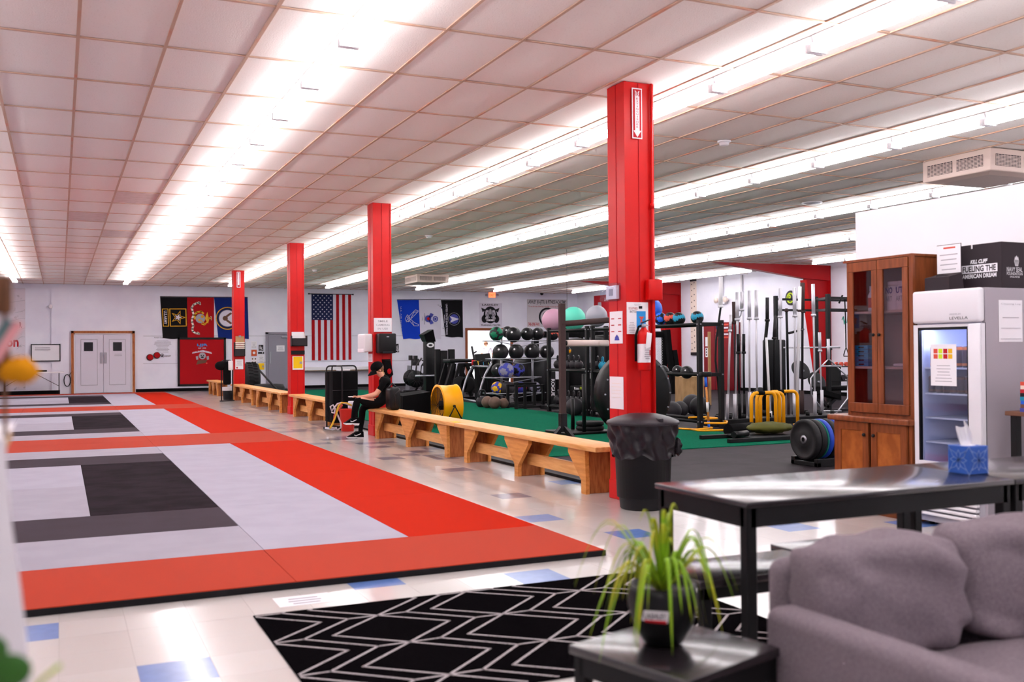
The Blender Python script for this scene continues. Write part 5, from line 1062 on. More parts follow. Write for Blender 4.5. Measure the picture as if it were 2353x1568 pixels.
# back extension bench
Y0 = 25.2; a = P_(1025, 828, Y0); b = P_(1083, 826, Y0)
t = thing('back_extension', 'long black padded bench machine left of the curved silver frame', 'exercise machine', ((a.x+b.x)/2, Y0, FZ))
m = MB(); m.rbox((a.x, Y0-.3, a.z-.07), (b.x, Y0+.3, a.z+.03), .03, 'black_plastic', 2); part('pad', m, t)
m = MB(); m.bar((a.x+.3, Y0-.2, a.z-.13), (b.x+.1, Y0-.2, a.z-.13), .08, .1, 'black_metal'); part('beam', m, t)
for xa, xb in ((a.x+.1, a.x-.2), (a.x+.35, a.x+.25), (b.x-.45, b.x-.75), (b.x-.25, b.x+.12)):
    for s in (-.28, .28): m = MB(); m.bar((xa, Y0+s, a.z-.1), (xb, Y0+s, .03), .08, .08, 'black_metal'); part('leg', m, t)
m = MB(); m.bar((a.x-.3, Y0-.28, .05), (b.x+.2, Y0-.28, .05), .07, .07, 'black_metal'); part('skid', m, t)
for px in (1055, 1072): p = P_(px, 880, Y0-.3); m = MB(); m.lathe((p.x, Y0-.34, .42), [(.03, 0), (.2, .0), (.22, .01), (.22, .05), (.2, .06), (.03, .06)], 'rubber', 24, Matrix.Rotation(PI/2, 4, 'X')); part('plate', m, t)
# curved silver frame machine
t = thing('curved_frame_machine', 'machine with two curved silver tubes left of the ball tree', 'exercise machine', (9.9, 23.2, FZ))
for pts, yy in (([(795, 1350), (808, 1250), (835, 1150), (870, 1060), (915, 990)], 23.7), ([(975, 1410), (985, 1320), (1010, 1210), (1050, 1090), (1120, 955)], 22.9)):
    q = [P_(900+x/4.9, 640+y/4.9, yy) for x, y in pts]; q[0].z = FZ+.035; m = MB(); m.path(q, .03, 'galv', 8); part('curved_tube', m, t)
m = MB(); m.path([P_(1086.7, 842, 23.7), P_(1121, 843, 22.9)], .025, 'galv', 8); m.path([P_(1063, 917, 23.7)-V((0, 0, .0)), P_(1098, 924, 22.9)], .025, 'galv', 8); part('cross_tube', m, t)
for px in (1092, 1104, 1116): a = P_(px, 830, 23.6); b = P_(px+14, 910, 23.6); m = MB(); m.bar((a.x, 23.6, a.z), (b.x, 23.6, FZ), .1, .07, 'black_metal'); part('strut', m, t)
m = MB(); m.rbox((P_(1100, 880, 23.9).x, 23.8, FZ), (P_(1128, 880, 23.9).x, 24.2, .95), .02, 'black_plastic', 1); part('housing', m, t)
# band stand with coloured clips
Y0 = 24.6; t = thing('band_stand', 'slanted post with short crossbars in front of the white doorway', 'stand', (P_(1089, 830, Y0).x, Y0, FZ)); a = P_(1084, 796, Y0); b = P_(1094, 850, Y0); m = MB(); m.path([a, b, (b.x+.1, Y0, FZ)], .03, 'black_metal', 8); part('post', m, t); m = MB(); m.path([P_(1086, 813, Y0), P_(1095, 808, Y0)], .022, 'dark_metal', 6); part('crossbar', m, t)
m = MB(); m.path([P_(1086, 826, Y0), P_(1122, 833, Y0), V((P_(1122, 833, Y0).x, Y0, .03))], .02, 'black_metal', 6); part('rail', m, t)
for i, (px, c_) in enumerate(((1086, 'ball_red'), (1090, 'coral'), (1094, 'lime'), (1098, 'ball_yellow'), (1103, 'coral'), (1107, 'royal_ball'), (1112, 'ball_teal'), (1117, 'royal_ball'), (1121, 'lime'))):
    p = P_(px, 828+(px-1086)*.17, Y0-.03); nm_ = {'ball_red': 'dark red', 'coral': 'coral', 'lime': 'lime', 'ball_yellow': 'yellow', 'royal_ball': 'blue', 'ball_teal': 'teal'}[c_]
    t = thing('resistance_band', '%s resistance band handle %s on the band stand rail' % (nm_, ('first', 'second', 'third', 'fourth', 'fifth', 'sixth', 'seventh', 'eighth', 'last')[i]), 'band', (p.x, Y0-.03, p.z-.16), group='coloured band handles'); m = MB(); m.path([(p.x, Y0-.03, p.z), (p.x-.015, Y0-.04, p.z-.14)], .026, c_, 8); part('grip', m, t); m = MB(); m.path([(p.x, Y0-.03, p.z+.03), (p.x, Y0-.03, p.z)], .012, 'black_matte', 6); part('strap', m, t)
# treadmill with console
Y0 = 28.5; p = P_(1108, 822, Y0); t = thing('treadmill', 'black treadmill with tilted console before the white doorway', 'exercise machine', (p.x, Y0, FZ)); m = MB(); m.rbox((p.x-.3, Y0-.4, FZ), (p.x+.5, Y0+1.2, .18), .03, 'black_plastic', 2); part('deck', m, t)
for x in (p.x-.2, p.x+.5): m = MB(); m.bar((x, Y0+.9, .15), (x+.05, Y0+.1, 1.1), .06, .06, 'black_metal'); part('upright', m, t)
m = MB(); m.add([(p.x-.25, Y0-.05, .98), (p.x+.3, Y0-.05, 1.0), (p.x+.3, Y0+.1, 1.25), (p.x-.2, Y0+.1, 1.22), (p.x-.25, Y0+.02, .96), (p.x+.3, Y0+.02, .98), (p.x+.3, Y0+.17, 1.23), (p.x-.2, Y0+.17, 1.2)], [(0, 1, 2, 3), (7, 6, 5, 4), (0, 4, 5, 1), (1, 5, 6, 2), (2, 6, 7, 3), (3, 7, 4, 0)], 'black_plastic'); part('console', m, t)
# dark machine with lettering in rack gap
Y0 = 19.8; p = P_(1268, 925, Y0); m = MB(); t = thing('rig_upright', 'short black upright with white vertical lettering between rack and balls', 'rack', (p.x, Y0, FZ)); m.rbox((p.x-.07, Y0-.06, FZ), (p.x+.07, Y0+.06, .85), .008, 'black_metal', 1); part('post', m, t); m = MB(); m.rbox((p.x-.2, Y0-.2, FZ), (p.x+.2, Y0+.2, .1), .008, 'black_metal', 1); part('foot', m, t)
m = MB(frame((p.x, Y0-.062, 0), (1, 0, 0), (0, 0, 1))); m.text('ROGUE', -.045, .3, .045, .68, 'white_paper', .002, .02, -1); part('lettering', m, t)
Y0 = 21; a = P_(1314, 893, Y0); b = P_(1372, 900, Y0); t = thing('low_machine', 'low black beam with small white and lime lettering behind racks', 'exercise machine', ((a.x+b.x)/2, Y0, FZ)); m = MB(); m.rbox((a.x, Y0, a.z-.06), (b.x, Y0+.1, a.z+.06), .01, 'black_metal', 1); part('beam', m, t)
for x in (a.x+.05, b.x-.05): m = MB(); m.rbox((x-.04, Y0, FZ), (x+.04, Y0+.1, a.z-.06), .005, 'black_metal', 1); part('leg', m, t)
m = MB(frame((a.x, Y0-.003, a.z), (1, 0, 0), (0, 0, 1))); m.text('Rissa', .06, -.03, .2, .03, 'white_paper', .001, .01); m.text('FIT', .22, -.03, .32, .03, 'lime', .001, .01); part('lettering', m, t)
# low frame and extra machines
Y0 = 20.0; t = thing('low_rack', 'low black steel frame rack in front of the bottom ball tier', 'rack', (P_(1218, 900, Y0).x, Y0, FZ)); xa, xb = P_(1186, 900, Y0).x, P_(1248, 900, Y0).x
for x in (xa, (xa+xb)/2-.12, xb):
    for y in (Y0, Y0+.45): m = MB(); m.rbox((x-.03, y-.03, FZ), (x+.03, y+.03, .56), .004, 'black_metal', 1); part('post', m, t)
for y in (Y0, Y0+.45):
    for z in (.06, .53): m = MB(); m.bar((xa, y, z), (xb, y, z), .05, .05, 'black_metal'); part('rail', m, t)
m = MB(); m.rbox((xa+.1, Y0+.1, .555), (xb-.1, Y0+.35, .6), .02, 'black_matte', 2); part('pad', m, t)
Y0 = 24.2; a = P_(1148, 860, Y0); t = thing('stair_climber', 'tall black slanted machine between curved silver tube and balls', 'exercise machine', (a.x, Y0, FZ))
for s in (-.25, .25): m = MB(); m.bar((a.x-.25, Y0+s, .05), (a.x-.02, Y0+s, 1.25), .08, .12, 'black_metal'); part('side_rail', m, t)
m = MB(); m.bar((a.x-.1, Y0, .05), (a.x+.15, Y0, 1.1), .45, .3, 'black_plastic'); part('housing', m, t)
for k in range(4): m = MB(); m.rbox((a.x-.35+k*.06, Y0-.22, .2+k*.22), (a.x-.1+k*.06, Y0+.22, .23+k*.22), .004, 'dark_metal', 1); part('step', m, t)
for i, (px, Y0) in enumerate(((1000, 28.9), (1050, 27.6))):
    p = P_(px, 870, Y0); t = thing('spin_bike', 'low dark stationary bike partly hidden behind black machines, %s' % ('left' if i == 0 else 'right'), 'exercise machine', (p.x, Y0, FZ))
    m = MB(); m.lathe((p.x-.3, Y0+.04, .35), [(.05, 0), (.2, .01), (.2, .06), (.05, .07)], 'dark_metal', 24, Matrix.Rotation(PI/2, 4, 'X')); part('flywheel', m, t)
    m = MB(); m.bar((p.x-.4, Y0, .3), (p.x+.4, Y0, .1), .06, .06, 'black_metal'); m.bar((p.x+.1, Y0, .2), (p.x+.25, Y0, .9), .05, .05, 'black_metal'); m.bar((p.x-.2, Y0, .2), (p.x-.35, Y0, 1.0), .05, .05, 'black_metal'); m.bar((p.x-.4, Y0-.25, .04), (p.x-.4, Y0+.25, .04), .06, .05, 'black_metal'); m.bar((p.x+.4, Y0-.25, .04), (p.x+.4, Y0+.25, .04), .06, .05, 'black_metal'); part('frame', m, t)
    m = MB(); m.rbox((p.x+.12, Y0-.1, .9), (p.x+.4, Y0+.1, .96), .025, 'black_matte', 2); part('saddle', m, t); m = MB(); m.path([(p.x-.35, Y0-.22, 1.05), (p.x-.35, Y0, 1.0), (p.x-.35, Y0+.22, 1.05)], .015, 'black_matte', 6); part('handlebar', m, t)
# heavy bags / pads behind racks
for px, w, zt, lb in ((1326, .32, 1.62, 'black heavy bag standing behind the racks under the mint ball'), (1388, .36, 1.7, 'black punching bag behind the rack next to the nearest column'), (1220, .45, 1.15, 'black padded tower behind the third tier of balls')):
    p = P_(px, 850, 22.6); m = MB(); m.lathe((p.x, 22.6, FZ), [(w*.9, 0), (w, .05), (w, zt-.15), (w*.85, zt-.02), (w*.3, zt)], 'black_plastic', 20); solid('punching_bag', m, lb, 'bag', (p.x, 22.6, FZ))
p = P_(1304, 806, 20.2); t = thing('hanging_ball', 'small black and yellow speed ball hanging behind the stand', 'ball', p); m = MB(); m.ball(p, .085, 'ball_black', n=16, k=12, mf=lambda i, j: 'fan_yellow' if 5 <= i <= 8 else 'ball_black'); part('shell', m, t); m = MB(); m.path([p, (p.x, p.y, CH-.01)], .004, 'black_matte', 4); part('cord', m, t)
# ================= RIGHT BACK AREA =================
# power rack
t = thing('power_rack', 'black power rack with double top beams right of the barbells', 'rack', (14.6, 16.9, FZ))
ga = P_(1902, 676, 16.3); gb = P_(1875, 682, 18.4)
for q in (ga, gb):
    for dx in (0, 1.2):
        m = MB(); m.rbox((q.x+dx-.04, q.y-.04, FZ), (q.x+dx+.04, q.y+.04, q.z), .005, 'black_metal', 1); part('upright', m, t)
for q in (ga, gb):
    for dz in (.08, .33): m = MB(); m.bar((q.x-1.2 if q is gb else q.x, q.y, q.z-dz), (q.x+1.2, q.y, q.z-dz), .05, .05, 'black_metal'); part('crossbar', m, t)
for dx in (0, 1.2):
    for dz in (.08, .33): m = MB(); m.bar((ga.x+dx, ga.y, ga.z-dz), (gb.x+dx, gb.y, gb.z-dz), .05, .05, 'black_metal'); part('top_beam', m, t)
q = gb; m = MB(); m.rbox((q.x-1.24, q.y-.04, FZ), (q.x-1.16, q.y+.04, q.z), .005, 'black_metal', 1); part('upright', m, t)
YB = ga.y-.06; a = P_(1801, 799, YB); b = P_(1929, 799, YB); m = MB(); m.rbox((ga.x-.03, YB-.03, a.z-.06), (ga.x+.03, ga.y-.04, a.z-.02), .004, 'dark_metal', 1); part('hook', m, t); t = thing('barbell', 'barbell racked horizontally across the power rack', 'barbell', ((a.x+b.x)/2, YB, a.z)); m = MB(); m.path([a, b], .015, 'bar_steel', 8); part('shaft', m, t)
for x, s in ((b.x, 1),): m = MB(); m.path([(x-.35, YB, a.z), (x, YB, a.z)], .026, 'bar_steel', 10); part('sleeve', m, t)
for px, py, r, Y0, lb in ((1875, 878, .23, 17.6, 'black weight plate leaning low on the power rack'), (1750, 880, .22, 18, 'black weight plate behind the hurdles'), (1838, 852, .23, 17.5, 'black weight plate on the rack peg left of the trap bar')):
    p = P_(px, py, Y0); p.z = r+FZ if px == 1750 else p.z; t = thing('weight_plate', lb, 'weight plate', (p.x, Y0, p.z-r)); m = MB(); m.lathe(p, [(.03, 0), (r-.02, 0), (r, .01), (r, .05), (r-.02, .06), (.03, .06)], 'rubber', 28, Matrix.Rotation(PI/2-.5, 4, 'X')); part('disc', m, t); m = MB(); m.cyl(p, (p.x+.02, p.y-.1, p.z), .025, 'galv', n=10); part('peg', m, t)
p = P_(1779, 824, 17); m = MB(); t = thing('pad_block', 'upright black padded block behind the barbells', 'pad', (p.x, 17, FZ)); m.rbox((p.x-.24, 16.9, .3), (p.x+.24, 17.1, P_(1779, 781, 17).z), .03, 'black_plastic', 2); part('pad', m, t); m = MB(); m.rbox((p.x-.05, 16.95, FZ), (p.x+.05, 17.05, .3), .005, 'black_metal', 1); part('stand', m, t)
t = thing('incline_bench', 'black adjustable bench seen through the trap bar', 'exercise bench', (P_(1903, 905, 15.8).x, 15.8, FZ)); a = P_(1877, 900, 15.8); b = P_(1920, 912, 15.8)
m = MB(); m.bar(a, b, .3, .09, 'black_matte', (0, 0, 1)); part('pad', m, t); m = MB(); m.bar((b.x, 15.8, b.z-.03), (b.x-.35, 15.8, .03), .06, .06, 'dark_metal'); m.bar((a.x, 15.8, a.z-.03), (a.x+.35, 15.8, .03), .06, .06, 'dark_metal'); part('leg', m, t); m = MB(); m.bar((a.x, 15.8, .04), (b.x+.4, 15.8, .04), .06, .05, 'dark_metal'); part('foot', m, t)
a = P_(1880, 893, 17.4); b = P_(1960, 893, 17.4); t = thing('flat_bench', 'long flat black bench beyond the adjustable bench', 'exercise bench', ((a.x+b.x)/2, 17.4, FZ)); m = MB(); m.rbox((a.x, 17.2, .36), (b.x, 17.6, .46), .03, 'black_matte', 2); part('pad', m, t)
for x in (a.x+.1, b.x-.1): m = MB(); m.bar((x, 17.4, FZ), (x, 17.4, .36), .06, .06, 'black_metal'); part('leg', m, t)
# trx strap
a = P_(1941, 684, 16.35); t = thing('suspension_strap', 'black suspension strap with triangular handle left of cabinet', 'strap', (a.x, 16.35, P_(1944, 820, 16.35).z)); m = MB(); m.path([a, P_(1943, 740, 16.35), P_(1944, 798, 16.35)], .013, 'black_matte', 6); part('strap', m, t)
m = MB(); m.path([P_(1944, 798, 16.35), P_(1939, 815, 16.35), P_(1939, 819, 16.35), P_(1950, 819, 16.35), P_(1950, 815, 16.35)], .012, 'black_matte', 6, True); part('handle', m, t)
m = MB(); m.path([P_(1928, 697, 16.35), P_(1936, 679, 16.35)], .02, 'black_metal', 6); part('bracket', m, t)
# dumbbell shelf along right wall
yA = 19.4; x0 = P_(1918, 870, yA).x; t = thing('dumbbell_rack', 'black two level rack with dumbbells left of the cabinet', 'rack', (x0+.8, yA, FZ))
for z in (.5, .86): m = MB(); m.rbox((x0, yA-.2, z-.02), (x0+1.6, yA+.2, z), .004, 'black_metal', 1); part('shelf', m, t)
for x in (x0+.04, x0+1.55): m = MB(); m.bar((x, yA, FZ), (x, yA, .9), .06, .3, 'black_metal', (0, 1, 0)); part('end_frame', m, t)
def dumb(x, y, z, c_, s, lb, gr):
    t = thing('dumbbell', lb, 'dumbbell', (x, y, z), group=gr)
    for q in (-1, 1): m = MB(); m.cyl((x, y+q*.1*s-.03*s, z+.06*s), (x, y+q*.1*s+.03*s, z+.06*s), .06*s, c_, n=6); part('head', m, t)
    m = MB(); m.cyl((x, y-.1*s, z+.06*s), (x, y+.1*s, z+.06*s), .016*s, 'chrome', n=8); part('grip', m, t)
for k in range(6): dumb(x0+.14+k*.16, yA, .861, 'coral', .9, 'small red dumbbell on the upper rack level', 'red dumbbells on upper level')
for k in range(5): dumb(x0+.16+k*.2, yA, .501, 'dark_metal', 1.2, 'dark iron dumbbell on the lower rack level', 'dark dumbbells on lower level')
# low pads near hammer
for k, (px, py, r) in enumerate(((1545, 965, .17), (1562, 975, .16), (1608, 940, .2), (1590, 960, .2))):
    p = at_x(px, 900, 10.35+.42*k); m = MB(); m.ball((p.x, p.y, FZ+r), r, 'ball_black2', n=18, k=12); solid('slam_ball', m, ('black slam ball on floor nearest the tub', 'black slam ball on floor, second from the tub', 'large black slam ball on floor by the rack post', 'large black slam ball on floor below the plywood box')[k], 'ball', (p.x, p.y, FZ))
# ================= TRASH CAN =================
tx_, ty_ = 4.42, 7.07
t = thing('trash_can', 'large black trash can with bag and lid before nearest red column', 'trash can', (tx_, ty_, 0))
m = MB(); m.lathe((tx_, ty_, 0), [(.185, 0), (.195, .01), (.235, .45), (.25, .68), (.26, .7), (.245, .7), (.22, .1)], 'bin', 40); part('body', m, t)
RB = random.Random(5)
def bagf(u, v):
    a = u*2*PI; r = .285-.035*v+.02*math.sin(a*7+v*5)*(1-abs(2*v-.9))+.012*math.sin(a*13-v*7)
    if v > .93: r = .262+.012*math.sin(a*9)
    z = .705-.27*v+(.018*math.sin(a*5)+.01*math.sin(a*11) if v > .8 else 0); return V((tx_+r*math.cos(a), ty_+r*math.sin(a), z))
m = MB(); m.grid(bagf, 72, 12, 'bin_bag'); part('bag', m, t)
m = MB(); m.ball((tx_+.27, ty_-.1, .5), .05, 'bin_bag', (.7, 1, 1.3), 12, 10, fn=lambda d: 1+.3*math.sin(d.x*9+d.z*11)); part('bag_knot', m, t)
m = MB(); m.lathe((tx_, ty_, .7), [(.30, .0), (.305, .015), (.295, .03), (.22, .06), (.12, .085), (.03, .09)], 'bin_lid', 40); m.rbox((tx_-.02, ty_-.29, .73), (tx_+.02, ty_+.0, .76), .006, 'bin_lid', 1); part('lid', m, t)
# ================= DESKS =================
def desk(x0, x1, y0, y1, H, label):
    t = thing('table', label, 'table', ((x0+x1)/2, (y0+y1)/2, 0), group='black topped tables')
    m = MB(); m.rbox((x0, y0, H-.022), (x1, y1, H), .003, 'table_black', 2); part('tabletop', m, t)
    m = MB(); ap = .075; m.box((x0+.03, y0+.012, H-.022-ap), (x1-.03, y0+.03, H-.022), 'table_leg'); m.box((x0+.03, y1-.03, H-.022-ap), (x1-.03, y1-.012, H-.022), 'table_leg'); m.box((x0+.012, y0+.03, H-.022-ap), (x0+.03, y1-.03, H-.022), 'table_leg'); m.box((x1-.03, y0+.03, H-.022-ap), (x1-.012, y1-.03, H-.022), 'table_leg'); part('apron', m, t)
    for x in (x0+.012, x1-.057):
        for y in (y0+.012, y1-.057): m = MB(); m.rbox((x, y, 0), (x+.045, y+.045, H-.022), .003, 'table_leg', 1); part('leg', m, t)
desk(2.30, 3.715, 2.97, 3.59, .75, 'nearest black topped table beside the spider plant')
desk(3.722, 5.0, 2.97, 3.59, .75, 'black topped table at right with seam beside the tissue box')
def benchseat(x0, x1, y0, y1, H, label):
    t = thing('low_bench', label, 'bench', ((x0+x1)/2, (y0+y1)/2, 0)); m = MB(); m.rbox((x0, y0, H-.03), (x1, y1, H), .003, 'table_black', 2); part('seat', m, t)
    m = MB(); m.box((x0+.02, y0+.01, H-.075), (x1-.02, y0+.03, H-.03), 'table_leg'); m.box((x0+.02, y1-.03, H-.075), (x1-.02, y1-.01, H-.03), 'table_leg'); part('apron', m, t)
    for x in (x0+.02, x1-.06):
        for y in (y0+.01, y1-.05): m = MB(); m.rbox((x, y, 0), (x+.04, y+.04, H-.03), .003, 'table_leg', 1); part('leg', m, t)
benchseat(2.17, 2.84, 3.08, 3.42, .45, 'low black bench in front of the nearest table, behind plant'); benchseat(2.87, 3.64, 3.24, 3.54, .45, 'low black bench on far side of the nearest table')
# tissue box
t = thing('tissue_box', 'blue patterned tissue box with white tissue on the table', 'tissue box', (3.74, 3.22, .7505), 0)
bx0, bx1, by0, by1, bz = 3.665, 3.785, 3.16, 3.275, .875
m = MB(); m.rbox((bx0, by0, .7505), (bx1, by1, bz), .002, 'tissue_blue', 1); part('carton', m, t)
m = MB(frame((bx0-.0002, by1, .7505), (0, -1, 0), (0, 0, 1))); w = by1-by0; h = bz-.7505; m2 = MB(frame((bx0, by0-.0002, .7505), (1, 0, 0), (0, 0, 1)))
for q, W_ in ((m, w), (m2, bx1-bx0)):
    for k in range(8):
        a = k*PI/4; c_ = (W_/2, h/2); L = .045 if k % 2 == 0 else .06; e = (c_[0]+L*math.cos(a), c_[1]+L*math.sin(a)); s = V((-math.sin(a), math.cos(a)))*.011; md = ((c_[0]+e[0]*1.2)/2.2, (c_[1]+e[1]*1.2)/2.2)
        q.line([c_, (md[0]+s.x, md[1]+s.y), e, (md[0]-s.x, md[1]-s.y), c_], .0025, 0, .0006, 'tissue_line')
    for a, b in (((.0, 0), (.02, .03)), ((W_, 0), (W_-.02, .03)), ((0, h), (.02, h-.03)), ((W_, h), (W_-.02, h-.03))): q.line([a, b], .003, 0, .0006, 'tissue_line')
part('pattern', m, t, kind='stuff'); part('pattern', m2, t, kind='stuff')
m = MB(); m.disc(0, 0, 0, 0, 0, 'tissue', 3); m = MB()
def tis(u, v):
    x = bx0+.02+u*(bx1-bx0-.045)+.02*v*math.sin(u*3+1)-.012*v*(1-u)*2; y = (by0+by1)/2+.012*math.sin(u*9+v*2)+.01*v; z = bz-.004+v*(.115-.045*abs(u-.35)*1.4-.02*math.sin(u*7)); return V((x, y, z))
m.grid(tis, 16, 10, 'tissue'); m.grid(lambda u, v: tis(u, v)+V((.003, .006, 0)), 16, 10, 'tissue'); part('tissue', m, t)
m = MB(); m.disc(0, 0, 1, 0, 1, 'tissue', 3); m = MB(Matrix.Translation(((bx0+bx1)/2, (by0+by1)/2, bz))); m.disc(0, 0, .04, 0, .0008, 'white_paper', 20, .025); part('slot_film', m, t)
# ================= SIDE TABLE, PLANT =================
t = thing('side_table', 'small black side table carrying the spider plant', 'table', (1.54, 2.31, 0), .29)
m = MB(); s = .207; m.rbox((-s, -s, .475), (s, s, .5), .004, 'table_black', 2); part('tabletop', m, t, True)
m = MB()
for a, b in (((-s+.02, -s+.01, .42), (s-.02, -s+.028, .475)), ((-s+.02, s-.028, .42), (s-.02, s-.01, .475)), ((-s+.01, -s+.03, .42), (-s+.028, s-.03, .475)), ((s-.028, -s+.03, .42), (s-.01, s-.03, .475))): m.box(a, b, 'table_leg')
part('apron', m, t, True)
for a in (-1, 1):
    for b in (-1, 1): m = MB(); m.rbox((a*(s-.03)-.02, b*(s-.03)-.02, 0), (a*(s-.03)+.02, b*(s-.03)+.02, .475), .003, 'table_leg', 1); part('leg', m, t, True)
p = at_z(1518, 1478, .5); px_, py_ = 1.525, 2.345
t = thing('spider_plant', 'green and yellow spider plant in a black pot on side table', 'plant', (px_, py_, .5005))
m = MB(); m.lathe((px_, py_, .5005), [(.045, 0), (.055, .006), (.08, .05), (.096, .1), (.097, .14), (.092, .165), (.086, .167), (.086, .15), (.03, .148)], 'pot', 36); po = part('pot', m, t)
v = V((CP.x-px_, CP.y-py_, 0)).normalized(); nrm = v; uu = V((0, 0, 1)).cross(nrm).normalized()*1; uu = V((-nrm.y, nrm.x, 0))
m = MB(frame(V((px_, py_, .5005))+nrm*.0985-uu*.02, uu, (0, 0, 1))); m.poly([(-.036, .088), (.034, .082), (.037, .112), (-.03, .114)], -.002, .0005, 'banner_gray'); m.poly([(-.028, .084), (.03, .08), (.03, .088), (-.028, .09)], .0006, .001, 'red_ink'); m.text('LASHLEY', -.03, .092, .03, .107, 'black_ink', .0012, .02); part('sticker', m, t)
m = MB(); m.lathe((px_, py_, .63), [(.084, 0), (.05, .012), (.01, .015)], 'soil', 20); part('soil', m, t)
RL = random.Random(11)
def leaf(az, L, up, out, w, mt='leaf'):
    n = 12; P = []
    for i in range(n+1):
        s = i/n; r = out*(s**.9); z = up*math.sin(min(1.0, s*1.25)*PI/1.25*.62)-max(0, s-.45)**1.7*(out*1.7+L)
        P.append(V((px_+r*math.cos(az)*1.0, py_+r*math.sin(az), .64+z)))
    vs = []; fs = []
    for i, p in enumerate(P):
        s = i/n; ww = w*(1-s)**.55*(min(1, .5+s*3)); sd = V((-math.sin(az), math.cos(az), 0)); vs += [p-sd*ww, p-V((0, 0, ww*.45)), p+sd*ww, p+V((0, 0, .0015))]
    for i in range(n):
        a = i*4; b = a+4
        for k in range(4): l = (k+1) % 4; fs.append((a+k, b+k, b+l, a+l))
    m = MB(); m.add(vs, fs, mt, True); return m
for k in range(50):
    az = k*2.399+RL.uniform(-.3, .3); q = RL.random()
    if k < 11: m = leaf(az, .02, RL.uniform(.16, .27), RL.uniform(.02, .09), .012)
    elif k < 40: m = leaf(az, RL.uniform(.15, .4), RL.uniform(.09, .18), RL.uniform(.11, .24), RL.uniform(.009, .0125))
    else: m = leaf(az, RL.uniform(.1, .3), RL.uniform(.18, .26), RL.uniform(.2, .3), .0055)
    part('leaf', m, t)
# rug
t = thing('rug', 'black rug with white diamond and zigzag lines beside side table', 'rug', (1.95, 4.3, .0008))
rx0, rx1, ry0, ry1 = .872, 3.12, 3.545, 5.045
m = MB(); m.rbox((rx0, ry0, .0008), (rx1, ry1, .008), .002, 'rug_black', 1); part('pile', m, t)
m = MB()
def clipl(a, b):
    (x0, y0), (x1, y1) = a, b; t0, t1 = 0, 1; dx, dy = x1-x0, y1-y0
    for p_, q_ in ((-dx, x0-rx0-.01), (dx, rx1-.01-x0), (-dy, y0-ry0-.01), (dy, ry1-.01-y0)):
        if abs(p_) < 1e-9:
            if q_ < 0: return None
        else:
            r_ = q_/p_
            if p_ < 0: t0 = max(t0, r_)
            else: t1 = min(t1, r_)
    if t0 >= t1-.02: return None
    return (x0+t0*dx, y0+t0*dy), (x0+t1*dx, y0+t1*dy)
TR = MB(Matrix.Translation((0, 0, 0)))
for k in range(-1, 6):
    xc = 1.43+.571*(k-1); ph = 4.27 if (k % 2 == 1) else 4.52; ph2 = 4.52 if (k % 2 == 1) else 4.27
    for mm in range(-4, 5):
        y = ph+.5*mm
        for a, b in (((xc, y), (xc+.286, y+.25)), ((xc, y), (xc+.286, y-.25)), ((xc, y), (xc-.286, y+.25)), ((xc, y), (xc-.286, y-.25)), ((xc, y), (xc+.148, y)), ((xc, y), (xc-.148, y)), ((xc+.148, y), (xc+.423, y+.25)), ((xc+.148, y), (xc+.423, y-.25))):
            c_ = clipl(a, b)
            if c_: TR.line([*c_], .014, .0082, .0095, 'rug_white')
part('pattern', TR, t, kind='stuff')
m = MB(); m.box((1.03, 5.17, .0005), (1.328, 5.375, .001), 'white_paper'); t = solid('floor_sign', m, 'white paper sign taped on the floor beside the rug corner', 'sign', (1.18, 5.27, .0005))
m = MB(frame((0, 0, .0011), (1, 0, 0), (0, 1, 0))); m.lines(1.07, 5.2, 1.29, 5.35, 3, 'gray_ink', .0003, .45, 3); part('lettering', m, t)
# ================= SOFA =================
def cushion(x0, x1, y0, y1, z0, z1, seed, amp=.018, puff=.35, n=26, tilt=0.0):
    R = random.Random(seed); fs_ = [(R.uniform(2, 9), R.uniform(-4, 4), R.uniform(3, 10), R.uniform(0, 6), R.uniform(.4, 1)) for _ in range(7)]
    def fn(d):
        return 1
    m = MB(); vs = []; fs = []; K = n
    for i in range(K+1):
        t_ = PI*i/K
        for j in range(2*K):
            a = PI*j/K; e = .38; c = lambda w_, p_: math.copysign(abs(w_)**p_, w_)
            d = V((c(math.cos(a), e)*c(math.sin(t_), e), c(math.sin(a), .75)*c(math.sin(t_), .55), c(math.cos(t_), e)))
            w_ = sum(f[4]*math.sin(f[0]*d.x+f[1]*d.y+f[2]*d.z+f[3]) for f in fs_)*amp/2.5
            p = V(((x0+x1)/2+d.x*(x1-x0)/2, (y0+y1)/2+d.y*((y1-y0)/2+w_), (z0+z1)/2+d.z*((z1-z0)/2+w_*.5)))
            p.y += tilt*(p.z-z0); vs.append(p)
    for i in range(K):
        for j in range(2*K): l = (j+1) % (2*K); fs.append((i*2*K+j, (i+1)*2*K+j, (i+1)*2*K+l, i*2*K+l))
    m.add(vs, fs, 'sofa', True); return m
t = thing('sofa', 'grey fabric sofa with puffy back cushions at lower right', 'sofa', (2.7, 1.8, 0))
m = MB(); m.rbox((1.80, 1.42, .12), (3.6, 2.36, .34), .03, 'sofa', 3); part('base', m, t)
m = MB(); m.rbox((1.90, 2.27, .3), (3.55, 2.38, .70), .045, 'sofa', 4); part('back_frame', m, t)
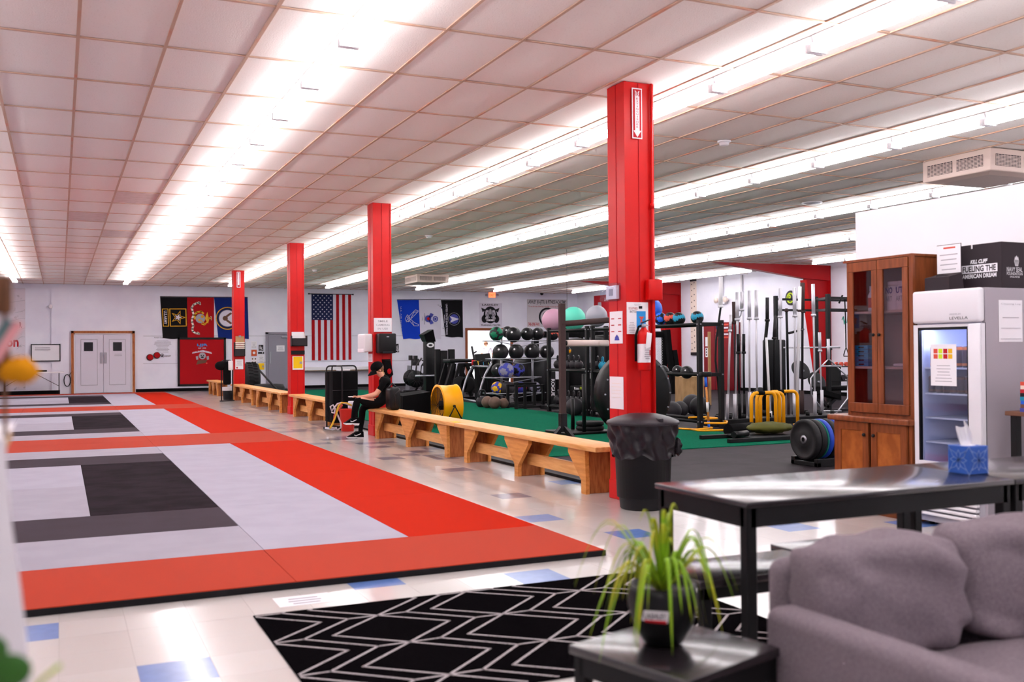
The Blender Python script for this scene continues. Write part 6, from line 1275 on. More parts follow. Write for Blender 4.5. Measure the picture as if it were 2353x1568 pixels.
for x0, x1 in ((1.785, 1.90), (3.52, 3.64)):
    m = MB(); m.rbox((x0, 1.40, .1), (x1, 2.24, .60), .035, 'sofa', 5); am = part('armrest', m, t)
    if x0 < 2: m = MB(); m.rbox((x0-.004, 1.70, .47), (x0+.002, 1.81, .51), .002, 'black_plastic', 1); part('socket_panel', m, am); m = MB(frame((x0-.0045, 0, 0), (0, -1, 0), (0, 0, 1))); m.disc(-1.785, .49, .006, 0, .0005, 'gray_ink', 8); m.disc(-1.73, .49, .006, 0, .0005, 'gray_ink', 8); part('button', m, am, kind='stuff')
part('seat_cushion', cushion(1.89, 2.70, 1.42, 2.12, .33, .47, 1, .006), t); part('seat_cushion', cushion(2.70, 3.51, 1.42, 2.12, .33, .47, 2, .006), t)
part('back_cushion', cushion(1.87, 2.42, 2.03, 2.27, .45, .775, 3, .022, tilt=.08, n=40), t); part('back_cushion', cushion(2.41, 3.06, 2.03, 2.27, .45, .785, 4, .022, tilt=.08, n=40), t)
for x in (1.85, 3.5):
    for y in (1.48, 2.28): m = MB(); m.cyl((x, y, 0), (x, y, .13), .02, 'table_leg', n=10); part('foot', m, t)
# ================= FRIDGE =================
FXx, FY0, FY1, FXb, FH = 5.83, 4.91, 5.512, 6.45, 1.735
t = thing('display_fridge', 'white glass door display fridge with LEVELLA lettering', 'refrigerator', ((FXx+FXb)/2, (FY0+FY1)/2, 0))
m = MB(); m.rbox((FXx+.04, FY0, .03), (FXb, FY0+.03, FH), .004, 'fridge_gray', 1); m.box((FXx+.04, FY1-.03, .03), (FXb, FY1, FH), 'fridge_white'); m.box((FXb-.03, FY0+.03, .03), (FXb, FY1-.03, FH), 'fridge_in'); m.box((FXx+.04, FY0+.03, .03), (FXb-.03, FY1-.03, .45), 'fridge_white'); m.box((FXx+.04, FY0+.03, 1.47), (FXb-.03, FY1-.03, FH), 'fridge_white')
for x in (FXx+.1, FXb-.1):
    for y in (FY0+.06, FY1-.06): m.cyl((x, y, 0), (x, y, .03), .02, 'black_metal', n=8)
part('cabinet', m, t)
m = MB(); m.box((FXx+.06, FY0+.0305, .4505), (FXb-.035, FY0+.036, 1.4695), 'fridge_in'); m.box((FXx+.06, FY1-.036, .4505), (FXb-.035, FY1-.0305, 1.4695), 'fridge_in'); m.box((FXb-.036, FY0+.036, .4505), (FXb-.031, FY1-.036, 1.4695), 'fridge_in'); m.box((FXx+.06, FY0+.036, .4505), (FXb-.036, FY1-.036, .456), 'fridge_in'); m.box((FXx+.06, FY0+.036, 1.462), (FXb-.036, FY1-.036, 1.4695), 'fridge_in'); part('liner', m, t)
m = MB(); m.rbox((FXx-.015, FY0, 1.495), (FXx+.04, FY1, FH), .02, 'fridge_white', 4); part('header', m, t)
T5 = frame((FXx-.0155, 0, 0), (0, -1, 0), (0, 0, 1)); f5 = lambda x, y: (-at_x(x, y, FXx-.0155).y, at_x(x, y, FXx-.0155).z)
m = MB(T5); m.text('LEVELLA', *f5(2182, 735), *f5(2224, 727), 'black_ink', .001, -.0); m.text('PREMIUM', *f5(2182, 725), *f5(2207, 720), 'gray_ink', .001, -.0); part('lettering', m, t)
m = MB(); D0 = .43
m.box((FXx, FY0, D0), (FXx+.035, FY0+.115, 1.485), 'fridge_white'); m.rbox((FXx-.012, FY0+.004, D0), (FXx+.0, FY0+.10, 1.483), .005, 'fridge_white', 2); m.box((FXx, FY1-.04, D0), (FXx+.035, FY1, 1.485), 'fridge_white'); m.box((FXx, FY0+.115, 1.465), (FXx+.035, FY1-.04, 1.485), 'fridge_white'); m.box((FXx, FY0+.115, D0), (FXx+.035, FY1-.04, D0+.05), 'fridge_white'); dr = part('door', m, t)
m = MB()
for a, b in (((FY0+.115, D0+.05), (FY0+.125, 1.465)), ((FY1-.05, D0+.05), (FY1-.04, 1.465)), ((FY0+.115, 1.445), (FY1-.04, 1.465))): m.box((FXx+.001, a[0], a[1]), (FXx+.03, b[0], b[1]), 'black_plastic')
part('gasket', m, dr)
m = MB(); m.box((FXx+.012, FY0+.12, D0+.05), (FXx+.018, FY1-.045, 1.45), 'glass'); part('glass_pane', m, dr)
m = MB(); m.box((FXx+.036, FY0-.001, D0), (FXx+.041, FY0+.0, 1.49), 'black_plastic'); part('hinge_gap', m, t)
m = MB()
for k in range(9): m.rbox((FXx-.002, FY0+.06, .08+k*.036), (FXx+.039, FY1-.02, .102+k*.036), .006, 'white_plastic', 1)
m.box((FXx+.038, FY0+.02, .03), (FXx+.045, FY1-.02, .42), 'gray_ink'); part('louver', m, t)
m = MB(); m.box((FXx+.07, FY0+.06, 1.452), (FXx+.11, FY1-.06, 1.461), 'fridge_lamp'); part('light_strip', m, t)
for z in (1.17, .98, .80, .62): m = MB(); m.box((FXx+.07, FY0+.038, z-.012), (FXb-.05, FY1-.038, z), 'white_plastic'); part('shelf', m, t)
def cans(z, y0, y1, n, h, r, ca, cb, lb, gr, xs=(.1,)):
    pr = None
    for xx in xs:
        for k in range(n):
            y = y0+(y1-y0)*k/(n-1); x = FXx+xx
            if pr is None:
                pr = thing('drink_can', lb, 'can', (x, y, z+.001), group=gr); m = MB(); m.lathe((0, 0, 0), [(r*.85, 0), (r, .006), (r, h-.01), (r*.85, h)], ca, 12); part('can_body', m, pr, True); m = MB(); m.lathe((0, 0, 0), [(r*1.01, h*.08), (r*1.01, h*.2)], cb, 12, cap=False); m.lathe((0, 0, 0), [(r*1.01, h*.82), (r*1.01, h*.95)], cb, 12, cap=False); part('can_band', m, pr, True)
            else: dup(pr, (x, y, z+.001))
cans(1.17, FY0+.07, FY1-.1, 7, .155, .029, 'can_dark', 'can_orange', 'tall dark can with orange bands on the top fridge shelf', 'orange banded cans in fridge')
cans(.98, FY0+.07, FY1-.08, 8, .125, .027, 'can_dark', 'seal_brown', 'dark can on the second fridge shelf', 'dark cans in fridge')
T6 = frame((FXx+.0115, 0, 0), (0, -1, 0), (0, 0, 1)); f6 = lambda x, y: (-at_x(x, y, FXx+.01).y, at_x(x, y, FXx+.01).z); a, b = f6(2139, 886); c, d = f6(2197, 791); m = MB(T6); m.rect(a, b, c, d, 0, .0008, 'white_paper'); t2 = solid('price_sheet', m, 'white sheet with coloured drink pictures on the fridge glass', 'sign', T6 @ V((a, b, 0)))
m = MB(T6); w = c-a; h = d-b
for i in range(4):
    for j in range(2): m.rect(a+w*(.12+.19*i), b+h*(.65+.13*j), a+w*(.28+.19*i), b+h*(.76+.13*j), .0008, .0012, ('coral', 'lime', 'red_ink', 'ball_yellow')[i])
m.lines(a+w*.15, b+h*.1, c-w*.15, b+h*.55, 6, 'gray_ink', .0012, .2); part('print', m, t2)
pl5 = LY(FY0-.0015); flat('price_sheet', 'white log sheet taped on the grey side of the fridge', 'sign', pl5, (2295, 690, 2349, 786), 'white_paper', lambda q, a, b, c, d: [q.text('Cleaning Log', a+.02, d-.035, c-.02, d-.022, 'gray_ink', .0045, 0), q.lines(a+.01, b+.02, c-.01, d-.05, 3, 'gray_ink', .0045, .04)], th=.001)
# box + till on fridge
pz = FH+.001; c0 = at_z(2305, 664, pz); n0 = V((6.02, 4.96)); 
t = thing('cardboard_carton', 'black drink carton reading FUELING THE AMERICAN DREAM atop the fridge', 'box', (6.1, 5.0, pz), 0)
q0 = at_y(2302, 664, 4.95); bX0, bX1, bY0, bY1 = q0.x, q0.x+.36, 4.95, 5.42; bH = at_y(2302, 555, 4.95).z
m = MB(); m.rbox((bX0, bY0, pz), (bX1, bY1, bH), .003, 'carton', 1); part('carton', m, t)
T7 = frame((bX0-.001, 0, 0), (0, -1, 0), (0, 0, 1)); f7 = lambda x, y: (-at_x(x, y, bX0).y, at_x(x, y, bX0).z)
def qtext(m, s, x0, y0, x1, y1, mt, w=.001, bold=.03, shear=0): a = f7(x0, y1); b = f7(x1, y0); m.text(s, a[0], min(a[1], b[1]), b[0], max(a[1], b[1]), mt, w, bold, 0, shear)
A_px = lambda x, y: (2090+x/7.125, 540+y/7.125)
m = MB(T7); a = f7(*A_px(850, 575)); b = f7(*A_px(1440, 530)); zc0 = f7(*A_px(1145, 620))[1]; zc1 = f7(*A_px(1145, 485))[1]; m.rect(a[0], zc0, b[0], zc1, 0, .0006, 'white_paper'); m.text('FUELING THE', a[0]+.012, zc0+.008, b[0]-.012, zc1-.008, 'carton', .001, .03)
zz0 = f7(*A_px(1145, 705))[1]; zz1 = f7(*A_px(1145, 635))[1]; m.text('AMERICAN DREAM', a[0]+.008, zz0, b[0]-.008, zz1, 'white_paper', .001, .03); zk0 = f7(*A_px(1145, 475))[1]; zk1 = f7(*A_px(1145, 400))[1]; m.text('KILL CLIFF', a[0]+.08, zk0+.004, b[0]-.08, zk1, 'white_paper', .001, .04, 0, .3); part('lettering', m, t)
T8 = frame((0, bY0-.001, 0), (1, 0, 0), (0, 0, 1)); f8 = lambda x, y: (at_y(x, y, bY0).x, at_y(x, y, bY0).z); m = MB(T8); a = f8(*A_px(1590, 600)); b = f8(*A_px(1865, 535)); m.text('NAVY SEAL', a[0], a[1]-.0, a[0]+.16, b[1], 'white_paper', .001, .0); a = f8(*A_px(1590, 655)); b = f8(*A_px(1865, 618)); m.text('FOUNDATION', a[0], a[1], a[0]+.16, b[1], 'white_paper', .001, .0); a = f8(*A_px(1640, 700)); b = f8(*A_px(1860, 680)); m.text('OFFICIAL PARTNER', a[0], a[1], a[0]+.1, b[1], 'white_paper', .001, 0)
c_ = f8(*A_px(1750, 430)); 
for k in range(5): m.line([(c_[0]+(-.02+.01*k)*.6, c_[1]-.035), (c_[0]-.022+.011*k, c_[1]+.0), (c_[0]-.014+.007*k, c_[1]+.03)], .0035, 0, .0006, 'white_paper')
m.poly([(c_[0]-.02, c_[1]+.01), (c_[0]+.02, c_[1]+.01), (c_[0], c_[1]+.04)], 0, .0006, 'white_paper'); part('emblem', m, t)
m = MB(T7); a = f7(*A_px(1025, 190)); m.rect(a[0]-.008, bH-.03, a[0]+.004, bH+.0, 0, .001, 'white_plastic'); part('tape', m, t)
t = thing('donation_box', 'dark grey money box with notice card in front of carton', 'box', (5.9, 5.35, pz)); g9 = lambda x, y: at_x(x, y, 5.845); a = g9(2124, 668); b = g9(2180, 665); y0_, y1_ = b.y, a.y
m = MB(); z1_ = g9(2150, 638).z; m.add([(5.85, y0_, pz), (6.0, y0_, pz), (6.0, y1_, pz), (5.85, y1_, pz), (5.85, y0_, z1_), (5.98, y0_, z1_+.03), (5.98, y1_, z1_+.03), (5.85, y1_, z1_)], [(0, 3, 2, 1), (4, 5, 6, 7), (0, 1, 5, 4), (1, 2, 6, 5), (2, 3, 7, 6), (3, 0, 4, 7)], 'carton'); part('body', m, t)
m = MB(); m.box((5.90, y0_+.06, z1_+.012), (5.93, y1_-.06, z1_+.0165), 'black_ink'); part('slot', m, t); m = MB(); zt = at_x(2180, 563, 5.98).z; yr = at_x(2208, 600, 5.98).y; yl = at_x(2153, 600, 5.98).y; m.box((5.981, yr, pz), (5.987, yl, zt+.004), 'carton'); part('back_board', m, t)
T10 = frame((5.98, 0, 0), (0, -1, 0), (0, 0, 1)); m = MB(T10); m.rect(-yl+.002, z1_+.035, -yr-.002, zt, -.0008, .001, 'white_paper'); w = yl-yr; m.rect(-yl+w*.28, zt-.028, -yl+w*.78, zt-.016, .001, .0014, 'coral'); m.lines(-yl+.01, z1_+.06, -yr-.01, zt-.04, 4, 'gray_ink', .0014, .2, 3); part('card', m, t)
# ================= WOODEN CABINET =================
CX, CY0, CY1 = 5.83, 5.56, 6.19
t = thing('wooden_cabinet', 'reddish brown wooden cabinet with glass upper doors beside fridge', 'cabinet', (6.1, 5.85, 0))
m = MB(); LX0 = 5.8; m.box((LX0+.02, 5.53, .06), (6.35, 5.56, .73), 'walnut'); m.box((LX0+.02, 6.32, .06), (6.35, 6.35, .73), 'walnut'); m.box((6.33, 5.56, .06), (6.35, 6.32, .73), 'walnut'); m.box((LX0+.02, 5.56, .06), (6.33, 6.32, .09), 'walnut'); m.box((LX0+.06, 5.55, 0), (6.33, 6.33, .06), 'walnut'); m.box((LX0+.02, 5.56, .09), (LX0+.04, 6.32, .2), 'walnut'); part('lower_body', m, t)
m = MB(); m.rbox((LX0-.03, 5.518, .73), (6.36, 6.38, .775), .008, 'walnut', 2); part('counter', m, t)
for y0, y1, hy_ in ((5.565, 5.925, 5.89), (5.955, 6.315, 5.99)):
    m = MB()
    for a, b in (((y0, .2), (y1, .27)), ((y0, .66), (y1, .725)), ((y0, .27), (y0+.06, .66)), ((y1-.06, .27), (y1, .66))): m.box((LX0, a[0], a[1]), (LX0+.02, b[0], b[1]), 'walnut')
    dr = part('lower_door', m, t); m = MB(); m.rbox((LX0+.008, y0+.058, .268), (LX0+.015, y1-.058, .662), .002, 'walnut_panel', 1); part('panel', m, dr); m = MB(); m.ball((LX0-.012, hy_, .63), .014, 'black_metal', n=10, k=8); part('knob', m, dr)
UZ0, UZ1 = .80, 2.01
m = MB(); m.box((CX+.02, CY0-.03, .775), (6.15, CY0, UZ1), 'walnut'); m.box((CX+.02, CY1, .775), (6.15, CY1+.03, UZ1), 'walnut'); m.box((CX+.02, CY0, UZ1-.02), (6.15, CY1, UZ1), 'walnut'); m.box((6.13, CY0, .775), (6.15, CY1, UZ1-.02), 'hvac'); m.box((CX+.02, CY0, .775), (6.13, CY1, .8), 'walnut'); m.box((CX, CY0-.04, UZ1-.0), (6.17, CY1+.05, UZ1+.018), 'walnut'); m.box((CX+.005, CY0-.04, .78), (CX+.03, CY0-.005, UZ1), 'walnut'); part('upper_body', m, t)
for z in (1.17, 1.61): m = MB(); m.box((CX+.03, CY0, z-.018), (6.13, CY1, z), 'hvac'); part('shelf', m, t)
ym = (CY0+CY1)/2
for y0, y1, hy_ in ((CY0+.004, ym-.003, ym-.03), (ym+.003, CY1-.002, ym+.03)):
    m = MB()
    for a, b in (((y0, .805), (y1, .88)), ((y0, 1.93), (y1, 2.005)), ((y0, .88), (y0+.055, 1.93)), ((y1-.055, .88), (y1, 1.93))): m.rbox((CX-.003, a[0], a[1]), (CX+.018, b[0], b[1]), .003, 'walnut', 1)
    dr = part('upper_door', m, t); m = MB(); m.box((CX+.007, y0+.05, .875), (CX+.010, y1-.05, 1.935), 'cab_glass'); part('glass_pane', m, dr); m = MB(); m.ball((CX-.015, hy_, 1.42), .013, 'black_metal', n=10, k=8); part('knob', m, dr)
# cabinet contents
gx = 5.95
p = at_x(2005, 700, gx); m = MB(); m.lathe((gx, p.y, 1.6105), [(.03, 0), (.034, .01), (.034, .13), (.02, .16), (.02, .165)], 'white_plastic', 18); t = thing('bottle', 'white plastic bottle with red label on upper cabinet shelf', 'bottle', (gx, p.y, 1.6105)); part('body', m, t); m = MB(); m.cyl((gx, p.y, 1.775), (gx, p.y, 1.815), .023, 'white_paper', n=14); part('cap', m, t); m = MB(); m.lathe((gx, p.y, 1.6105), [(.0345, .03), (.0345, .11)], 'coral', 18, cap=False); part('label_wrap', m, t)
for k, (px, tx, lb) in enumerate(((2056, 'NO', 'white tub with large purple letters, left in right cabinet door'), (2080, 'UT', 'white tub with large purple letters, right in right cabinet door'))):
    p = at_x(px, 690, gx); t = thing('supplement_tub', lb, 'jar', (gx, p.y, 1.6105)); m = MB(); m.lathe((gx, p.y, 1.6105), [(.055, 0), (.058, .01), (.058, .17), (.05, .19)], 'white_plastic', 22); part('body', m, t); m = MB(); m.cyl((gx, p.y, 1.8), (gx, p.y, 1.835), .052, 'white_paper', n=20); part('lid', m, t)
    m = MB(frame((gx-.0595, 0, 0), (0, -1, 0), (0, 0, 1))); m.text(tx, -p.y-.035, 1.74, -p.y+.035, 1.79, 'purple_ink', .0, .03); m.text('ART', -p.y-.035, 1.68, -p.y+.03, 1.72, 'gray_ink', .0, .02); part('lettering', m, t)
p = at_x(1988, 826, gx); pr = None
for k in range(5):
    z = 1.1705+k*.034; lb = 'cyan blue flat box in the cabinet stack of five'
    t = thing('flat_box', lb, 'box', (gx, p.y, z), group='cyan boxes stacked in cabinet'); m = MB(); m.rbox((gx-.07, p.y-.1, z), (gx+.1, p.y+.1, z+.032), .003, 'box_cyan', 1); part('carton', m, t); m = MB(); m.box((gx-.0708, p.y-.06, z+.01), (gx-.0701, p.y-.0, z+.022), 'black_ink'); part('print', m, t)
p = at_x(2078, 840, gx); m = MB(); m.rbox((gx-.05, p.y-.07, 1.1705), (gx+.06, p.y+.07, 1.195), .01, 'white_plastic', 2); solid('folded_cloth', m, 'small folded white cloth on the middle cabinet shelf', 'cloth', (gx, p.y, 1.1705))
# console right of fridge with books
Yc = 4.45; g = lambda x, y: at_y(x, y, Yc); a = at_y(2308, 945, Yc+.35); x0 = a.x; zt = a.z
t = thing('console_table', 'dark wooden console table at right edge beside fridge', 'table', (x0+.3, Yc+.1, 0)); m = MB(); m.rbox((x0, Yc, zt-.03), (x0+.9, Yc+.35, zt), .004, 'seal_brown', 1); part('tabletop', m, t)
for x in (x0+.03, x0+.82):
    for y in (Yc+.02, Yc+.28): m = MB(); m.rbox((x, y, 0), (x+.05, y+.05, zt-.03), .003, 'table_leg', 1); part('leg', m, t)
z2_ = g(2320, 1108).z; m = MB(); m.rbox((x0, Yc, z2_-.03), (x0+.9, Yc+.35, z2_), .004, 'seal_brown', 1); part('lower_shelf', m, t)
bx = at_y(2343, 900, Yc+.24).x
for k, (c_, nm_) in enumerate((('seal_blue', 'blue'), ('seal_brown', 'brown'), ('royal_ball', 'bright blue'), ('ball_teal', 'teal'), ('black_ink', 'black'), ('ball_red', 'red'), ('cream', 'cream'), ('coral', 'coral'))):
    z = zt+.0005+k*.0255; t = thing('book', '%s book in the stack on the console table at right edge' % nm_, 'book', (bx+.12, Yc+.15, z), group='books stacked on console'); dx = RL.uniform(0, .012); m = MB(); m.box((bx+dx, Yc+.05, z), (bx+.25, Yc+.24, z+.003), c_); m.box((bx+dx, Yc+.05, z+.022), (bx+.25, Yc+.24, z+.025), c_); m.box((bx+dx, Yc+.05, z+.003), (bx+dx+.004, Yc+.24, z+.022), c_); part('cover', m, t); m = MB(); m.box((bx+dx+.005, Yc+.053, z+.0031), (bx+.247, Yc+.237, z+.0219), 'white_paper'); part('pages', m, t)
# ================= LEFT FOREGROUND =================
Yl = 1.5; g = lambda x, y: at_y(x, y, Yl)
t = thing('draped_stand', 'stand draped in white cloth at the left picture edge', 'stand', (-.35, Yl+.15, 0))
prof = [(860, 8), (900, 9), (1000, 12), (1060, 14), (1150, 20), (1250, 34), (1310, 42), (1400, 55), (1500, 64), (1568, 70)]
def edge(z):
    for (ya, xa), (yb, xb) in zip(prof[:-1], prof[1:]):
        za, zb = g(xa, ya).z, g(xb, yb).z
        if zb <= z <= za: s = (za-z)/(za-zb); return g(xa+(xb-xa)*s, ya+(yb-ya)*s).x
    return g(8, 860).x if z > .9 else g(70, 1568).x+.02*(1-z)
ztop = g(8, 1010).z
def cl(u, v):
    z = ztop*(1-v); e = edge(z); x = -.7+(e+.7)*u; yy = Yl+.02*math.sin(u*14+v*3)*(v) if u < .95 else Yl; return V((x, yy, z))
m = MB(); m.grid(lambda u, v: cl(u, v), 24, 24, 'cloth_white'); m.grid(lambda u, v: V((cl(1, v).x*(1+u*.35/Yl)-.01*u, Yl+u*.35, cl(1, v).z)), 6, 24, 'cloth_white'); m.grid(lambda u, v: V((-.7+(edge(ztop)+.7)*u, Yl+v*.35, ztop)), 4, 4, 'cloth_white'); part('cloth', m, t)
m = MB(); m.rbox((-.7, Yl+.02, ztop-.03), (edge(ztop)-.005, Yl+.34, ztop-.003), .005, 'plywood', 1); part('board', m, t)
a = g(10, 880); m = MB(); m.rbox((g(4, 900).x, Yl+.02, ztop), (g(14, 900).x, Yl+.04, g(10, 868).z+.1), .002, 'driftwood', 1); part('upright', m, t); m = MB(); m.rbox((-.6, Yl+.0, g(10, 868).z+.1), (g(14, 900).x+.001, Yl+.2, g(10, 868).z+.115), .002, 'driftwood', 1)
for nm_, box, lb in (('driftwood_block', (-30, 636, 26, 720), 'rough brown wood block hanging at upper left edge'), ('driftwood_block', (-30, 800, 23, 882), 'rough brown wood block behind the yellow pompom')):
    a = g(box[0], box[3]); b = g(box[2], box[1]); m = MB(); m.rbox((a.x, Yl-.01, a.z), (b.x, Yl+.03, b.z), .004, 'driftwood', 2)
    t = thing(nm_, lb, 'wood block', ((a.x+b.x)/2, Yl+.01, a.z)); part('block', m, t)
    if box[1] < 700: m = MB(); m.path([((a.x+b.x)/2, Yl+.01, b.z), ((a.x+b.x)/2, Yl+.01, CH-.01)], .001, 'cream', 5); part('cord', m, t)
c_ = g(50, 852); m = MB(); m.ball((c_.x-.006, Yl-.015, c_.z), .0205, 'pom', (1.15, .8, .85), 28, 18, fn=lambda d: 1+.12*math.sin(d.x*14+d.z*9)+.1*math.sin(d.z*17+d.y*8)+.15*d.x); solid('pompom', m, 'mustard yellow fluffy pompom at the left edge', 'pompom', (c_.x, Yl, c_.z-.02))
for (p0, p1, c__, lb) in (((-10, 830, 45, 742), 0, 'pinkish', 'pink booklet slanting at the left edge'), ((-20, 800, 20, 735), 0, 'teal_book', 'dull teal booklet behind the pink one at the left edge')):
    a = g(p0[0], p0[1]); b = g(p0[2], p0[3]); m = MB(); o_ = -.012 if c__ == 'pinkish' else .03; m.bar((a.x, Yl+o_, a.z), (b.x, Yl+o_, b.z), .012, .02, c__, (0, 1, 0)); solid('booklet', m, lb, 'booklet', (a.x, Yl+o_, a.z))
# leaf plant bottom left
Yp = 1.15; g = lambda x, y: at_y(x, y, Yp); c_ = g(10, 1600)
t = thing('leafy_plant', 'dark leaved plant peeking in at the bottom left corner', 'plant', (c_.x-.12, Yp, 0)); bxp = c_.x-.1
m = MB(); m.lathe((bxp, Yp, 0), [(.1, 0), (.13, .3), (.14, .6), (.12, .6), (.1, .5)], 'pot', 24); part('pot', m, t)
for (ex, ey, w) in ((15, 1545, .03), (-40, 1500, .03), (-60, 1580, .035)):
    e = g(ex, ey); m = MB(); m.path([(bxp, Yp, .5), (bxp-.01, Yp, e.z-.15), (e.x-.02, Yp, e.z-.02)], .003, 'leaf_dark', 5); part('stem', m, t); m = MB(); m.ball((e.x, Yp, e.z), .024, 'leaf_dark', (1.0, .25, .8), 16, 8); part('leaf', m, t)
e = g(140, 1528); e2 = g(90, 1568); m = MB(); m.path([(bxp, Yp, .55), e2, e], .0025, 'leaf', 5); part('shoot', m, t)
# ================= PEOPLE =================
def figure(name, nodes, edges, root, zones, label, base, mats_):
    """nodes: name -> (point, radius); zones(edge name pair, point) -> material name"""
    me = bpy.data.meshes.new('body'); ks = list(nodes); ix = {k: i for i, k in enumerate(ks)}
    me.from_pydata([tuple(nodes[k][0]) for k in ks], [(ix[a], ix[b]) for a, b in edges], []); o = bpy.data.objects.new('b', me); COL.objects.link(o)
    sk = o.modifiers.new('s', 'SKIN'); sk.use_smooth_shade = True; ss = o.modifiers.new('u', 'SUBSURF'); ss.levels = 2; ss.render_levels = 2
    for k in ks:
        v = me.skin_vertices[0].data[ix[k]]; r = nodes[k][1]; v.radius = (r, r) if not isinstance(r, tuple) else r; v.use_root = k == root
    bpy.context.view_layer.update(); ev = bpy.data.meshes.new_from_object(o.evaluated_get(bpy.context.evaluated_depsgraph_get())); bpy.data.objects.remove(o)
    t = thing(name, label, 'person', base); inv = invof(t)
    seg = [(a, b, V(nodes[a][0]), V(nodes[b][0])) for a, b in edges]; ev.materials.clear()
    for n in mats_: ev.materials.append(MATS[n])
    for f in ev.polygons:
        c = f.center; best = None
        for a, b, p, q in seg:
            d = q-p; s = max(0, min(1, (c-p).dot(d)/max(d.length_squared, 1e-9))); dd = (c-(p+d*s)).length
            if best is None or dd < best[0]: best = (dd, a, b, s)
        f.material_index = mats_.index(zones(best[1], best[2], best[3])); f.use_smooth = True
    ev.transform(inv); b = bpy.data.objects.new('body', ev); COL.objects.link(b); b.parent = t
    return t
# seated woman
YW = 14.66
def w_(px, py, dy=0): p = at_y(px, py, YW+dy); return V((p.x, YW+dy, p.z))
N = {'hip': (w_(881, 926), (.125, .105)), 'waist': (w_(886, 915), (.115, .1)), 'chest': (w_(884, 890), (.135, .1)), 'upch': (w_(884, 874), (.12, .07)), 'neck': (w_(880, 866), .048), 'neck2': (w_(873, 860), .045), 'head': (w_(867, 848), .085), 'jaw': (w_(858, 856), .055), 'chin': (w_(853.5, 862), .028)}
for s, nm in ((-.16, 'n'), (.16, 'f')):
    N['sh'+nm] = (w_(884, 875, s), .055); N['ua'+nm] = (w_(876, 890, s*1.15), .047); N['el'+nm] = (w_(864, 908 if nm == 'n' else 905, s*1.15), .038); N['fa'+nm] = (w_(845, 911, s*.8), .034); N['wr'+nm] = (w_(828, 912.5, s*.5), .022); N['ha'+nm] = (w_(820, 913, s*.45), .026)
N['hjn'] = (w_(870, 926, -.09), .085); N['thn'] = (w_(850, 926, -.1), .085); N['knn'] = (w_(822, 918, -.08), .062); N['can'] = (w_(817, 938, -.06), .06); N['shn_'] = (w_(813, 955, -.05), .042); N['ann'] = (w_(811, 966, -.04), .034)
N['hjf'] = (w_(868, 926, .09), .085); N['thf'] = (w_(850, 930, .09), .072); N['knf'] = (w_(833, 937, .1), .062); N['caf'] = (w_(831, 962, .09), .055); N['shf_'] = (w_(829, 983, .08), .04); N['anf'] = (w_(828, 996, .07), .036)
E_ = [('hip', 'waist'), ('waist', 'chest'), ('chest', 'upch'), ('upch', 'neck'), ('neck', 'neck2'), ('neck2', 'head'), ('head', 'jaw'), ('jaw', 'chin')]
for nm in 'nf': E_ += [('upch', 'sh'+nm), ('sh'+nm, 'ua'+nm), ('ua'+nm, 'el'+nm), ('el'+nm, 'fa'+nm), ('fa'+nm, 'wr'+nm), ('wr'+nm, 'ha'+nm), ('hip', 'hj'+nm), ('hj'+nm, 'th'+nm), ('th'+nm, 'kn'+nm), ('kn'+nm, 'ca'+nm), ('ca'+nm, 'sh'+nm+'_'), ('sh'+nm+'_', 'an'+nm)]
def zw(a, b, s):
    k = a+b
    if a in ('neck', 'neck2', 'head', 'jaw') and not (a == 'neck' and s < .2): return 'skin'
    if a[:2] in ('el', 'fa', 'wr'): return 'skin'
    if a[:2] == 'ua': return 'skin' if s > .35 else 'cloth_black'
    return 'cloth_black'
t = figure('person', N, E_, 'hip', zw, 'woman in black cap, t-shirt and leggings seated on bench end using phone', (4.5, YW, 0), ['cloth_black', 'skin'])
hd = w_(867, 848); fw = (w_(853, 856)-hd); fw.y = 0; fw.normalize(); upv = V((-fw.z, 0, fw.x)) if fw.x > 0 else V((fw.z, 0, -fw.x)); 
if upv.z < 0: upv = -upv
TH = frame(hd, fw, upv)   # local u = face direction, v = up, w = sideways
m = MB(TH)
def hairf(d): return 1 if True else 0
m.ball((-.012, .012, 0), .094, 'hair', (1.02, 1, .86), 20, 14); ha = part('hair', m, t)
m = MB(); P = [w_(874, 842), w_(877, 848), w_(879, 855), w_(882, 861), w_(885, 866)]
for i in range(len(P)-1):
    for k in range(2):
        q = P[i].lerp(P[i+1], k*.5); m.ball(q+V((0, .006*(-1)**k, 0)), .026-.0025*i, 'hair_blond', (1, .8, .8), 10, 8)
part('braid', m, t)
m = MB(TH); m.ball((-.006, .028, 0), .1, 'cloth_black', (1.03, .86, .88), 24, 14)
part('cap_crown', m, t)
m = MB(TH)
def brim(u, v): a = (u-.5)*2.2; r = .095+.085*v*math.cos(a*.75); return V((r*math.cos(a)-.0, .018-.035*v-.02*abs(a)*v, r*math.sin(a)*.86))
m.grid(brim, 14, 5, 'cloth_black'); m.grid(lambda u, v: brim(u, v)-V((0, .005, 0)), 14, 5, 'cloth_black'); part('cap_brim', m, t)
m = MB(TH); m.ball((.078, -.028, 0), .013, 'skin', (1.3, 1.3, .9), 10, 8); part('nose', m, t)
for s in (-1, 1): m = MB(TH); m.ball((-.01, -.03, s*.072), .018, 'skin', (.7, 1.1, .4), 10, 8); part('ear', m, t)
for s in (-1, 1): m = MB(TH); m.ball((.066, -.008, s*.03), .009, 'black_ink', (.6, .6, 1), 8, 6); part('eye', m, t)
m = MB(TH); m.ball((.062, -.062, 0), .012, 'coral', (.6, .35, 1.6), 8, 6); part('mouth', m, t)
